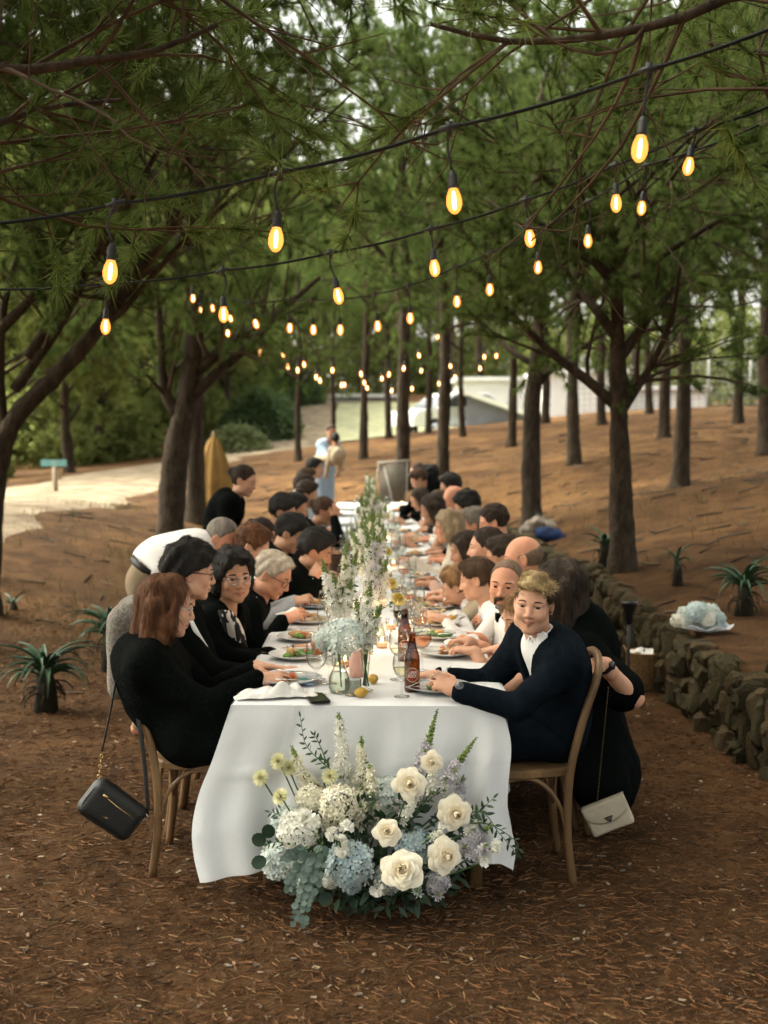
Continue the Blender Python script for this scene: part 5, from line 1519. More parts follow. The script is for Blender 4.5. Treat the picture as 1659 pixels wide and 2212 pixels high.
def blob_mesh(name, m, r, seed, squash=.6):
    bm = bmesh.new(); bmesh.ops.create_icosphere(bm, subdivisions=2, radius=r)
    for v in bm.verts:
        p = np.array(v.co); p = p * (1 + .28 * wob(p[None] / r, 3.5, seed)[0]); p[2] *= squash; v.co = p
    me = bpy.data.meshes.new(name); bm.to_mesh(me); bm.free(); me.materials.append(m)
    me.polygons.foreach_set('use_smooth', np.full(len(me.polygons), True))
    return me
_FD = [blob_mesh(n, FOODM[i], r, 20 + i, s) for i, (n, r, s) in enumerate([('meat', .026, .6), ('potato', .024, .8), ('salad', .026, .45), ('tomato', .016, .8), ('bread', .034, .55)])]
def food(x, y, who, seed):
    r = np.random.default_rng(seed)
    root = empty('meal', (x, y, TZ + .0095), 0, 'half eaten food on the plate of ' + who, 'food', 'meals on the plates')
    for i in range(9):
        k = r.integers(0, 5)
        a, d = r.uniform(0, 6.28), r.uniform(0, .062)
        link(['meat', 'potato', 'salad', 'tomato', 'bread'][k], _FD[k], root, loc=(d * math.cos(a), d * math.sin(a), .009 + r.uniform(0, .012)), rot=(0, 0, r.uniform(0, 6)), scale=r.uniform(.6, 1.1))
def fork_mesh():
    mb = MB().tube([(-.10, 0, .004), (-.03, 0, .003), (.045, 0, .006)], [.0045, .0028, .003], 6, flat=.5)
    mb.box((.060, 0, .006), (.032, .021, .0016))
    for k in (-1, 0, 1): mb.tube([(.072, k * .0075, .006), (.098, k * .0072, .008)], .0016, 4)
    return mb.mesh('fork', METAL)
def knife_mesh():
    mb = MB().tube([(-.10, 0, .004), (-.01, 0, .004)], [.0055, .0045], 6, flat=.6)
    mb.add([(-.01, -.006, .004), (.09, -.007, .004), (.105, .003, .004), (-.01, .006, .004), (-.01, -.006, .006), (.09, -.006, .005), (.105, .003, .005), (-.01, .006, .0075)], [[3, 2, 1, 0], [4, 5, 6, 7], [0, 1, 5, 4], [1, 2, 6, 5], [2, 3, 7, 6], [3, 0, 4, 7]])
    return mb.mesh('knife', METAL)
_FK, _KN = fork_mesh(), knife_mesh()
def napkin_mesh(seed, w=.2, h=.14, amp=.02):
    u = np.linspace(-.5, .5, 40)
    X, Y = np.meshgrid(u * w, u * h, indexing='ij')
    p = np.stack([X, Y, 0 * X], -1)
    z = amp * np.abs(wob(p.reshape(-1, 3), 34 * .2 / w, seed).reshape(X.shape)) + amp * .7 * np.abs(wob(p.reshape(-1, 3), 70 * .2 / w, seed + 5).reshape(X.shape)) + .15 * amp
    z *= np.clip(1.15 - (np.abs(X / w) * 2) ** 3, .1, 1) * np.clip(1.15 - (np.abs(Y / h) * 2) ** 3, .1, 1)
    X = X * (1 + .1 * np.sin(Y * 30 + seed)); Y = Y * (1 + .12 * np.sin(X * 25 + seed))
    me = MB().grid(np.stack([X, Y, z + .004], -1)).mesh('napkin', LINEN_N)
    return me
LINEN_N = mat('napkin_linen', (0.68, 0.66, 0.62), .9, .05, 60, bump=.3, bscale=300)
_NK = [napkin_mesh(k) for k in (1, 2, 3)]
rs = np.random.default_rng(77)
for n, I in enumerate(SEATS):
    s = -1 if math.cos(I['facing']) > 0 else 1
    y, who = I['y'], I['desc']
    if I['desc'] == 'the woman in black': continue
    px = s * .335
    if who == 'the blond man':
        px, y = at(945, 1492, 4.72)[0], 4.70
    if who == 'the auburn haired woman': y = 4.86
    if who == 'the curly haired man in glasses': y = 5.4
    near = y < 9.5
    link('dinner_plate', _PL if n % 4 else _PLG, None, loc=(px, y, TZ + .003), rot=(0, 0, n))
    tag(bpy.context.scene.objects[-1] if False else COL.objects[-1], ('white' if n % 4 else 'grey stoneware') + ' dinner plate in front of ' + who, 'plate', 'dinner plates along the table')
    if y < 13: food(px, y, who, n)
    o = link('fork', _FK, None, loc=(px + s * -.05, y + s * .07 - .02, TZ + .026), rot=(0, .06, (0 if s < 0 else PI) + rs.normal(0, .5)))
    tag(o, 'steel fork resting on the plate of ' + who, 'fork', 'forks along the table')
    if near:
        o = link('knife', _KN, None, loc=(px + s * -.03, y - s * .06, TZ + .026), rot=(0, .06, (0 if s < 0 else PI) + rs.normal(0, .5)))
        tag(o, 'steel knife resting on the plate of ' + who, 'knife', 'knives along the table')
    gx = s * rs.uniform(.13, .2)
    if who not in ('the blond man', 'the auburn haired woman'):
        wine_glass(gx, y - .10 + rs.uniform(-.04, .04), 'wine', [WINE_P, WINE_W, None, WINE_R][n % 4], .135, 'wine glass ' + ['of rose wine', 'of white wine', 'standing empty', 'of red wine'][n % 4] + ' set before ' + who)
        if y < 14: wine_glass(gx + s * .055, y + .06 + rs.uniform(-.04, .04), 'small', [WATER, None, WINE_W][n % 3], .105, 'small glass ' + ['of water', 'standing empty', 'of white wine'][n % 3] + ' set before ' + who)
    if n % 3 == 0 and who != 'the auburn haired woman':
        o = link('napkin', _NK[n % 3], None, loc=(s * .42, y + .26, TZ + .002), rot=(0, 0, rs.uniform(0, 3)))
        tag(o, 'crumpled white napkin beside the plate of ' + who, 'napkin', 'napkins on the table')
# the near end of the table, piece by piece
def onz(px, py):
    """the point of the table top seen at a photo pixel"""
    v = _R @ np.array([px - CXP, -(py - CYP), -FPX])
    t = (TZ - CAM_H) / v[2]
    return np.array([v[0] * t, v[1] * t, TZ])
p = onz(596, 1506)
tag(link('napkin', napkin_mesh(9, .29, .12, .034), None, loc=(p[0], p[1] - .005, TZ + .003), rot=(0, 0, .12)), 'large crumpled white napkin at the near left corner of the table', 'napkin', 'napkins on the table')
p = onz(684, 1512)
ph = empty('mobile_phone', (p[0], p[1], TZ + .003), .25, 'black mobile phone lying near the table edge under the empty wine glass', 'phone')
def rslab(sx, sy, sz, r, name, m, parent, z=0, seg=5):
    bm = bmesh.new()
    pts = []
    for cx, cy, a0 in ((sx / 2 - r, sy / 2 - r, 0), (-sx / 2 + r, sy / 2 - r, PI / 2), (-sx / 2 + r, -sy / 2 + r, PI), (sx / 2 - r, -sy / 2 + r, 1.5 * PI)):
        for k in range(seg + 1):
            a = a0 + k * PI / 2 / seg; pts.append((cx + r * math.cos(a), cy + r * math.sin(a)))
    lo = [bm.verts.new((a, b, z)) for a, b in pts]; hi = [bm.verts.new((a, b, z + sz)) for a, b in pts]
    bm.faces.new(lo[::-1]); bm.faces.new(hi)
    for i in range(len(pts)): bm.faces.new((lo[i], lo[(i + 1) % len(pts)], hi[(i + 1) % len(pts)], hi[i]))
    me = bpy.data.meshes.new(name); bm.to_mesh(me); bm.free(); me.materials.append(m)
    return link(name, me, parent)
rslab(.078, .152, .008, .012, 'case', BLACKP, ph); rslab(.072, .146, .001, .010, 'screen', mat('phone_screen', (0.012, 0.012, 0.014), .05, .1, spec=.8), ph, .0082)
p = onz(683, 1506); wine_glass(p[0], p[1] + .03, 'wine', None, 0, 'empty wine glass nearest the phone at the left of the table end', big=1.02)
p = onz(712, 1478); wine_glass(p[0], p[1], 'small', None, 0, 'empty stemmed glass just behind the one by the phone')
p = onz(868, 1507); wine_glass(p[0], p[1], 'small', WINE_W, .112, 'glass of white wine nearest the table end in front of the beer bottle', big=1.0)
p = onz(861, 1470); wine_glass(p[0], p[1], 'wine', WATER, .128, 'tall glass of pale wine behind the nearest white wine glass')
p = onz(912, 1452); wine_glass(p[0], p[1], 'wine', WINE_P, .150, 'glass of rose wine behind the labelled beer bottle')
p = onz(905, 1402); wine_glass(p[0], p[1], 'wine', WINE_P, .145, 'second glass of rose wine, beyond the plate with cutlery')
p = onz(868, 1392); wine_glass(p[0], p[1], 'wine', WINE_R, .155, 'glass of dark red wine in front of the far beer bottle')
p = onz(688, 1418)
tag(link('tumbler', MB().lathe([(.0005, 0), (.03, 0), (.036, .10), (.0345, .10), (.0288, .004), (.0005, .004)], 22).mesh('tumbler', GLASS), None, loc=(p[0], p[1], TZ + .003)), 'tumbler of orange drink behind the empty wine glass on the left', 'glass')
link('drink', MB().lathe([(.0004, .005), (.0284, .005), (.033, .075), (.0004, .075)], 20).mesh('drink', ORANGE), COL.objects[-1])

def beer_bottle(px, py, label, red):
    p = onz(px, py)
    r = empty('beer_bottle', (p[0], p[1], TZ + .003), 0, label, 'bottle')
    MB().lathe([(.0005, .002), (.028, .0), (.0305, .004), (.0305, .120), (.029, .138), (.0195, .165), (.0145, .190), (.0130, .218), (.0145, .220), (.0145, .228), (.0125, .230), (.0005, .230)], 28).build('glass', AMBER, r)
    if not red: return
    RED = mat('label_red', (0.28, 0.035, 0.025), .5, .15, 30); RIM = mat('label_gold', (0.62, 0.50, 0.30), .4, .1); TXT = mat('label_text', (0.66, 0.60, 0.52), .6, .05)
    R0 = .0311
    def wrap(nm, poly_fn, m, k, zc=.068, a0=-PI / 2):
        a = np.linspace(0, 2 * PI, 33)[:-1]
        q = np.array([poly_fn(t) for t in a])
        v = [[R0 + k, 0, 0]] * 0
        V3 = [((R0 + k) * math.cos(a0 + x / R0), (R0 + k) * math.sin(a0 + x / R0), zc + z) for x, z in q] 
        inner = [((R0 + k) * math.cos(a0 + x * f / R0), (R0 + k) * math.sin(a0 + x * f / R0), zc + z * f) for f in (.75, .5, .25) for x, z in q]
        Vv = V3 + inner + [((R0 + k) * math.cos(a0), (R0 + k) * math.sin(a0), zc)]
        mb = MB(); F = []
        for ring in range(3):
            for i in range(32): F.append([ring * 32 + i, ring * 32 + (i + 1) % 32, (ring + 1) * 32 + (i + 1) % 32, (ring + 1) * 32 + i])
        mb.add(Vv, F); mb.f.append(np.array([[96 + i, 96 + (i + 1) % 32, 128] for i in range(32)])); mb.mi.append(np.zeros(32, int))
        return mb.build(nm, m, r)
    rim = wrap('label_rim', lambda t: (.0265 * math.cos(t), .0285 * math.sin(t)), RIM, .0)
    lab = wrap('label', lambda t: (.0238 * math.cos(t), .0258 * math.sin(t)), RED, .0006)
    for txt, zc in (('SUPER', .0765), ('BOCK', .0635)):
        cu = bpy.data.curves.new('lettering', 'FONT'); cu.body = txt; cu.size = .0158; cu.align_x = 'CENTER'; cu.align_y = 'CENTER'; cu.offset = .0004
        to = bpy.data.objects.new('lettering', cu); COL.objects.link(to)
        dg = bpy.context.evaluated_depsgraph_get()
        me = bpy.data.meshes.new_from_object(to.evaluated_get(dg)); bpy.data.objects.remove(to)
        for v in me.vertices:
            x, z = v.co.x * .82, v.co.y
            v.co = ((R0 + .0013) * math.cos(-PI / 2 + x / R0), (R0 + .0013) * math.sin(-PI / 2 + x / R0), z + zc)
        me.materials.clear(); me.materials.append(TXT)
        link('lettering', me, lab)
    MB().lathe([(.0140, .186), (.0185, .166), (.0192, .166), (.0149, .187)], 24).build('neck_label', RED, r)
beer_bottle(890, 1494, 'brown beer bottle with a round red label by the blond man\'s hand', True)
beer_bottle(874, 1428, 'second brown beer bottle farther back, behind the white wine glass', True)
# candles, ribbed holder, lemons
RIB = thin_glass('ribbed_glass', (.78, .80, .78), 1.7, .12)
def ribbed_holder(px, py, label, sc=1.0):
    p = onz(px, py)
    a = np.arange(60) * 2 * PI / 60
    rr = .030 + .0014 * np.sign(np.cos(30 * a))
    prof = [(0.02, 0.002), (1, .0), (1.02, .03), (1.04, .062), (.96, .062), (.93, .006), (.02, .006)]
    P = np.array([[(k * q * math.cos(t), k * q * math.sin(t), z) for q, t in zip(rr, a)] for k, z in prof])
    i0 = (np.arange(6) * 60)[:, None] + np.arange(60); i1 = (np.arange(6) * 60)[:, None] + (np.arange(60) + 1) % 60
    tag(MB().add(P.reshape(-1, 3), np.stack([i0, i1, i1 + 60, i0 + 60], -1).reshape(-1, 4)).build('candle_holder', RIB, None, smooth=False, loc=(p[0], p[1], TZ + .003), scale=sc), label, 'candle holder')
ribbed_holder(763, 1503, 'ribbed glass candle holder at the near table end')
FLAME = mat('flame', (1, .6, .2), .5, emit=(1.0, 0.50, 0.16), estr=14)
WAX = mat('wax', (0.80, 0.55, 0.40), .4, .05, sss=.0, transl=.5)
def votive(x, y, label):
    r = link('tealight', MB().lathe([(.0005, 0), (.026, 0), (.030, .055), (.0285, .055), (.025, .004), (.0005, .004)], 18).mesh('glass', GLASS), None, loc=(x, y, TZ + .003))
    tag(r, label, 'candle', 'lit tealights down the middle of the table')
    c = MB().lathe([(.0005, .005), (.0235, .005), (.0245, .024), (.0005, .024)], 14).build('candle', WAX, r)
    MB().lathe([(.0003, .025), (.0035, .029), (.0045, .034), (.0028, .042), (.0003, .050)], 8).build('flame', FLAME, c)
    ld = bpy.data.lights.new('candle_light', 'POINT'); ld.energy = .35; ld.color = (1, .6, .3); ld.shadow_soft_size = .02
    lo = bpy.data.objects.new('candle_light', ld); COL.objects.link(lo); lo.parent = r; lo.location = (0, 0, .07)
for (px, py, lab) in [(745, 1440, 'lit tealight hidden behind the nearest vase'), (825, 1400, 'lit tealight right of the big white flower bunch'), (845, 1360, 'lit tealight before the yellow roses'), (733, 1300, 'lit tealight left of the centre flowers'),
                      (850, 1225, 'lit tealight beside the women in white sleeves'), (845, 1160, 'lit tealight halfway down the table'), (775, 1110, 'lit tealight near the far left end'), (868, 1092, 'lit tealight at the far right end')]:
    p = onz(px, py); votive(p[0], p[1], lab)
pc = onz(770, 1462)
cd = empty('pillar_candle', (pc[0], pc[1], TZ + .003), 0, 'pink pillar candle behind the nearest vase', 'candle')
MB().lathe([(.0005, 0), (.030, 0), (.030, .105), (.026, .110), (.0005, .108)], 20).build('candle', mat('pink_wax', (0.72, 0.46, 0.37), .4, .05, transl=.3), cd)
LEM = mat('lemon_skin', (0.42, 0.26, 0.045), .5, .2, 30, bump=.3, bscale=220)
_lm = MB().lathe([(.0005, -.040), (.006, -.037), (.012, -.032), (.024, -.020), (.029, -.002), (.027, .014), (.018, .028), (.008, .035), (.005, .040), (.0005, .042)], 18).mesh('lemon', LEM)
for px, py, rz, lab in [(806, 1478, .4, 'lemon right of the single stem vase'), (780, 1508, 1.8, 'lemon half hidden behind the ribbed candle holder'), (975, 1345, .9, 'lemon near the boy in white'), (838, 1250, 2, 'lemon beside the centre flowers'), (760, 1190, 1, 'lemon left of the flowers, halfway down')]:
    p = onz(px, py); tag(link('lemon', _lm, None, loc=(p[0], p[1], TZ + .022), rot=(PI / 2 - .1, 0, rz), scale=.7), lab, 'lemon', 'lemons on the table')
p = onz(733, 1238)
bk = empty('bread_basket', (p[0] + .02, p[1], TZ + .003), 0, 'dark brown bread basket beside the man in the black suit', 'basket')
wick = mat('dark_wicker', (0.06, 0.028, 0.014), .7, .4, 40, bump=.8, bscale=90)
mbk = MB()
for k in range(11): mbk.tube([(.085 * (1 + .015 * k) * math.cos(a), .07 * (1 + .015 * k) * math.sin(a), .006 + k * .0115) for a in np.linspace(0, 2 * PI, 25)], .0066, 5, cap=False)
mbk.build('weave', wick, bk); MB().tube(smooth_curve([(-.09, 0, .12), (-.06, 0, .20), (0, 0, .225), (.06, 0, .20), (.09, 0, .12)], 16), .006, 6).build('handle', wick, bk)
# small blue and green favours next to the plates
for px, py, c, lab in [(655, 1472, 'teal', 'crumpled teal napkin ring ribbon by the auburn haired woman'), (668, 1482, 'blue', 'pale blue ribbon by the empty wine glasses')]:
    p = onz(px, py)
    tag(link('ribbon', blob_mesh('ribbon', mat('ribbon_' + c, (0.03, 0.20, 0.18) if c == 'teal' else (0.26, 0.36, 0.50), .6, .2), .022, 5, .35), None, loc=(p[0], p[1], TZ + .010)), lab, 'ribbon')
p = onz(870, 1256)
tag(rslab(.21, .15, .006, .004, 'menu_card', mat('paper', (0.70, 0.72, 0.74), .8, .03), None), 'pale menu card lying in front of the small curly haired child', 'card'); COL.objects[-1].location = (.28, 7.35, TZ + .003)
# ------------------------------------------------------------------ flowers
PET = {'cream': mat('petal_cream', (0.74, 0.70, 0.54), .6, scale=30, col2=(0.84, 0.81, 0.68), transl=.3, spec=.2), 'white': mat('petal_white', (0.74, 0.73, 0.64), .6, scale=30, col2=(0.85, 0.84, 0.77), transl=.3, spec=.2),
       'rose': mat('petal_rose', (0.78, 0.70, 0.52), .6, scale=25, col2=(0.85, 0.79, 0.65), transl=.10, spec=.2), 'blue': mat('petal_blue', (0.40, 0.52, 0.56), .6, scale=24, col2=(0.66, 0.73, 0.69), transl=.3, spec=.2),
       'paleblue': mat('petal_pale_blue', (0.56, 0.64, 0.62), .6, scale=24, col2=(0.76, 0.79, 0.72), transl=.3, spec=.2), 'lilac': mat('petal_lilac', (0.48, 0.45, 0.50), .6, scale=30, col2=(0.72, 0.69, 0.68), transl=.3, spec=.2),
       'lemon': mat('petal_lemon', (0.68, 0.66, 0.38), .6, scale=30, col2=(0.76, 0.74, 0.50), transl=.3, spec=.2), 'yellow': mat('petal_yellow', (0.62, 0.52, 0.17), .6, scale=30, col2=(0.72, 0.64, 0.30), transl=.3, spec=.2)}
HEART = mat('rose_heart', (0.73, 0.62, 0.42), .6, scale=25, col2=(0.80, 0.71, 0.53), transl=.08, spec=.15)
HEART_Y = mat('yellow_rose_heart', (0.58, 0.42, 0.08), .6, scale=25, col2=(0.66, 0.50, 0.13), transl=.08)
LEAF = mat('leaf_green', (0.025, 0.055, 0.02), .5, scale=12, col2=(0.07, 0.12, 0.045), transl=.15, spec=.4)
LEAF_D = mat('leaf_dark', (0.010, 0.026, 0.014), .5, scale=12, col2=(0.028, 0.055, 0.025), transl=.1, spec=.4)
EUC = mat('eucalyptus_leaf', (0.06, 0.095, 0.08), .65, scale=12, col2=(0.14, 0.185, 0.155), transl=.1)
STEM = mat('flower_stem', (0.05, 0.10, 0.03), .6, .25, 20)
BUD = mat('green_bud', (0.16, 0.22, 0.06), .6, .3, 40)

def floret_tpl(n=5, cup=.35, wide=.62):
    v, f = [(0, 0, 0)], []
    for k in range(n):
        a = k * 2 * PI / n
        h = wide * PI / n
        b = len(v)
        v += [(.55 * math.cos(a - h), .55 * math.sin(a - h), cup * .35), (1.0 * math.cos(a - h * .55), 1.0 * math.sin(a - h * .55), cup), (1.0 * math.cos(a + h * .55), 1.0 * math.sin(a + h * .55), cup * 1.1), (.55 * math.cos(a + h), .55 * math.sin(a + h), cup * .35)]
        f += [[0, b, b + 3, 0], [b, b + 1, b + 2, b + 3]]
    return np.array(v, float), f
def scatter(mb, tpl, pos, nor, size, seed, mi=0):
    tv, tf = tpl
    r = np.random.default_rng(seed)
    tris = np.array([[q[0], q[1], q[2]] for q in tf if q[0] == q[3]]).reshape(-1, 3); quads = np.array([q for q in tf if q[0] != q[3]]).reshape(-1, 4)
    n = len(pos)
    z = nor / (np.linalg.norm(nor, axis=1)[:, None] + 1e-9)
    x = np.cross(z, r.normal(size=(n, 3))); x /= np.linalg.norm(x, axis=1)[:, None] + 1e-9
    y = np.cross(z, x)
    V = (tv[None, :, 0, None] * x[:, None] + tv[None, :, 1, None] * y[:, None] + tv[None, :, 2, None] * z[:, None]) * np.asarray(size).reshape(-1, 1, 1) + pos[:, None]
    base = mb.n
    mb.v.append(V.reshape(-1, 3)); off = (np.arange(n) * len(tv))[:, None, None] + base
    for F in (tris, quads):
        if len(F):
            q = (F[None] + off).reshape(-1, F.shape[1]); mb.f.append(q)
            mb.mi.append(np.repeat(np.broadcast_to(mi, (n,)), len(F)).astype(int))
    mb.n += n * len(tv)
T5, T4 = floret_tpl(5), floret_tpl(4, .18, .8)

def hydrangea(R, seed, mats, flat=.8):
    r = np.random.default_rng(seed)
    n = int(115)
    i = np.arange(n) + .5
    ph = np.arccos(1 - 1.55 * i / n); th = i * 2.39996
    d = np.stack([np.cos(th) * np.sin(ph), np.sin(th) * np.sin(ph), np.cos(ph)], -1)
    lump = 1 + .10 * wob(d, 4, seed)
    p = d * R * lump[:, None] * np.array([1, 1, flat]) * r.uniform(.9, 1.04, n)[:, None]
    mb = MB(); scatter(mb, T4, p, d + r.normal(0, .3, d.shape), r.uniform(.155, .24, n) * R * 1.25, seed)
    return mb.mesh('hydrangea', mats)
def rose(R, seed, open_=1.0):
    mb = MB(); r = np.random.default_rng(seed)
    u = np.linspace(-1, 1, 7); v = np.linspace(0, 1, 8)
    k = 0
    for ring, (n, rad, h, flare, wd) in enumerate([(3, .15, .88, .0, 1.3), (4, .25, .90, .0, 1.1), (5, .34, .88, .04, 1.0), (5, .43, .84, .16, .95), (6, .53, .76, .36, .8), (6, .64, .64, .62, .75), (6, .74, .48, .95, .72)]):
        for j in range(n):
            a0 = j * 2 * PI / n + ring * .7 + r.normal(0, .12)
            U, Vv = np.meshgrid(u, v, indexing='ij')
            a = a0 + U * wd * (.45 + .55 * np.sin(np.clip(Vv, .12, 1) * PI * .72))
            h_ = h * r.uniform(.9, 1.08); rad_ = rad
            rr = (rad * (.35 + .65 * Vv ** .7) if ring > 1 else rad * (.55 + .62 * np.sin(Vv * PI * .90))) + flare * open_ * .38 * Vv ** 3 - .05 * U ** 2 * Vv
            z = h_ * Vv * (1 - .16 * U ** 2) - flare * open_ * .26 * Vv ** 3.2 - .05 * ring
            tip = (1 - 1.1 * np.abs(U) ** .8) * Vv ** 4 * .20 * flare
            rr = rr + .075 * U * (.4 + .6 * Vv) * (1 if ring else .6) + .11 * np.maximum(0, Vv - .78) / .22 * (ring > 1) * (1 - .5 * U ** 2); z = z - .07 * (np.maximum(0, Vv - .78) / .22) ** 2 * (ring > 1)
            P = np.stack([(rr + tip) * np.cos(a), (rr + tip) * np.sin(a), z + .03 * np.sin(U * 5 + j) * Vv ** 3 * flare], -1) * R
            mb.grid(P * np.array([1 + r.normal(0, .05), 1 + r.normal(0, .05), 1]), 1 if ring < 4 else 0)
    return mb.mesh('rose', [PET['rose'], HEART])
def dahlia(R, seed):
    mb = MB(); r = np.random.default_rng(seed)
    tv = np.array([(0, -.10, 0), (.55, -.17, .03), (1, 0, .10), (.55, .17, .03), (0, .10, 0), (.5, 0, -.03)]); tf = [[0, 1, 5, 4], [1, 2, 3, 5], [5, 3, 4, 4]]
    for ring in range(8):
        n = 15 - ring
        el = -.25 + ring * .21
        for j in range(n):
            a = j * 2 * PI / n + ring * .4 + r.normal(0, .06)
            L = R * (1 - .07 * ring)
            x = np.array([math.cos(a) * math.cos(el), math.sin(a) * math.cos(el), math.sin(el)]); y = np.array([-math.sin(a), math.cos(a), 0]); z = np.cross(x, y)
            V = (tv[:, :1] * x + tv[:, 1:2] * y + tv[:, 2:] * z * 1.5) * L
            mb.add(V, [[0, 1, 5, 4], [1, 2, 3, 5]]); b = mb.n - 6
            mb.f.append(np.array([[5, 3, 4]]) + b); mb.mi.append(np.zeros(1, int))
    return mb.mesh('dahlia', PET['lemon'])
def spike(pts, width, seed, pet, bud=.22, dens=1.0, start=.12, fs=.017, green=.10):
    """Delphinium or stock: florets winding round the stem, green buds at the tip."""
    r = np.random.default_rng(seed)
    C = smooth_curve(pts, 20)
    s = np.r_[0, np.cumsum(np.linalg.norm(np.diff(C, axis=0), axis=1))]; L = s[-1]
    mb = MB().tube(C, np.linspace(.0038, .0015, len(C)), 6, mi=1)
    n = max(12, int(L * (1 - start) * 260 * dens))
    t = start + (1 - start) * (np.arange(n) + .5) / n
    P = np.stack([np.interp(t * L, s, C[:, k]) for k in range(3)], -1)
    tan = nrm(C[-1] - C[0]); Fm = frame_to(tan)
    a = np.arange(n) * 2.4 + r.normal(0, .3, n)
    out = np.cos(a)[:, None] * Fm[:, 0] + np.sin(a)[:, None] * Fm[:, 1]
    w = width * .5 * np.clip((1.06 - t) / .5, .18, 1) * r.uniform(.55, 1.1, n)
    isb = (t > 1 - bud) | (r.random(n) < green)
    pos = P + out * w[:, None] + tan * .004
    nor = out + tan * .25 + r.normal(0, .35, out.shape)
    scatter(mb, T5, pos[~isb], nor[~isb], fs * r.uniform(.75, 1.15, (~isb).sum()), seed, 0)
    inner = r.random((~isb).sum()) < .5
    scatter(mb, T5, (P + out * w[:, None] * .5)[~isb][inner], nor[~isb][inner], fs * .8 * np.ones(inner.sum()), seed + 1, 0)
    oc = np.array([(1, 0, 0), (-1, 0, 0), (0, 1, 0), (0, -1, 0), (0, 0, 1.4), (0, 0, -1.2)], float), [[0, 2, 4, 0], [2, 1, 4, 2], [1, 3, 4, 1], [3, 0, 4, 3], [2, 0, 5, 2], [1, 2, 5, 1], [3, 1, 5, 3], [0, 3, 5, 0]]
    scatter(mb, oc, pos[isb], nor[isb], .0055 * (1.5 - np.clip((t[isb] - (1 - bud)) / max(bud, .01), 0, 1)), seed + 2, 2)
    return mb.mesh('flower_spike', [pet, STEM, BUD])
LEAF_T = (np.array([(0, 0, 0), (.35, -.17, .04), (.72, -.12, .03), (1, 0, -.03), (.72, .12, .03), (.35, .17, .04), (.4, 0, -.01), (.72, 0, -.01)]), [[0, 1, 6, 5], [6, 1, 2, 7], [6, 7, 4, 5], [7, 2, 3, 4]])
ROUND_T = (np.array([(0, 0, 0), (.3, -.38, .05), (.75, -.42, .04), (1, -.0, -.02), (.75, .42, .04), (.3, .38, .05), (.4, 0, -.01), (.75, 0, -.01)]), LEAF_T[1])
_ra = np.arange(11) * 2 * PI / 11
ROUND_T = (np.vstack([[(.5, 0, -.02)], np.c_[.5 - .5 * np.cos(_ra), .44 * np.sin(_ra), .05 * np.abs(np.sin(_ra))]]), [[0, 1 + k, 1 + (k + 1) % 11] for k in range(11)])
def leaf_on(mb, base, dirn, up, size, tpl, mi=0):
    x = nrm(dirn); y = nrm(np.cross(up, x)); z = np.cross(x, y)
    v = (tpl[0][:, :1] * x + tpl[0][:, 1:2] * y + tpl[0][:, 2:] * z) * size
    mb.add(v + base, tpl[1], mi)
def sprig(pts, n, size, tpl, seed, mats, droop=0.0, pair=False, name='leaf_sprig'):
    r = np.random.default_rng(seed)
    C = smooth_curve(pts, 20)
    mb = MB().tube(C, np.linspace(.0026, .0010, len(C)), 5, mi=1)
    tn = np.gradient(C, axis=0)
    for k in range(n):
        t = .12 + .88 * (k + .5) / n
        i = min(len(C) - 1, int(t * (len(C) - 1)))
        d0 = nrm(tn[i])
        for s in ((-1, 1) if pair else ((-1) ** k,)):
            side = nrm(np.cross(d0, np.array([0, -1.0, .2]))) * s
            dd = d0 * r.uniform(.4, .8) + side * r.uniform(.6, 1) + np.array([0, -r.uniform(0, .5), -droop])
            leaf_on(mb, C[i], dd, nrm(np.array([0, -1, .4]) + r.normal(0, .35, 3)), size * r.uniform(.75, 1.15) * (1 - .35 * t), tpl, 0)
    leaf_on(mb, C[-1], tn[-1], np.array([0, -1, .3]), size * .7, tpl, 0)
    return mb.mesh(name, [mats, STEM])

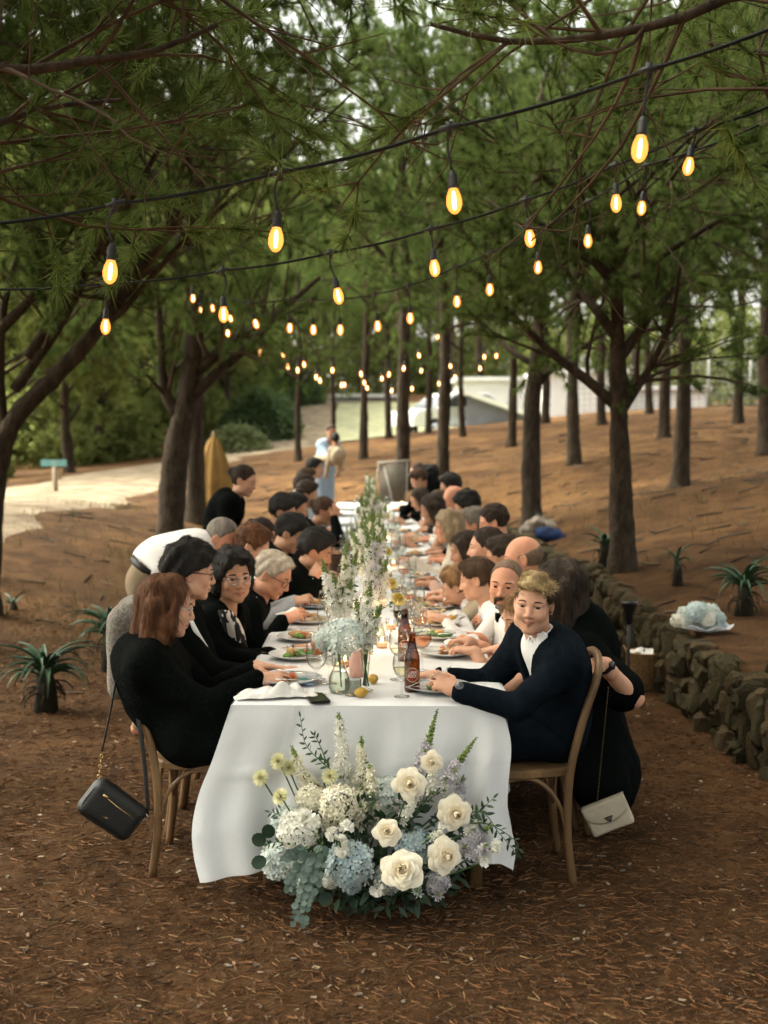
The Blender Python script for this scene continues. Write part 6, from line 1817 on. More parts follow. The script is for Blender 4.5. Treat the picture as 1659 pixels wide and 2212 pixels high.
def arr(cx, cy):      # pixel of my enlarged view of the arrangement -> photo pixel
    return 398 + .46 * cx, 1460 + .46 * cy
def build_arrangement():
    O = np.array([at(780, 1900, 4.36)[0], 4.36, 0.0])
    root = empty('floor_flower_arrangement', O, 0, 'large white and pale blue flower arrangement on the ground before the table end', 'flowers')
    pt = lambda cx, cy, y: at(*arr(cx, cy), y) - O
    core = np.array([0, .02, .12])
    cont = MB().lathe([(.0005, .0), (.08, .0), (.095, .07), (.085, .07), (.07, .02), (.0005, .02)], 24).build('planter', mat('dark_planter', (0.012, 0.014, 0.012), .9, spec=.1), root, loc=(0, .10, 0))
    def stem(to, frm=None):
        frm = core + np.array([(to[0]) * .25, 0, 0]) if frm is None else frm
        mid = (frm + to) / 2 + np.array([0, -.02, -.02])
        return smooth_curve([frm, mid, to], 10)
    stems = MB()
    def head(nm, me, c, nor, sc=None):
        o = link(nm, me, root, loc=c)
        o.rotation_euler = Matrix(frame_to(nor).tolist()).to_euler()
        o.rotation_euler.rotate_axis('Z', random.uniform(0, 6))
        stems.tube(stem(c - nrm(nor) * .01), .003, 5)
        return o
    cam_v = np.array([0, -1, .35])
    for i, (cx, cy, y) in enumerate([(440, 400, 4.40), (492, 432, 4.41), (358, 478, 4.38), (450, 567, 4.30), (683, 472, 4.36)]):
        c = pt(cx, cy, y); head('dahlia', dahlia(.036, i), c, cam_v + np.array([(c[0]) * .8, 0, .25]) + rng.normal(0, .2, 3))
    for i, (cx, cy, rr, y, m, fl) in enumerate([(722, 612, 80, 4.24, 'cream', .85), (598, 590, 66, 4.33, 'cream', .85), (532, 738, 84, 4.22, 'white', .8), (440, 880, 76, 4.26, 'paleblue', .9), (775, 895, 92, 4.15, 'blue', .75), (965, 568, 78, 4.33, 'paleblue', .85), (1080, 815, 78, 4.24, 'blue', .8),
                                               (960, 970, 62, 4.18, 'paleblue', .9), (782, 992, 42, 4.17, 'blue', .8), (1188, 985, 52, 4.22, 'lilac', .9), (690, 690, 50, 4.28, 'cream', .9), (470, 690, 60, 4.33, 'paleblue', .9), (685, 975, 36, 4.18, 'white', .9), (560, 985, 34, 4.22, 'paleblue', .9)]):
        c = pt(cx, cy, y)
        head('hydrangea', hydrangea(rr * .46 / sc_at(y) * 1.12, 10 + i, PET[m], fl), c + np.array([0, .03, 0]), nrm(np.array([c[0] * 1.2, -1, (c[2] - .25) * 1.6 + .25])))
    for i, (cx, cy, rr, y, op) in enumerate([(1060, 508, 74, 4.20, .9), (1163, 406, 54, 4.27, .5), (1272, 645, 74, 4.20, 1.0), (952, 735, 66, 4.16, .7), (1226, 845, 76, 4.14, 1.1), (1022, 912, 84, 4.10, 1.15)]):
        c = pt(cx, cy, y)
        head('rose', rose(rr * .46 / sc_at(y) * .88, 30 + i, op), c, nrm(np.array([c[0] * 1.1 + random.uniform(-.3, .3), -1, random.uniform(.05, .5)])))
    for i, (a, b, w, m, y, bud) in enumerate([((748, 470), (724, 175), 92, 'white', 4.39, .12), ((862, 650), (832, 285), 88, 'cream', 4.35, .14), ((905, 700), (872, 420), 70, 'cream', 4.31, .05), ((610, 610), (505, 330), 72, 'cream', 4.38, .15), ((1088, 470), (1188, 158), 62, 'lilac', 4.38, .5),
                                           ((1205, 520), (1372, 290), 60, 'lilac', 4.35, .5), ((1290, 600), (1268, 440), 75, 'lilac', 4.33, .1), ((1150, 560), (1165, 440), 60, 'white', 4.31, .1), ((1255, 830), (1450, 700), 84, 'lilac', 4.24, .25), ((1010, 700), (1090, 560), 66, 'white', 4.24, .05),
                                           ((990, 640), (1040, 560), 50, 'lilac', 4.28, 0), ((1190, 720), (1215, 690), 46, 'white', 4.20, 0), ((1150, 770), (1200, 745), 46, 'white', 4.19, 0), ((1330, 850), (1420, 790), 70, 'lilac', 4.2, .2), ((820, 720), (835, 600), 70, 'cream', 4.27, .0), ((930, 1010), (905, 960), 40, 'white', 4.17, 0), ((1180, 1040), (1200, 930), 50, 'lilac', 4.2, .1), ((1120, 600), (1130, 480), 66, 'lilac', 4.36, .05), ((1230, 640), (1215, 500), 70, 'white', 4.35, .05), ((1290, 560), (1310, 470), 50, 'lilac', 4.36, .2), ((1320, 740), (1385, 680), 60, 'white', 4.26, .1), ((930, 620), (935, 530), 70, 'paleblue', 4.36, 0), ((780, 520), (770, 430), 56, 'white', 4.38, 0), ((650, 560), (585, 470), 64, 'cream', 4.38, .05), ((640, 640), (560, 560), 60, 'white', 4.34, 0), ((855, 960), (860, 900), 50, 'white', 4.2, 0), ((1090, 1020), (1080, 950), 50, 'paleblue', 4.18, 0)]):
        p0, p1 = pt(*a, y + .02), pt(*b, y)
        foot = core + (p0 - core) * .35
        L1 = np.linalg.norm(p0 - foot); L2 = np.linalg.norm(p1 - p0)
        me = spike([foot, p0 * .5 + foot * .5, p0, (p0 + p1) / 2 + rng.normal(0, .006, 3), p1], w * .46 / sc_at(y) * .82, 60 + i, PET[m], bud=bud * L2 / (L1 + L2), dens=1.35, start=L1 / (L1 + L2), fs=.0165)
        link('flower_spike', me, root)
    for i, (cx, cy, y) in enumerate([(700, 742, 4.15), (728, 778, 4.14), (742, 818, 4.14), (762, 712, 4.17), (603, 678, 4.2), (568, 660, 4.22), (1460, 800, 4.22), (905, 1000, 4.14), (1395, 880, 4.2)]):
        mb = MB(); d = rng.normal(0, 1, (7, 3)); d[:, 1] = -np.abs(d[:, 1]); d /= np.linalg.norm(d, axis=1)[:, None]
        scatter(mb, floret_tpl(4, .5, .95), d * .010, d, np.full(7, .021), 300 + i)
        head('sweet_pea', mb.mesh('sweet_pea', PET['white']), pt(cx, cy, y), cam_v)
    for i, (pts, n, sz, m, y) in enumerate([([(700, 450), (640, 400), (570, 320), (545, 195)], 17, .036, LEAF, 4.37), ([(680, 440), (655, 370), (625, 300), (610, 280)], 9, .034, LEAF, 4.37), ([(1290, 660), (1400, 640), (1480, 740), (1560, 830)], 15, .042, LEAF_D, 4.26), ([(1300, 680), (1380, 640), (1450, 575)], 9, .040, LEAF, 4.27),
                                          ([(1320, 690), (1440, 700), (1560, 780), (1562, 835)], 9, .036, LEAF_D, 4.25), ([(480, 680), (440, 650), (405, 640)], 6, .035, EUC, 4.33), ([(1050, 620), (1120, 600), (1180, 560)], 6, .035, LEAF, 4.33), ([(840, 520), (840, 460), (850, 400)], 7, .035, LEAF_D, 4.36),
                                          ([(760, 600), (700, 540), (640, 520)], 8, .045, LEAF, 4.37), ([(520, 800), (440, 780), (395, 790)], 6, .03, LEAF, 4.22)]):
        link('leaf_sprig', sprig([pt(a, b, y) for a, b in pts], n, sz, LEAF_T, 80 + i, m), root)
    for i, (pts, n, sz, y) in enumerate([([(640, 800), (600, 900), (560, 1000), (515, 1150)], 15, .034, 4.08), ([(660, 830), (620, 960), (575, 1060), (560, 1160)], 12, .030, 4.07), ([(600, 820), (540, 900), (490, 990)], 11, .036, 4.12), ([(650, 780), (640, 850), (620, 920)], 9, .038, 4.11), ([(580, 800), (530, 830), (480, 850)], 8, .034, 4.15)]):
        link('eucalyptus_sprig', sprig([pt(a, b, y) for a, b in pts], n, sz, ROUND_T, 95 + i, EUC, .1, True, 'eucalyptus_sprig'), root)
    for i, (cx, cy, ang) in enumerate([(372, 785, 2.6), (375, 860, 3.5), (398, 760, 1.9), (690, 1050, 3.0)]):
        mb = MB(); leaf_on(mb, np.zeros(3), np.array([math.cos(ang), -.2, math.sin(ang)]), np.array([0, -1, .3]), .055, ROUND_T)
        link('leaf', mb.mesh('leaf', LEAF_D), root, loc=pt(cx + 10, cy, 4.22))
    # dark greenery filling the bowl
    mb = MB(); r = np.random.default_rng(17)
    for k in range(760):
        cx, cy = r.uniform(430, 1330), (r.uniform(560, 1085) if k < 560 else r.uniform(940, 1090))
        if ((cx - 890) / 470) ** 2 + ((cy - 830) / 265) ** 2 > 1: continue
        y = 4.385 - .15 * (1 - ((cx - 890) / 470) ** 2) * r.uniform(0, 1) - .05 * (cy > 920)
        c = pt(cx, cy, y)
        if c[2] < .01: continue
        leaf_on(mb, c, r.normal(0, 1, 3) + np.array([(cx - 890) / 600, -.4, (780 - cy) / 500]), nrm(np.array([0, -1, .5]) + r.normal(0, .5, 3)), r.uniform(.035, .07), LEAF_T)
    tag(mb.build('greenery', LEAF_D, root), kind='stuff')
    stems.build('stems', STEM, root)
build_arrangement()

# ------------------------------------------------------------------ vases along the table
def vase_mesh(kind):
    if kind == 0: o = [(.0005, 0), (.034, .0), (.042, .02), (.040, .06), (.022, .10), (.017, .125), (.024, .15)]
    elif kind == 1: o = [(.0005, 0), (.028, 0), (.030, .004), (.006, .012), (.005, .03), (.012, .07), (.020, .15), (.024, .19)]
    else: o = [(.0005, 0), (.036, 0), (.038, .01), (.036, .08), (.018, .11), (.014, .16), (.019, .19)]
    i = [(max(.0004, r - .0016), z + (.002 if k == 0 else 0)) for k, (r, z) in enumerate(o)][::-1]
    return MB().lathe(o + i, 22).mesh('vase', GLASS)
_VM = [vase_mesh(k) for k in range(3)]
_WM = [MB().lathe(p, 18).mesh('water', WATER) for p in ([(.0004, .004), (.031, .004), (.0395, .02), (.0375, .06), (.030, .08), (.0004, .08)], [(.0004, .05), (.006, .05), (.0105, .07), (.015, .11), (.0004, .11)], [(.0004, .004), (.033, .004), (.0355, .01), (.0335, .075), (.0004, .075)])]
def vase(x, y, k, label):
    r = link('glass_vase', _VM[k], None, loc=(x, y, TZ + .003))
    tag(r, label, 'vase', 'glass flower vases down the table')
    link('water', _WM[k], r)
def bunch(x, y, spec, label, seed, neck=.14):
    """spec: list of (kind, dx, dy, top height, size, petal)."""
    O = np.array([x, y, TZ + .003])
    root = empty('flower_bunch', O, 0, label, 'flowers', 'flower bunches down the middle of the table')
    r = np.random.default_rng(seed)
    st = MB(); lf = MB()
    for i, (kind, dx, dy, h, sz, pet) in enumerate(spec):
        foot = np.array([r.uniform(-.012, .012), r.uniform(-.012, .012), .02]); nk = np.array([r.uniform(-.007, .007), r.uniform(-.007, .007), neck]); top = np.array([dx, dy, h])
        if kind == 'spike':
            b = nk + (top - nk) * .30
            me = spike([foot, nk, b, (b + top) / 2 + r.normal(0, .006, 3), top], sz, seed * 7 + i, PET[pet], bud=.14, dens=1.6, start=.42, fs=.0135)
            link('flower_spike', me, root)
        else:
            st.tube(smooth_curve([foot, nk, top], 8), .0025, 5)
            d = nrm(np.array([dx * 3, -.6, .8]))
            o = link(kind, hydrangea(sz, seed + i, PET[pet]) if kind == 'hydrangea' else (rose(sz, seed + i, .5) if pet == 'rose' else yrose(sz, seed + i)), root, loc=top)
            o.rotation_euler = Matrix(frame_to(d).tolist()).to_euler()
        for k in range(5):
            t = r.uniform(.35, .8); q = nk + (top - nk) * t
            leaf_on(lf, q, r.normal(0, 1, 3) + np.array([0, 0, .5]), nrm(r.normal(0, 1, 3) + np.array([0, -.8, 0])), r.uniform(.03, .05), LEAF_T)
    if st.n: st.build('stems', STEM, root)
    tag(lf.build('leaves', LEAF, root), kind='stuff')
    return root
def yrose(R, seed):
    me = rose(R, seed, .4).copy(); me.materials[0] = PET['yellow']; me.materials[1] = HEART_Y; return me
b = onz(733, 1497)
vase(b[0], b[1], 0, 'rounded clear vase holding the pale blue hydrangea at the near end')
bunch(b[0], b[1], [('hydrangea', .015, -.02, .225, .075, 'paleblue'), ('hydrangea', -.045, .03, .20, .05, 'paleblue')], 'pale blue hydrangea heads in the nearest rounded vase', 5)
b = onz(790, 1494)
vase(b[0], b[1], 1, 'slender fluted vase with white stock, right of the ribbed candle holder')
bunch(b[0], b[1], [('spike', .02, 0, .42, .06, 'white'), ('spike', -.035, .02, .36, .055, 'white'), ('spike', .06, .03, .33, .055, 'white'), ('spike', -.01, .05, .30, .05, 'lemon')], 'white stock flowers in the slender fluted vase', 6)
b = onz(735, 1440)
vase(b[0], b[1], 2, 'bottle vase with tall white spikes, left and behind the hydrangea')
bunch(b[0], b[1], [('spike', -.075, 0, .46, .06, 'white'), ('spike', -.03, .02, .40, .055, 'white'), ('spike', .03, .0, .55, .055, 'cream'), ('spike', .075, .02, .50, .055, 'white'), ('spike', .02, .06, .46, .05, 'lilac'), ('spike', .05, -.02, .38, .055, 'white')], 'tall white and lilac spikes rising behind the pale hydrangea', 7)
BS = np.random.default_rng(21)
for i, y in enumerate([5.75, 6.35, 6.95, 7.5, 8.1, 8.75, 9.4, 10.1, 10.8, 11.6, 12.4, 13.3, 14.3, 15.4, 16.6]):
    x = BS.uniform(-.04, .05) - .01
    sp = [('spike', BS.uniform(-.10, .10), BS.uniform(-.1, .1), BS.uniform(.36, .58) * (1.0 if i < 8 else .9), BS.uniform(.06, .08), ['white', 'cream', 'white', 'white', 'cream', 'white', 'lilac'][BS.integers(7)]) for k in range(7 if i < 4 else 5)]
    if i in (0, 1, 4, 9): sp.append(('rose', .10, -.04, .22, .036, 'yellow'))
    names = ['white and cream spikes with a yellow rose, first behind the near vases', 'white spikes with a yellow rose, beside the boy in white', 'tall white spikes level with the bald man', 'white spikes level with the man eating', 'white spikes with a yellow rose, near the woman with swept up hair',
             'white spikes level with the man with slicked back hair', 'white spikes level with the ash blond woman', 'white spikes level with the bearded man', 'white spikes level with the woman raising a hand', 'white spikes with a yellow rose, past the middle of the table', 'white spikes level with the far bald man',
             'white spikes level with the far wavy haired man', 'white spikes level with the bending man in the dark jacket', 'white spikes level with the man in light blue', 'last white spikes before the easel']
    vase(x, y, 2 if i % 2 else 0, 'vase of ' + names[i])
    bunch(x, y, sp, names[i], 40 + i)

# ------------------------------------------------------------------ string lights
BULB = mat('bulb_glow', (.02, .012, .006), .3, spec=.0, emit=(1.0, .27, .045), estr=.50)
FIL = mat('filament_glow', (.02, .015, .01), .3, spec=.0, emit=(1.0, .62, .26), estr=9)
RUB = mat('black_rubber', (0.010, 0.011, 0.010), .55, .2, spec=.4)
CORD = mat('cable_rubber', (0.005, 0.007, 0.006), .7, .2, spec=.2)
_bulb = MB().lathe([(.0005, -.155), (.010, -.152), (.021, -.141), (.0275, -.124), (.0285, -.108), (.025, -.088), (.018, -.070), (.0135, -.060), (.0005, -.060)], 18).mesh('bulb', BULB)
_fil = MB().lathe([(.0005, -.140), (.0055, -.134), (.0072, -.115), (.0066, -.095), (.0045, -.078), (.0005, -.072)], 10).mesh('filament', FIL)
_sock = MB().lathe([(.0005, .004), (.010, .0), (.013, -.012), (.0175, -.016), (.0175, -.052), (.0195, -.054), (.0195, -.064), (.0005, -.064)], 16).mesh('socket', RUB)
# the bulb's glass is clear: amber glow over see-through glass
nt = BULB.node_tree
_tr = nt.nodes.new('ShaderNodeBsdfTransparent'); _ms = nt.nodes.new('ShaderNodeMixShader'); _ms.inputs[0].default_value = .6
nt.links.new(_tr.outputs[0], _ms.inputs[1]); nt.links.new(nt.nodes['Principled BSDF'].outputs[0], _ms.inputs[2]); nt.links.new(_ms.outputs[0], nt.nodes['Material Output'].inputs['Surface'])
def string(lamps, label, ends=None, light=True, power=3.0, drop=.13, rad=.0065):
    """lamps: (bulb px, bulb py, distance[, cable px, cable py]); the cable runs through the points above the bulbs."""
    tops, bul = [], []
    for l in lamps:
        c = at(l[0], l[1], l[2])
        if len(l) > 3: t = at(l[3], l[4], l[2])
        else: t = c + np.array([random.gauss(0, .012), random.gauss(0, .012), drop + .115])
        tops.append(t); bul.append(c)
    cab = list(tops)
    if ends:
        if ends[0] is not None: cab = [at(*ends[0])] + cab
        if ends[1] is not None: cab = cab + [at(*ends[1])]
    O = tops[0]
    root = empty('string_light', O, 0, label, 'string lights', 'strings of warm bulbs over the table')
    pts = [cab[0]]
    for a, b_ in zip(cab[:-1], cab[1:]):
        L = np.linalg.norm(b_ - a)
        for t in np.linspace(0, 1, 9)[1:]:
            pts.append(a + (b_ - a) * t - np.array([0, 0, .035 * L * 4 * t * (1 - t)]) * (.6 if L < 1 else 1))
    MB().tube(np.array(pts) - O, rad, 7).build('cable', CORD, root)
    for t, c in zip(tops, bul):
        d = nrm(t - c)
        sk = t - (t - c) * 1.0 + d * .098          # the socket's top
        L = np.linalg.norm(t - sk)
        mid = (t + sk) / 2 + np.array([random.gauss(0, .012), 0, 0])
        mb = MB().tube(np.array([t + [0, 0, .018], t - [0, 0, .03]]) - O, [.013, .009], 8)
        mb.tube(np.array([t - nrm(cab[-1] - cab[0]) * .035, t, t + nrm(cab[-1] - cab[0]) * .035]) - O, [.0085, .0125, .0085], 8)
        mb.tube(smooth_curve([t, mid, sk], 8) - O, .0046, 6)
        dr = mb.build('drop_cord', RUB, root)
        s = link('socket', _sock, root, loc=sk - O, scale=.9)
        s.rotation_euler = Matrix(frame_to(d, (0, 1, 0)).tolist()).to_euler()
        bb = link('bulb', _bulb, s); link('filament', _fil, s)
        if light:
            ld = bpy.data.lights.new('bulb_light', 'POINT'); ld.energy = power; ld.color = (1.0, .55, .22); ld.shadow_soft_size = .03
            lo = bpy.data.objects.new('bulb_light', ld); COL.objects.link(lo); lo.location = c
string([(238, 588, 4.25, 250, 440), (596, 518, 4.15, 605, 372), (981, 435, 4.0, 970, 276), (1382, 322, 3.8, 1402, 150)], 'nearest string of four warm bulbs rising from left to right', ((-60, 486, 4.4), (1760, 22, 3.6)), power=1.1)
string([(228, 706, 6.5, 231, 612), (483, 680, 6.35, 481, 584), (731, 640, 6.2, 714, 546), (939, 580, 6.05, 931, 495), (1145, 516, 5.9, 1136, 432), (1331, 440, 5.8, 1330, 357), (1487, 360, 5.7, 1500, 284)], 'second string of bulbs crossing below the nearest one', ((-80, 622, 6.7), (1760, 190, 5.5)), power=1.1)
string([(553, 700, 10.6, 540, 655), (626, 709, 10.4), (677, 713, 10.0), (735, 713, 9.7), (816, 705, 9.4), (886, 688, 9.1), (987, 652, 8.7), (1058, 626, 8.4), (1162, 578, 8.0), (1270, 521, 7.7), (1386, 450, 7.3)], 'third string of bulbs climbing to the right above the middle of the table', ((500, 645, 10.9), (1640, 270, 6.8)), power=1.1)
string([(417, 645, 12.5), (434, 671, 13.0), (459, 666, 13.4), (498, 688, 13.8), (492, 720, 14.2), (561, 761, 15), (612, 768, 15.5), (657, 787, 16), (718, 800, 16.5), (780, 808, 17), (840, 809, 17.4), (872, 796, 17.8), (905, 768, 18.2), (945, 728, 18.6)], 'far string of bulbs hanging from the forked left tree', light=False, drop=.05, rad=.004)
string([(622, 793, 15.5), (643, 800, 16), (683, 815, 16.5), (691, 822, 17), (738, 832, 17.5), (744, 831, 18), (787, 827, 18.4), (793, 838, 18.8), (825, 818, 19.2), (846, 844, 19.6), (890, 840, 20), (910, 801, 20.4), (973, 791, 20.6)], 'string of small bulbs low over the far table end', light=False, drop=.05, rad=.004)
string([(948, 829, 20), (983, 815, 20), (1037, 796, 20), (1046, 771, 19.6), (1072, 769, 19.2)], 'short string of small bulbs right of the far table end', light=False, drop=.05, rad=.004)
# ------------------------------------------------------------------ bags, jacket, basket, torch, bouquet, aloes
def sdf_obj(name, F, vox, m, parent=None, O=np.zeros(3), **kw):
    v, f = surf(F, vox)
    o = MB().add(v - O, f).build(name, m, parent, **kw)
    return o
def rbox_field(c, half, r, M):
    F = Field(); c = np.asarray(c); half = np.asarray(half)
    def f(p):
        q = np.abs((p - c) @ M) - (half - r)
        return np.linalg.norm(np.maximum(q, 0), axis=1) + np.minimum(q.max(1), 0) - r
    e = np.abs(M) @ half
    return F.add(f, c - e, c + e, 0)
def tilt(a, yaw=0.0):
    return np.array(Matrix.Rotation(yaw, 3, 'Z') @ Matrix.Rotation(a, 3, 'Y'))
LEATHER = mat('black_leather', (0.007, 0.008, 0.008), .42, .3, 30, bump=.3, bscale=260, spec=.5)
def black_bag():
    y = 4.70
    c = at(243, 1748, y)
    M = tilt(math.radians(38), .15)
    root = empty('crossbody_bag', c, 0, 'black leather crossbody bag hanging from the back of the nearest left chair', 'bag')
    q = lambda a, b, d: M @ np.array([a, d, b])
    F = rbox_field(np.zeros(3), (.122, .040, .082), .038, M)
    F.noise(.003, 30, 4)
    sdf_obj('body', F, .006, LEATHER, root)
    rim = [q(.112 * math.copysign(abs(math.cos(t)) ** .5, math.cos(t)), .072 * math.copysign(abs(math.sin(t)) ** .5, math.sin(t)), -.030) for t in np.linspace(0, 2 * PI, 41)]
    MB().tube(rim, .0035, 6, cap=False).build('piping', LEATHER, root)
    zp = MB().tube([q(-.045, .035, -.041), q(.0, .03, -.042), q(.085, .028, -.041)], .0028, 5).build('zipper', GOLD, root)
    MB().box(q(-.058, .037, -.043), (.022, .006, .009), M).build('zipper_pull', GOLD, zp)
    MB().box(q(-.01, -.03, -.042), (.028, .002, .006), M).build('metal_emblem', GOLD, root)
    top = at(254, 1452, 4.78) - c
    l0 = q(-.112, .055, 0)
    s1 = smooth_curve([l0 + np.array([.002, 0, .03]), l0 + (top - l0) * .35 + np.array([-.004, 0, 0]), l0 + (top - l0) * .7, top], 14)
    MB().tube(s1[3:], .013, 6, flat=.25).build('strap', LEATHER, root)
    ch = MB()
    for k in range(6): ch.tube([l0 + (s1[3] - l0) * k / 6 + .006 * np.array([math.cos(a) * (k % 2), math.cos(a) * (1 - k % 2), math.sin(a) * 1.2]) for a in np.linspace(0, 2 * PI, 9)], .0015, 4, cap=False)
    ch.build('chain', GOLD, root)
    r0 = q(.118, .045, 0)
    MB().tube(smooth_curve([r0, r0 + np.array([.01, .02, .05]), at(300, 1560, 4.72) - c, at(262, 1455, 4.8) - c], 16), .011, 6, flat=.25).build('strap', LEATHER, root)
    MB().tube([r0 + .014 * np.array([math.cos(a), 0, math.sin(a)]) for a in np.linspace(0, 2 * PI, 17)], .003, 5, cap=False).build('ring', METAL, root)
black_bag()
def white_purse():
    y = 4.80
    c = at(1314, 1760, y)
    M = tilt(math.radians(-24), -.15)
    root = empty('handbag', c, 0, 'cream flap handbag with a triangular metal emblem hanging behind the blond man\'s chair', 'bag')
    q = lambda a, b, d: M @ np.array([a, d, b])
    m = mat('cream_leather', (0.42, 0.36, 0.27), .55, .08, 30, bump=.2, bscale=200)
    F = rbox_field(np.zeros(3), (.088, .026, .062), .012, M); F.noise(.002, 40, 3)
    sdf_obj('body', F, .0045, m, root)
    # the flap: a sheet over the top and the front, with a rounded lower edge
    u = np.linspace(-1, 1, 25)
    rows = []
    for t in np.linspace(0, 1, 14):
        a = t * PI / 2
        depth = .022 + .098 * max(0, (t - .3) / .7)
        r = []
        for x in u:
            drop = .075 - .018 * abs(x) ** 3 + .012 * (1 - abs(x))
            if t < .3: pnt = (x * .090, .060 + .006 * math.sin(t / .3 * PI / 2), .024 - .056 * t / .3)
            else: pnt = (x * .090, .064 - drop * (t - .3) / .7 * (1 - .22 * abs(x) ** 4), -.0325 - .004 * math.sin((t - .3) / .7 * PI))
            r.append(q(pnt[0], pnt[1], pnt[2]))
        rows.append(r)
    fl = MB().grid(np.array(rows)).build('flap', m, root)
    md = fl.modifiers.new('thickness', 'SOLIDIFY'); md.thickness = .003
    em = MB()
    for k, (w, h) in enumerate([(.017, 0), (.011, .006)]):
        a, b_, d = q(-w, .004 - h * .4, -.0395), q(w, .004 - h * .4, -.0395), q(0, -.018 + h, -.0395)
        em.tube([a, b_], .0014, 4).tube([b_, d], .0014, 4).tube([d, a], .0014, 4)
    em.tube([q(0, .004, -.0395), q(0, -.018, -.0395)], .0013, 4)
    em.build('triangle_emblem', mat('dark_metal', (0.05, 0.045, 0.04), .35, .1, metal=.8), fl)
    top = at(1314, 1485, 4.75) - c
    ch = MB()
    a0, a1 = q(-.02, .066, 0), top
    n = 60
    for k in range(n):
        p0 = a0 + (a1 - a0) * k / n; p1 = a0 + (a1 - a0) * (k + 1.2) / n
        ch.tube([p0, p1], .0028 if k % 2 else .0018, 4)
    ch.build('chain', mat('dark_gold', (0.10, 0.075, 0.04), .35, .1, metal=.9), root)
white_purse()
def jacket():
    c = at(292, 1352, 5.34)
    root = empty('hanging_jacket', c, 0, 'pale grey tweed jacket hung over the chair back of the curly haired man', 'jacket')
    F = Field()
    F.cone((.005, -.17, .075), (.005, .17, .075), .045, .045, 0); F.cone((-.02, -.16, .06), (-.035, -.14, -.22), .04, .05, .05); F.cone((-.02, .16, .06), (-.035, .14, -.22), .04, .05, .05)
    F.cone((-.02, 0, .07), (-.03, 0, -.24), .05, .04, .09); F.cone((-.03, -.2, .05), (-.045, -.2, -.24), .045, .04, .03)
    F.noise(.010, 24, 2, (1, 1, .4)); F.noise(.004, 70, 3)
    sdf_obj('fabric', F, .011, mat('tweed', (0.13, 0.115, 0.095), .95, scale=90, col2=(0.34, 0.31, 0.27), bump=.6, bscale=200), root)
jacket()
def straw_basket():
    p = at(1402, 1484, 8.3); x, y = min(p[0], float(wall_x(8.3)) - .115), 8.3
    root = empty('straw_basket', (x, y, g1(x, y)), 0, 'woven straw basket lined with white paper standing against the stone wall', 'basket')
    m = mat('straw', (0.26, 0.16, 0.07), .8, .35, 50, bump=.5, bscale=120)
    w = MB()
    for k in range(20):
        z = .008 + k * .0128; R = .095 + .025 * (z / .26) ** .8
        w.tube([(R * (1 + .012 * math.sin(a * 26 + k * PI)) * math.cos(a), R * (1 + .012 * math.sin(a * 26 + k * PI)) * math.sin(a), z) for a in np.linspace(0, 2 * PI, 53)], .0074, 4, cap=False)
    w.build('weave', m, root)
    MB().lathe([(.0005, .01), (.09, .01)], 20).build('base', m, root)
    for s in (-1, 1):
        MB().tube(smooth_curve([(s * .118, -.05, .24), (s * .135, -.04, .275), (s * .14, 0, .29), (s * .135, .04, .275), (s * .118, .05, .24)], 14), .007, 6).build('handle', m, root)
    P = []
    for rr in (.02, .05, .08, .105):
        P.append([(rr * math.cos(a), rr * math.sin(a), .255 + .015 * math.sin(a * 5 + rr * 60) + .02 * (.1 - rr) * 8 * .3) for a in np.linspace(0, 2 * PI, 25)])
    MB().grid(np.array(P)).build('lining', mat('white_paper', (0.66, 0.66, 0.63), .9, .05), root)
straw_basket()
def torch():
    x, y = at(1358, 1400, 8.05)[0], 8.05
    root = empty('garden_torch', (x, y, g1(x, y)), 0, 'black garden torch on a stake beside the straw basket', 'torch')
    MB().lathe([(.0005, -.02), (.010, 0), (.012, .48), (.0005, .48)], 10).build('stake', BLACKP, root)
    MB().lathe([(.012, .48), (.022, .50), (.028, .56), (.055, .62), (.058, .635), (.0005, .635)], 16).build('cup', BLACKP, root)
torch()
def bouquet():
    p = at(1486, 1340, 7.9)
    p[0] = max(p[0], float(wall_x(7.9)) + .14); z = g1(p[0], 7.9)
    root = empty('bouquet', (p[0], 7.9, z), 0, 'white and pale blue bouquet in white wrapping lying on top of the stone wall', 'flowers')
    for i, (dx, dy, dz, R, m) in enumerate([(-.07, 0, .10, .055, 'paleblue'), (-.02, -.03, .125, .06, 'blue'), (.05, 0, .115, .06, 'paleblue'), (.0, .05, .13, .05, 'white'), (.10, -.02, .085, .045, 'blue'), (-.12, -.02, .07, .045, 'white'), (.03, -.06, .09, .045, 'white')]):
        link('hydrangea', hydrangea(R * 1.25, 400 + i, PET[m], .9), root, loc=(dx * 1.1, dy, dz + .005))
    u = np.linspace(0, 2 * PI, 41); R = [.01, .06, .11, .15, .165]
    P = np.array([[(r * 1.05 * math.cos(a) + .04, r * .7 * math.sin(a) - .05, .010 + .045 * (r / .16) ** 1.2 + .014 * math.sin(a * 6 + r * 20) * r / .15) for a in u] for r in R])
    o = MB().grid(P).build('wrapping', mat('white_tulle', (0.62, 0.65, 0.70), .9, .05, transl=.3), root)
bouquet()
ALM = mat('aloe_leaf', (0.016, 0.045, 0.024), .5, scale=8, col2=(0.05, 0.10, 0.05), spec=.4)
ALD = mat('aloe_dead', (0.02, 0.018, 0.010), .9, .4, 12, bump=.6)
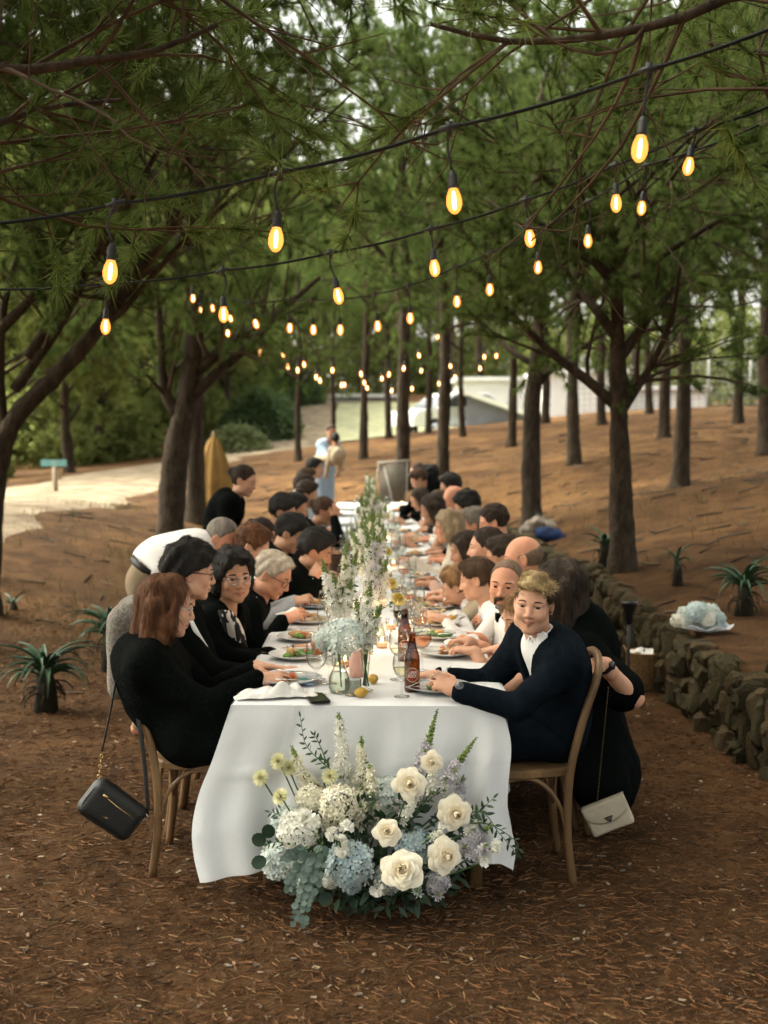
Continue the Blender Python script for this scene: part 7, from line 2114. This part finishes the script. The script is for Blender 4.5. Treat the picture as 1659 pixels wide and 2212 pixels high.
def aloe_leaf_mesh(L, droop):
    n = 9
    rows = []
    for t in np.linspace(0, 1, n):
        a = 1.05 - droop * t ** 1.1
        rows.append((t, a))
    x = z = 0.0; C = []
    for i in range(n):
        C.append((x, z)); a = rows[i][1]; x += math.cos(a) * L / n; z += math.sin(a) * L / n
    P = []
    for i, (x, z) in enumerate(C):
        t = i / (n - 1); w = .021 * (1 - t ** 1.6) * (.8 + .4 * math.sin(t * PI)) + .0012
        P.append([(x, -w, z + .010 * (1 - t)), (x, -w * .5, z - .001), (x, 0, z - .004), (x, w * .5, z - .001), (x, w, z + .010 * (1 - t)), (x, w * .5, z - .014 * (1 - t)), (x, -w * .5, z - .014 * (1 - t)), (x, -w, z + .010 * (1 - t))])
    return MB().grid(np.array(P)).mesh('leaf', ALM)
_AL = [aloe_leaf_mesh(.46, d) for d in (1.5, 2.0, 2.4, 2.8)]
_ALDEAD = aloe_leaf_mesh(.46, 2.4).copy(); _ALDEAD.materials[0] = mat('aloe_dead_leaf', (0.035, 0.026, 0.014), .9, .4, 12)
def aloe(px, y, h, n, sc, label, seed):
    r = np.random.default_rng(seed)
    x = at(px, 1000, y)[0]
    root = empty('aloe_plant', (x, y, g1(x, y)), 0, label, 'plant', 'aloe plants in the pine litter')
    MB().tube([(0, 0, -.03), (.01, 0, h * .5), (0, 0, h)], [.085 * sc, .065 * sc, .05 * sc], 9).build('trunk', ALD, root)
    for k in range(n):
        t = k / n
        if k % 2 == 0 and h > .15:
            link('dead_leaf', _ALDEAD, root, loc=(.035 * sc * math.cos(k * 2.4), .035 * sc * math.sin(k * 2.4), h * r.uniform(.35, .8)), rot=(r.normal(0, .2), r.uniform(.7, 1.1), k * 2.4 + r.normal(0, .3)), scale=sc * r.uniform(.35, .6))
        o = link('leaf', _AL[min(3, int(t * 4))], root, loc=(0, 0, h * (1 - .35 * t)), rot=(r.normal(0, .12), r.normal(0, .1), k * 2.4 + r.normal(0, .2)), scale=sc * r.uniform(.8, 1.15))
aloe(88, 7.6, .26, 36, 1.0, 'large aloe with arching leaves at the left edge of the clearing', 1)
aloe(232, 8.9, .34, 28, .95, 'aloe behind the pale jacket on the left', 2)
aloe(1612, 8.4, .22, 28, .85, 'aloe near the right edge on the terrace', 3)
aloe(1466, 9.6, .22, 9, .55, 'small dark aloe stump beyond the bouquet', 4)
aloe(1092, 14.4, .30, 18, 1.2, 'aloe on the wall top behind the grey haired guest', 5)
aloe(1308, 10.9, .22, 14, .8, 'aloe at the foot of the widely forked pine', 6)
aloe(1180, 14.9, .10, 8, .6, 'little dark aloe right of the pine on the wall', 7)
aloe(22, 10.9, .05, 8, .55, 'little aloe seedling on the left slope', 8)
# coat and flowers left on the wall beyond the guests
p = at(1062, 1075, 14.0); z = g1(max(p[0], float(wall_x(14)) + .25), 14.0); px_ = max(p[0], float(wall_x(14)) + .25)
F = Field(); F.ell((0, 0, .07), (.15, .12, .08), None, 0); F.ell((.10, 0, .05), (.10, .10, .06), None, .05); F.noise(.03, 16, 6); F.noise(.012, 45, 7)
tag(sdf_obj('folded_coat', F, .018, mat('blue_coat', (0.006, 0.018, 0.06), .9, .5, 9), None), 'bright blue and dark coat left on the wall behind the guests', 'coat'); COL.objects[-1].location = (px_, 14.0, z)
p = at(1035, 1062, 14.6)
root = empty('bouquet', (max(p[0], float(wall_x(14.6)) + .2), 14.6, g1(max(p[0], float(wall_x(14.6)) + .2), 14.6)), 0, 'faded beige bouquet left on the wall beside the blue coat', 'flowers')
for i in range(5): link('hydrangea', hydrangea(.08, 500 + i, mat('petal_faded', (0.40, 0.34, 0.28), .7, .3, 20), .9), root, loc=(-.12 + .07 * i, .03 * (i % 2), .10 + .05 * (i % 3)))

# ------------------------------------------------------------------ far end: easel, parasol, sign, buildings, cars, fence
def easel():
    y = 18.9
    c = at(850, 1075, y); z0 = g1(c[0], y)
    root = empty('display_easel', (c[0], y, z0), 0, 'pale grey frame leaning on an easel beyond the far end of the table', 'easel')
    m = mat('grey_wood', (0.36, 0.34, 0.30), .8, .15, 10); pm = mat('grey_panel', (0.17, 0.15, 0.12), .9, .2, 6)
    L = lambda px, py, dy=0: at(px, py, y + dy) - np.array([c[0], y, z0])
    MB().tube([L(815, 1000), L(884, 995)], .020, 6).build('top_rail', m, root)
    for a, b_, d in (((818, 1000), (806, 1090), .0), ((880, 996), (878, 1090), 0), ((828, 1003), (850, 1090), -.25)):
        MB().tube([L(*a), L(*b_, d)], .014, 6).build('leg', m, root)
    P = np.array([[L(822, 1004, .01), L(816, 1085, .01)], [L(878, 1000, .01), L(874, 1085, .01)]])
    o = MB().grid(P).build('panel', pm, root); o.modifiers.new('thickness', 'SOLIDIFY').thickness = .015
easel()
def parasol():
    y = 18.0
    x = at(462, 1000, y)[0]; z = g1(x, y)
    root = empty('closed_parasol', (x, y, z), 0, 'closed tan parasol standing behind the slim dark pine', 'parasol')
    m = mat('tan_canvas', (0.25, 0.145, 0.042), .9, .15, 5, bump=.3)
    a = np.linspace(0, 2 * PI, 33)
    P = np.array([[(R * (1 + .14 * math.cos(8 * t)) * math.cos(t), R * (1 + .14 * math.cos(8 * t)) * math.sin(t), h) for t in a] for R, h in ((.10, .02), (.22, .05), (.26, .3), (.24, .65), (.17, .95), (.08, 1.18), (.02, 1.28), (.003, 1.3))])
    MB().grid(P).build('canopy', m, root)
    MB().tube([(0, 0, -.02), (0, 0, 1.34)], .02, 8).build('pole', WOOD, root)
parasol()
def sign():
    y = 22.5
    x = at(117, 1000, y)[0]; z = g1(x, y)
    root = empty('wooden_sign', (x, y, z), 0, 'small teal sign board on a pale post beside the track', 'sign')
    zb = at(117, 1000, y)[2] - z
    MB().box((0, -.03, zb), (.47, .025, .12)).build('board', mat('teal_paint', (0.16, 0.36, 0.37), .7, .2, 6), root, smooth=False)
    MB().tube([(0.03, 0, -.05), (0, 0, zb + .05)], .045, 8).build('post', mat('pale_post', (0.34, 0.29, 0.22), .9, .2, 8), root)
sign()
xs_, ys_ = at(481, 1060, 20)[0], 20
tag(MB().tube([(0, 0, -.05), (0.01, 0, .5)], .018, 6).build('marker_stake', mat('grey_stake', (0.12, 0.10, 0.08), .9), None, loc=(xs_, ys_, g1(xs_, ys_))), 'thin grey stake beside the pale track', 'stake')
def house(px0, px1, y, zt, zb, depth, label, wallm, roofm, windows=0, pitch=0.0, cat='building'):
    x0, x1 = at(px0, 900, y)[0], at(px1, 900, y)[0]
    O = np.array([(x0 + x1) / 2, y + depth / 2, zb])
    root = empty('low_building', O, 0, label, cat)
    w, h = x1 - x0, zt - zb
    MB().box((0, 0, h / 2), (w, depth, h)).build('wall', wallm, root, smooth=False)
    v = [(-w / 2 - .15, -depth / 2 - .2, h + pitch), (w / 2 + .15, -depth / 2 - .2, h), (w / 2 + .15, depth / 2 + .2, h), (-w / 2 - .15, depth / 2 + .2, h + pitch)]
    v += [(a, b_, c + .16) for a, b_, c in v]
    MB().add(v, [[3, 2, 1, 0], [4, 5, 6, 7], [0, 1, 5, 4], [1, 2, 6, 5], [2, 3, 7, 6], [3, 0, 4, 7]]).build('roof', roofm, root, smooth=False)
    if pitch: MB().add([(-w / 2, -depth / 2 + .01, h), (w / 2, -depth / 2 + .01, h), (-w / 2, -depth / 2 + .01, h + pitch)], [[0, 1, 2]]).build('gable', wallm, root, smooth=False)
    for k in range(windows):
        xw = -w / 2 + w * (k + .5) / windows
        f = MB().box((xw, -depth / 2 - .02, h * .55), (min(1.0, w / windows * .5), .06, .7)).build('window', mat('window_frame', (.3, .3, .3), .6), root, smooth=False)
        MB().box((xw, -depth / 2 - .055, h * .55), (min(.9, w / windows * .44), .02, .6)).build('pane', mat('dark_pane', (.05, .06, .07), .1, spec=.6), f, smooth=False)
WHW = mat('white_render', (0.72, 0.71, 0.68), .85, .05, 2); WHR = mat('white_roof', (0.74, 0.74, 0.72), .7, .05, 2); GRW = mat('shed_grey', (0.15, 0.15, 0.19), .85, .12, 3); GRR = mat('pale_grey_wall', (0.38, 0.38, 0.36), .85, .1, 2)
house(990, 1300, 52, at(0, 822, 52)[2], 1.2, 5, 'long low white building across the far lot', WHW, WHR, 5)
house(1170, 1345, 44, at(0, 806, 44)[2], 1.2, 4, 'white tarpaulin covered shed behind the pine on the wall', WHW, WHR, 0)
house(1350, 1525, 47, at(0, 842, 47)[2], 1.3, 4, 'white walled enclosure right of the widely forked tree', WHW, WHR, 0)
house(1008, 1145, 38, at(0, 905, 38)[2], 1.2, 3, 'grey shed with a sloping white roof behind the thin pines', GRW, WHR, 0, pitch=at(0, 850, 38)[2] - at(0, 905, 38)[2])
house(720, 870, 60, at(0, 858, 60)[2], 1.5, 4, 'pale low wall building left of the far lot', GRR, WHR, 3)
lw = MB().grid(np.array([[(a, b_, float(gz(a, b_, False)[0]) + .09) for b_ in np.linspace(36, 58, 18)] for a in np.linspace(-1.6, 5.2, 12)]))
tag(lw.build('lawn', mat('pale_lawn', (0.26, 0.26, 0.15), .9, .3, 2)), kind='structure', label='pale green lawn of the far lot')
def car(px, y, label, col, rz):
    x = at(px, 900, y)[0]; z = g1(x, y)
    root = empty('parked_car', (x, y, z + .05), rz, label, 'car')
    paint = mat('car_' + col, (0.72, 0.73, 0.74) if col == 'white' else (0.30, 0.36, 0.42), .25, .03, spec=.6, coat=.5)
    prof = [(-2.1, .35), (-2.12, .62), (-1.95, .82), (-1.2, .93), (-.55, 1.40), (.75, 1.45), (1.55, 1.02), (2.0, .92), (2.1, .6), (2.08, .35)]
    n = len(prof); rows = []
    for yy, k in ((-.84, .0), (-.80, .06), (.80, .06), (.84, .0)):
        rows.append([(a * (1 if k else .99), yy * (1 if b_ < 1.0 else .84), b_) for a, b_ in prof])
    P = np.array(rows)
    mb = MB().grid(P)
    for i, rev in ((0, True), (3, False)):
        c = np.arange(n) + i * n
        mb.f.append((c[::-1] if rev else c)[None]); mb.mi.append(np.zeros(1, int))
    mb.build('body', paint, root, smooth=False)
    gl = mat('car_glass', (.03, .035, .04), .08, .1, spec=.7)
    for s in (-1, 1):
        MB().add([(-1.1, s * .83, .96), (1.4, s * .83, 1.02), (.72, s * .74, 1.36), (-.5, s * .74, 1.34)], [[0, 1, 2, 3]]).build('side_window', gl, root, smooth=False)
        for a in (-1.3, 1.3):
            wl = MB().lathe([(.0005, -.1), (.30, -.1), (.32, -.06), (.32, .06), (.30, .1), (.0005, .1)], 18).build('wheel', mat('tyre', (.01, .01, .01), .8), root, loc=(a, s * .80, .27), rot=(PI / 2, 0, 0))
            MB().lathe([(.0005, .102), (.19, .104), (.19, -.104), (.0005, -.102)], 14).build('rim', METAL, wl)
    MB().add([(-1.24, -.70, .95), (-1.24, .70, .95), (-.58, .64, 1.37), (-.58, -.64, 1.37)], [[0, 1, 2, 3]]).build('windscreen', gl, root, smooth=False)
    for s in (-1, 1): MB().box((-2.08, s * .6, .68), (.08, .30, .14)).build('headlight', mat('headlight', (.7, .7, .7), .1, spec=.7), root, smooth=False)
car(985, 39.5, 'white car parked left of the grey shed', 'white', .5)
def fence():
    root = empty('wire_fence', (at(1520, 880, 34)[0], 34, 2), 0, 'grey wire mesh fence along the crest at the right', 'fence')
    O = np.array([at(1520, 880, 34)[0], 34, 2.0])
    xs = [at(p_, 880, 34)[0] for p_ in (1225, 1345, 1440, 1530, 1620, 1720)]
    m = mat('galvanised', (.28, .29, .28), .6, .1)
    for x in xs:
        z = g1(x, 34); MB().tube(np.array([(x, 34, z - .1), (x, 34, z + 1.4)]) - O, .035, 6).build('post', m, root)
    w = MB()
    for x in np.arange(xs[0], xs[-1], .16):
        z = g1(x, 34); w.tube(np.array([(x, 34, z), (x, 34, z + 1.3)]) - O, .007, 3, cap=False)
    for h in np.arange(.08, 1.35, .16):
        w.tube(np.array([(x, 34, g1(x, 34) + h) for x in xs]) - O, .007, 3, cap=False)
    tag(w.build('mesh_wires', m, root), kind='stuff')
fence()
# ------------------------------------------------------------------ small things worn or held
def person_root(I): return I['root'], I['O']
for i in (0, 1):
    pass
def lapel(I, px, width, m, name='lapel'):
    y = I['H'][1]
    ribbon(name, [at(a, b_, y + dy) for a, b_, dy in px], width, CL[m], I['root'], I['O'], (.85, -.35, .25))
lapel(curlm, [(400, 1322, -.20), (418, 1365, -.24), (440, 1405, -.24), (458, 1442, -.22)], [.035, .05, .055, .065], 'white', 'shawl_lapel')
lapel(old, [(551, 1290, -.12), (552, 1330, -.14), (553, 1372, -.12)], [.02, .035, .03], 'greywhite', 'lapel')
# zebra print panel on the blouse
def zebra():
    I = curlw
    G = [[at(a + (b_ - a) * t, yy, 5.86 - .22 - .03 * math.sin(t * PI)) for t in np.linspace(0, 1, 8)] for (a, b_, yy) in ((470, 500, 1318), (476, 517, 1340), (485, 527, 1362), (494, 532, 1384), (503, 536, 1402))]
    m = mat('zebra_print', (0.01, 0.01, 0.01), .9, scale=26, col2=(0.55, 0.50, 0.46), stretch=(1.2, 1, .35), detail=1.0)
    for n in m.node_tree.nodes:
        if n.type == 'MAP_RANGE': n.inputs[1].default_value, n.inputs[2].default_value = .49, .52
        if n.type == 'TEX_NOISE': n.inputs['Distortion'].default_value = 1.2
    MB().grid(np.array(G) - I['O']).build('print_panel', m, I['root']).modifiers.new('thickness', 'SOLIDIFY').thickness = .004
zebra()
def hairblob(I, name, cones, m, k=.01, vox=.0042, noise=.0018):
    w, hs = I['w'], I['hs']
    F = Field()
    for a, b_, ra, rb in cones: F.cone(w(*a), w(*b_), ra * hs, rb * hs, k * hs)
    F.noise(noise, 190, 8)
    I['add'](name, [surf(F, vox)], HAIR[m], I['root'])
hairblob(mous, 'moustache', [((.100, s * .004, -.050), (.090, s * .026, -.056), .0085, .0085) for s in (-1, 1)] + [((.089, s * .027, -.056), (.080, s * .033, -.085), .0075, .006) for s in (-1, 1)], 'dark')
hairblob(mous, 'goatee', [((.086, -.016, -.094), (.086, .016, -.094), .013, .013), ((.086, 0, -.098), (.083, 0, -.118), .015, .009)], 'grey')
hairblob(eat, 'beard', [((.078, s * .02, -.09), (.05, s * .055, -.06), .016, .013) for s in (-1, 1)] + [((.082, -.015, -.098), (.082, .015, -.098), .016, .016), ((.094, -.02, -.052), (.094, .02, -.052), .006, .006)], 'dark', vox=.006)
def bracelet(I, arm, t0, r, m, name, wide=.008, face=None):
    E, W, d, back = I['arms'][arm]
    ax = nrm(W - E); c = E + (W - E) * t0
    Fm = frame_to(ax)
    a = np.linspace(0, 2 * PI, 21)
    pts = np.array([c + r * (math.cos(t) * Fm[:, 0] + math.sin(t) * Fm[:, 1]) for t in a]) - I['O']
    P = np.stack([pts - ax * wide / 2, pts - ax * wide / 4 + 0, pts + ax * wide / 4, pts + ax * wide / 2], 1)
    o = MB().grid(P).build(name, m, I['root']); o.modifiers.new('thickness', 'SOLIDIFY').thickness = .003
    if face:
        n = nrm(np.asarray(back) - ax * (np.asarray(back) @ ax)); M = np.stack([ax, np.cross(n, ax), n], 1)
        MB().lathe([(.0005, .009), (.016, .009), (.018, .006), (.018, 0), (.0005, 0)], 20).build('watch_case', face, o, loc=c + n * (r - .002) - I['O'], rot=Matrix(M.tolist()).to_euler())
for I_, k_ in ((blond, 0), (blond, 1), (eat, 0), (eat, 1), (curlm, 0), (old, 0)): bracelet(I_, k_, .925, .037, CL['white'], 'shirt_cuff', .022)
bracelet(blond, 1, .99, .034, METAL, 'wristwatch', .018, mat('watch_dial', (0.12, 0.12, 0.13), .15, .2, metal=.6))
bracelet(lady, 1, .93, .033, BLACKP, 'smartwatch', .022, BLACKP)
bracelet(curlw, 0, .93, .031, METAL, 'bracelet', .006); bracelet(curlw, 0, .86, .032, METAL, 'bracelet', .006); bracelet(curlw, 0, .97, .030, BLACKP, 'bracelet', .008)
# earring, hair clip, black strap
w = blond['w']; MB().lathe([(.0005, -.004), (.004, 0), (.0005, .004)], 8).build('earring', BLACKP, blond['root'], loc=w(-.002, .084, -.036) - blond['O'])
for I in (upd,):
    sh = I['S'][1]
    ribbon('strap', [sh + np.array([.02, -.05, .075]), sh + np.array([-.09, -.055, .0]), sh + np.array([-.11, -.05, -.12]), sh + np.array([-.10, -.04, -.24])], [.03, .035, .035, .03], CL['black'], I['root'], I['O'], (0.2, 1, 0))
# cutlery in hands
def held(I, arm, me, nm, label, off=(.075, 0, -.02), rot=.3):
    E, W, d, back = I['arms'][arm]
    x = nrm(d); c = W + x * off[0] + np.array([0, 0, off[2]])
    o = link(nm, me, None, loc=c + x * .05)
    o.rotation_euler = (0, rot, math.atan2(x[1], x[0])); tag(o, label, nm, nm + 's held in hands')
held(curlw, 0, _KN, 'knife', 'dark handled knife held by the curly haired woman in glasses')
held(old, 0, _FK, 'fork', 'fork held by the silver haired man', rot=-.2)
held(curlm, 0, _FK, 'fork', 'fork held by the curly haired man in glasses')
held(red, 0, _KN, 'knife', 'knife held by the auburn haired woman')
held(blond, 1, _FK, 'fork', 'fork held by the blond man above his plate', rot=.5)
held(mous, 0, _FK, 'fork', 'fork held by the man with the moustache', rot=-.3)
# shoes on every seated guest
_shoe = None
SHM = mat('shoe_leather', (0.010, 0.009, 0.008), .4, .2, spec=.4)
for I in SEATS:
    P, f = I['P'], I['facing']
    Fw = np.array([math.cos(f), math.sin(f), 0]); Lt = np.array([-Fw[1], Fw[0], 0])
    if _shoe is None:
        S_ = Field(); S_.cone((-.06, 0, .055), (.15, 0, .035), .048, .042, 0); S_.cone((-.05, 0, .06), (-.05, 0, .12), .05, .05, .03); S_.half((0, 0, -1), .004)
        v, q = surf(S_, .012); _shoe = MB().add(v, q).mesh('shoe', SHM)
    for s in (-1, 1):
        c = P + Lt * s * .115 + Fw * .45
        link('shoe', _shoe, I['root'], loc=(c[0] - I['O'][0], c[1] - I['O'][1], 0), rot=(0, 0, f))
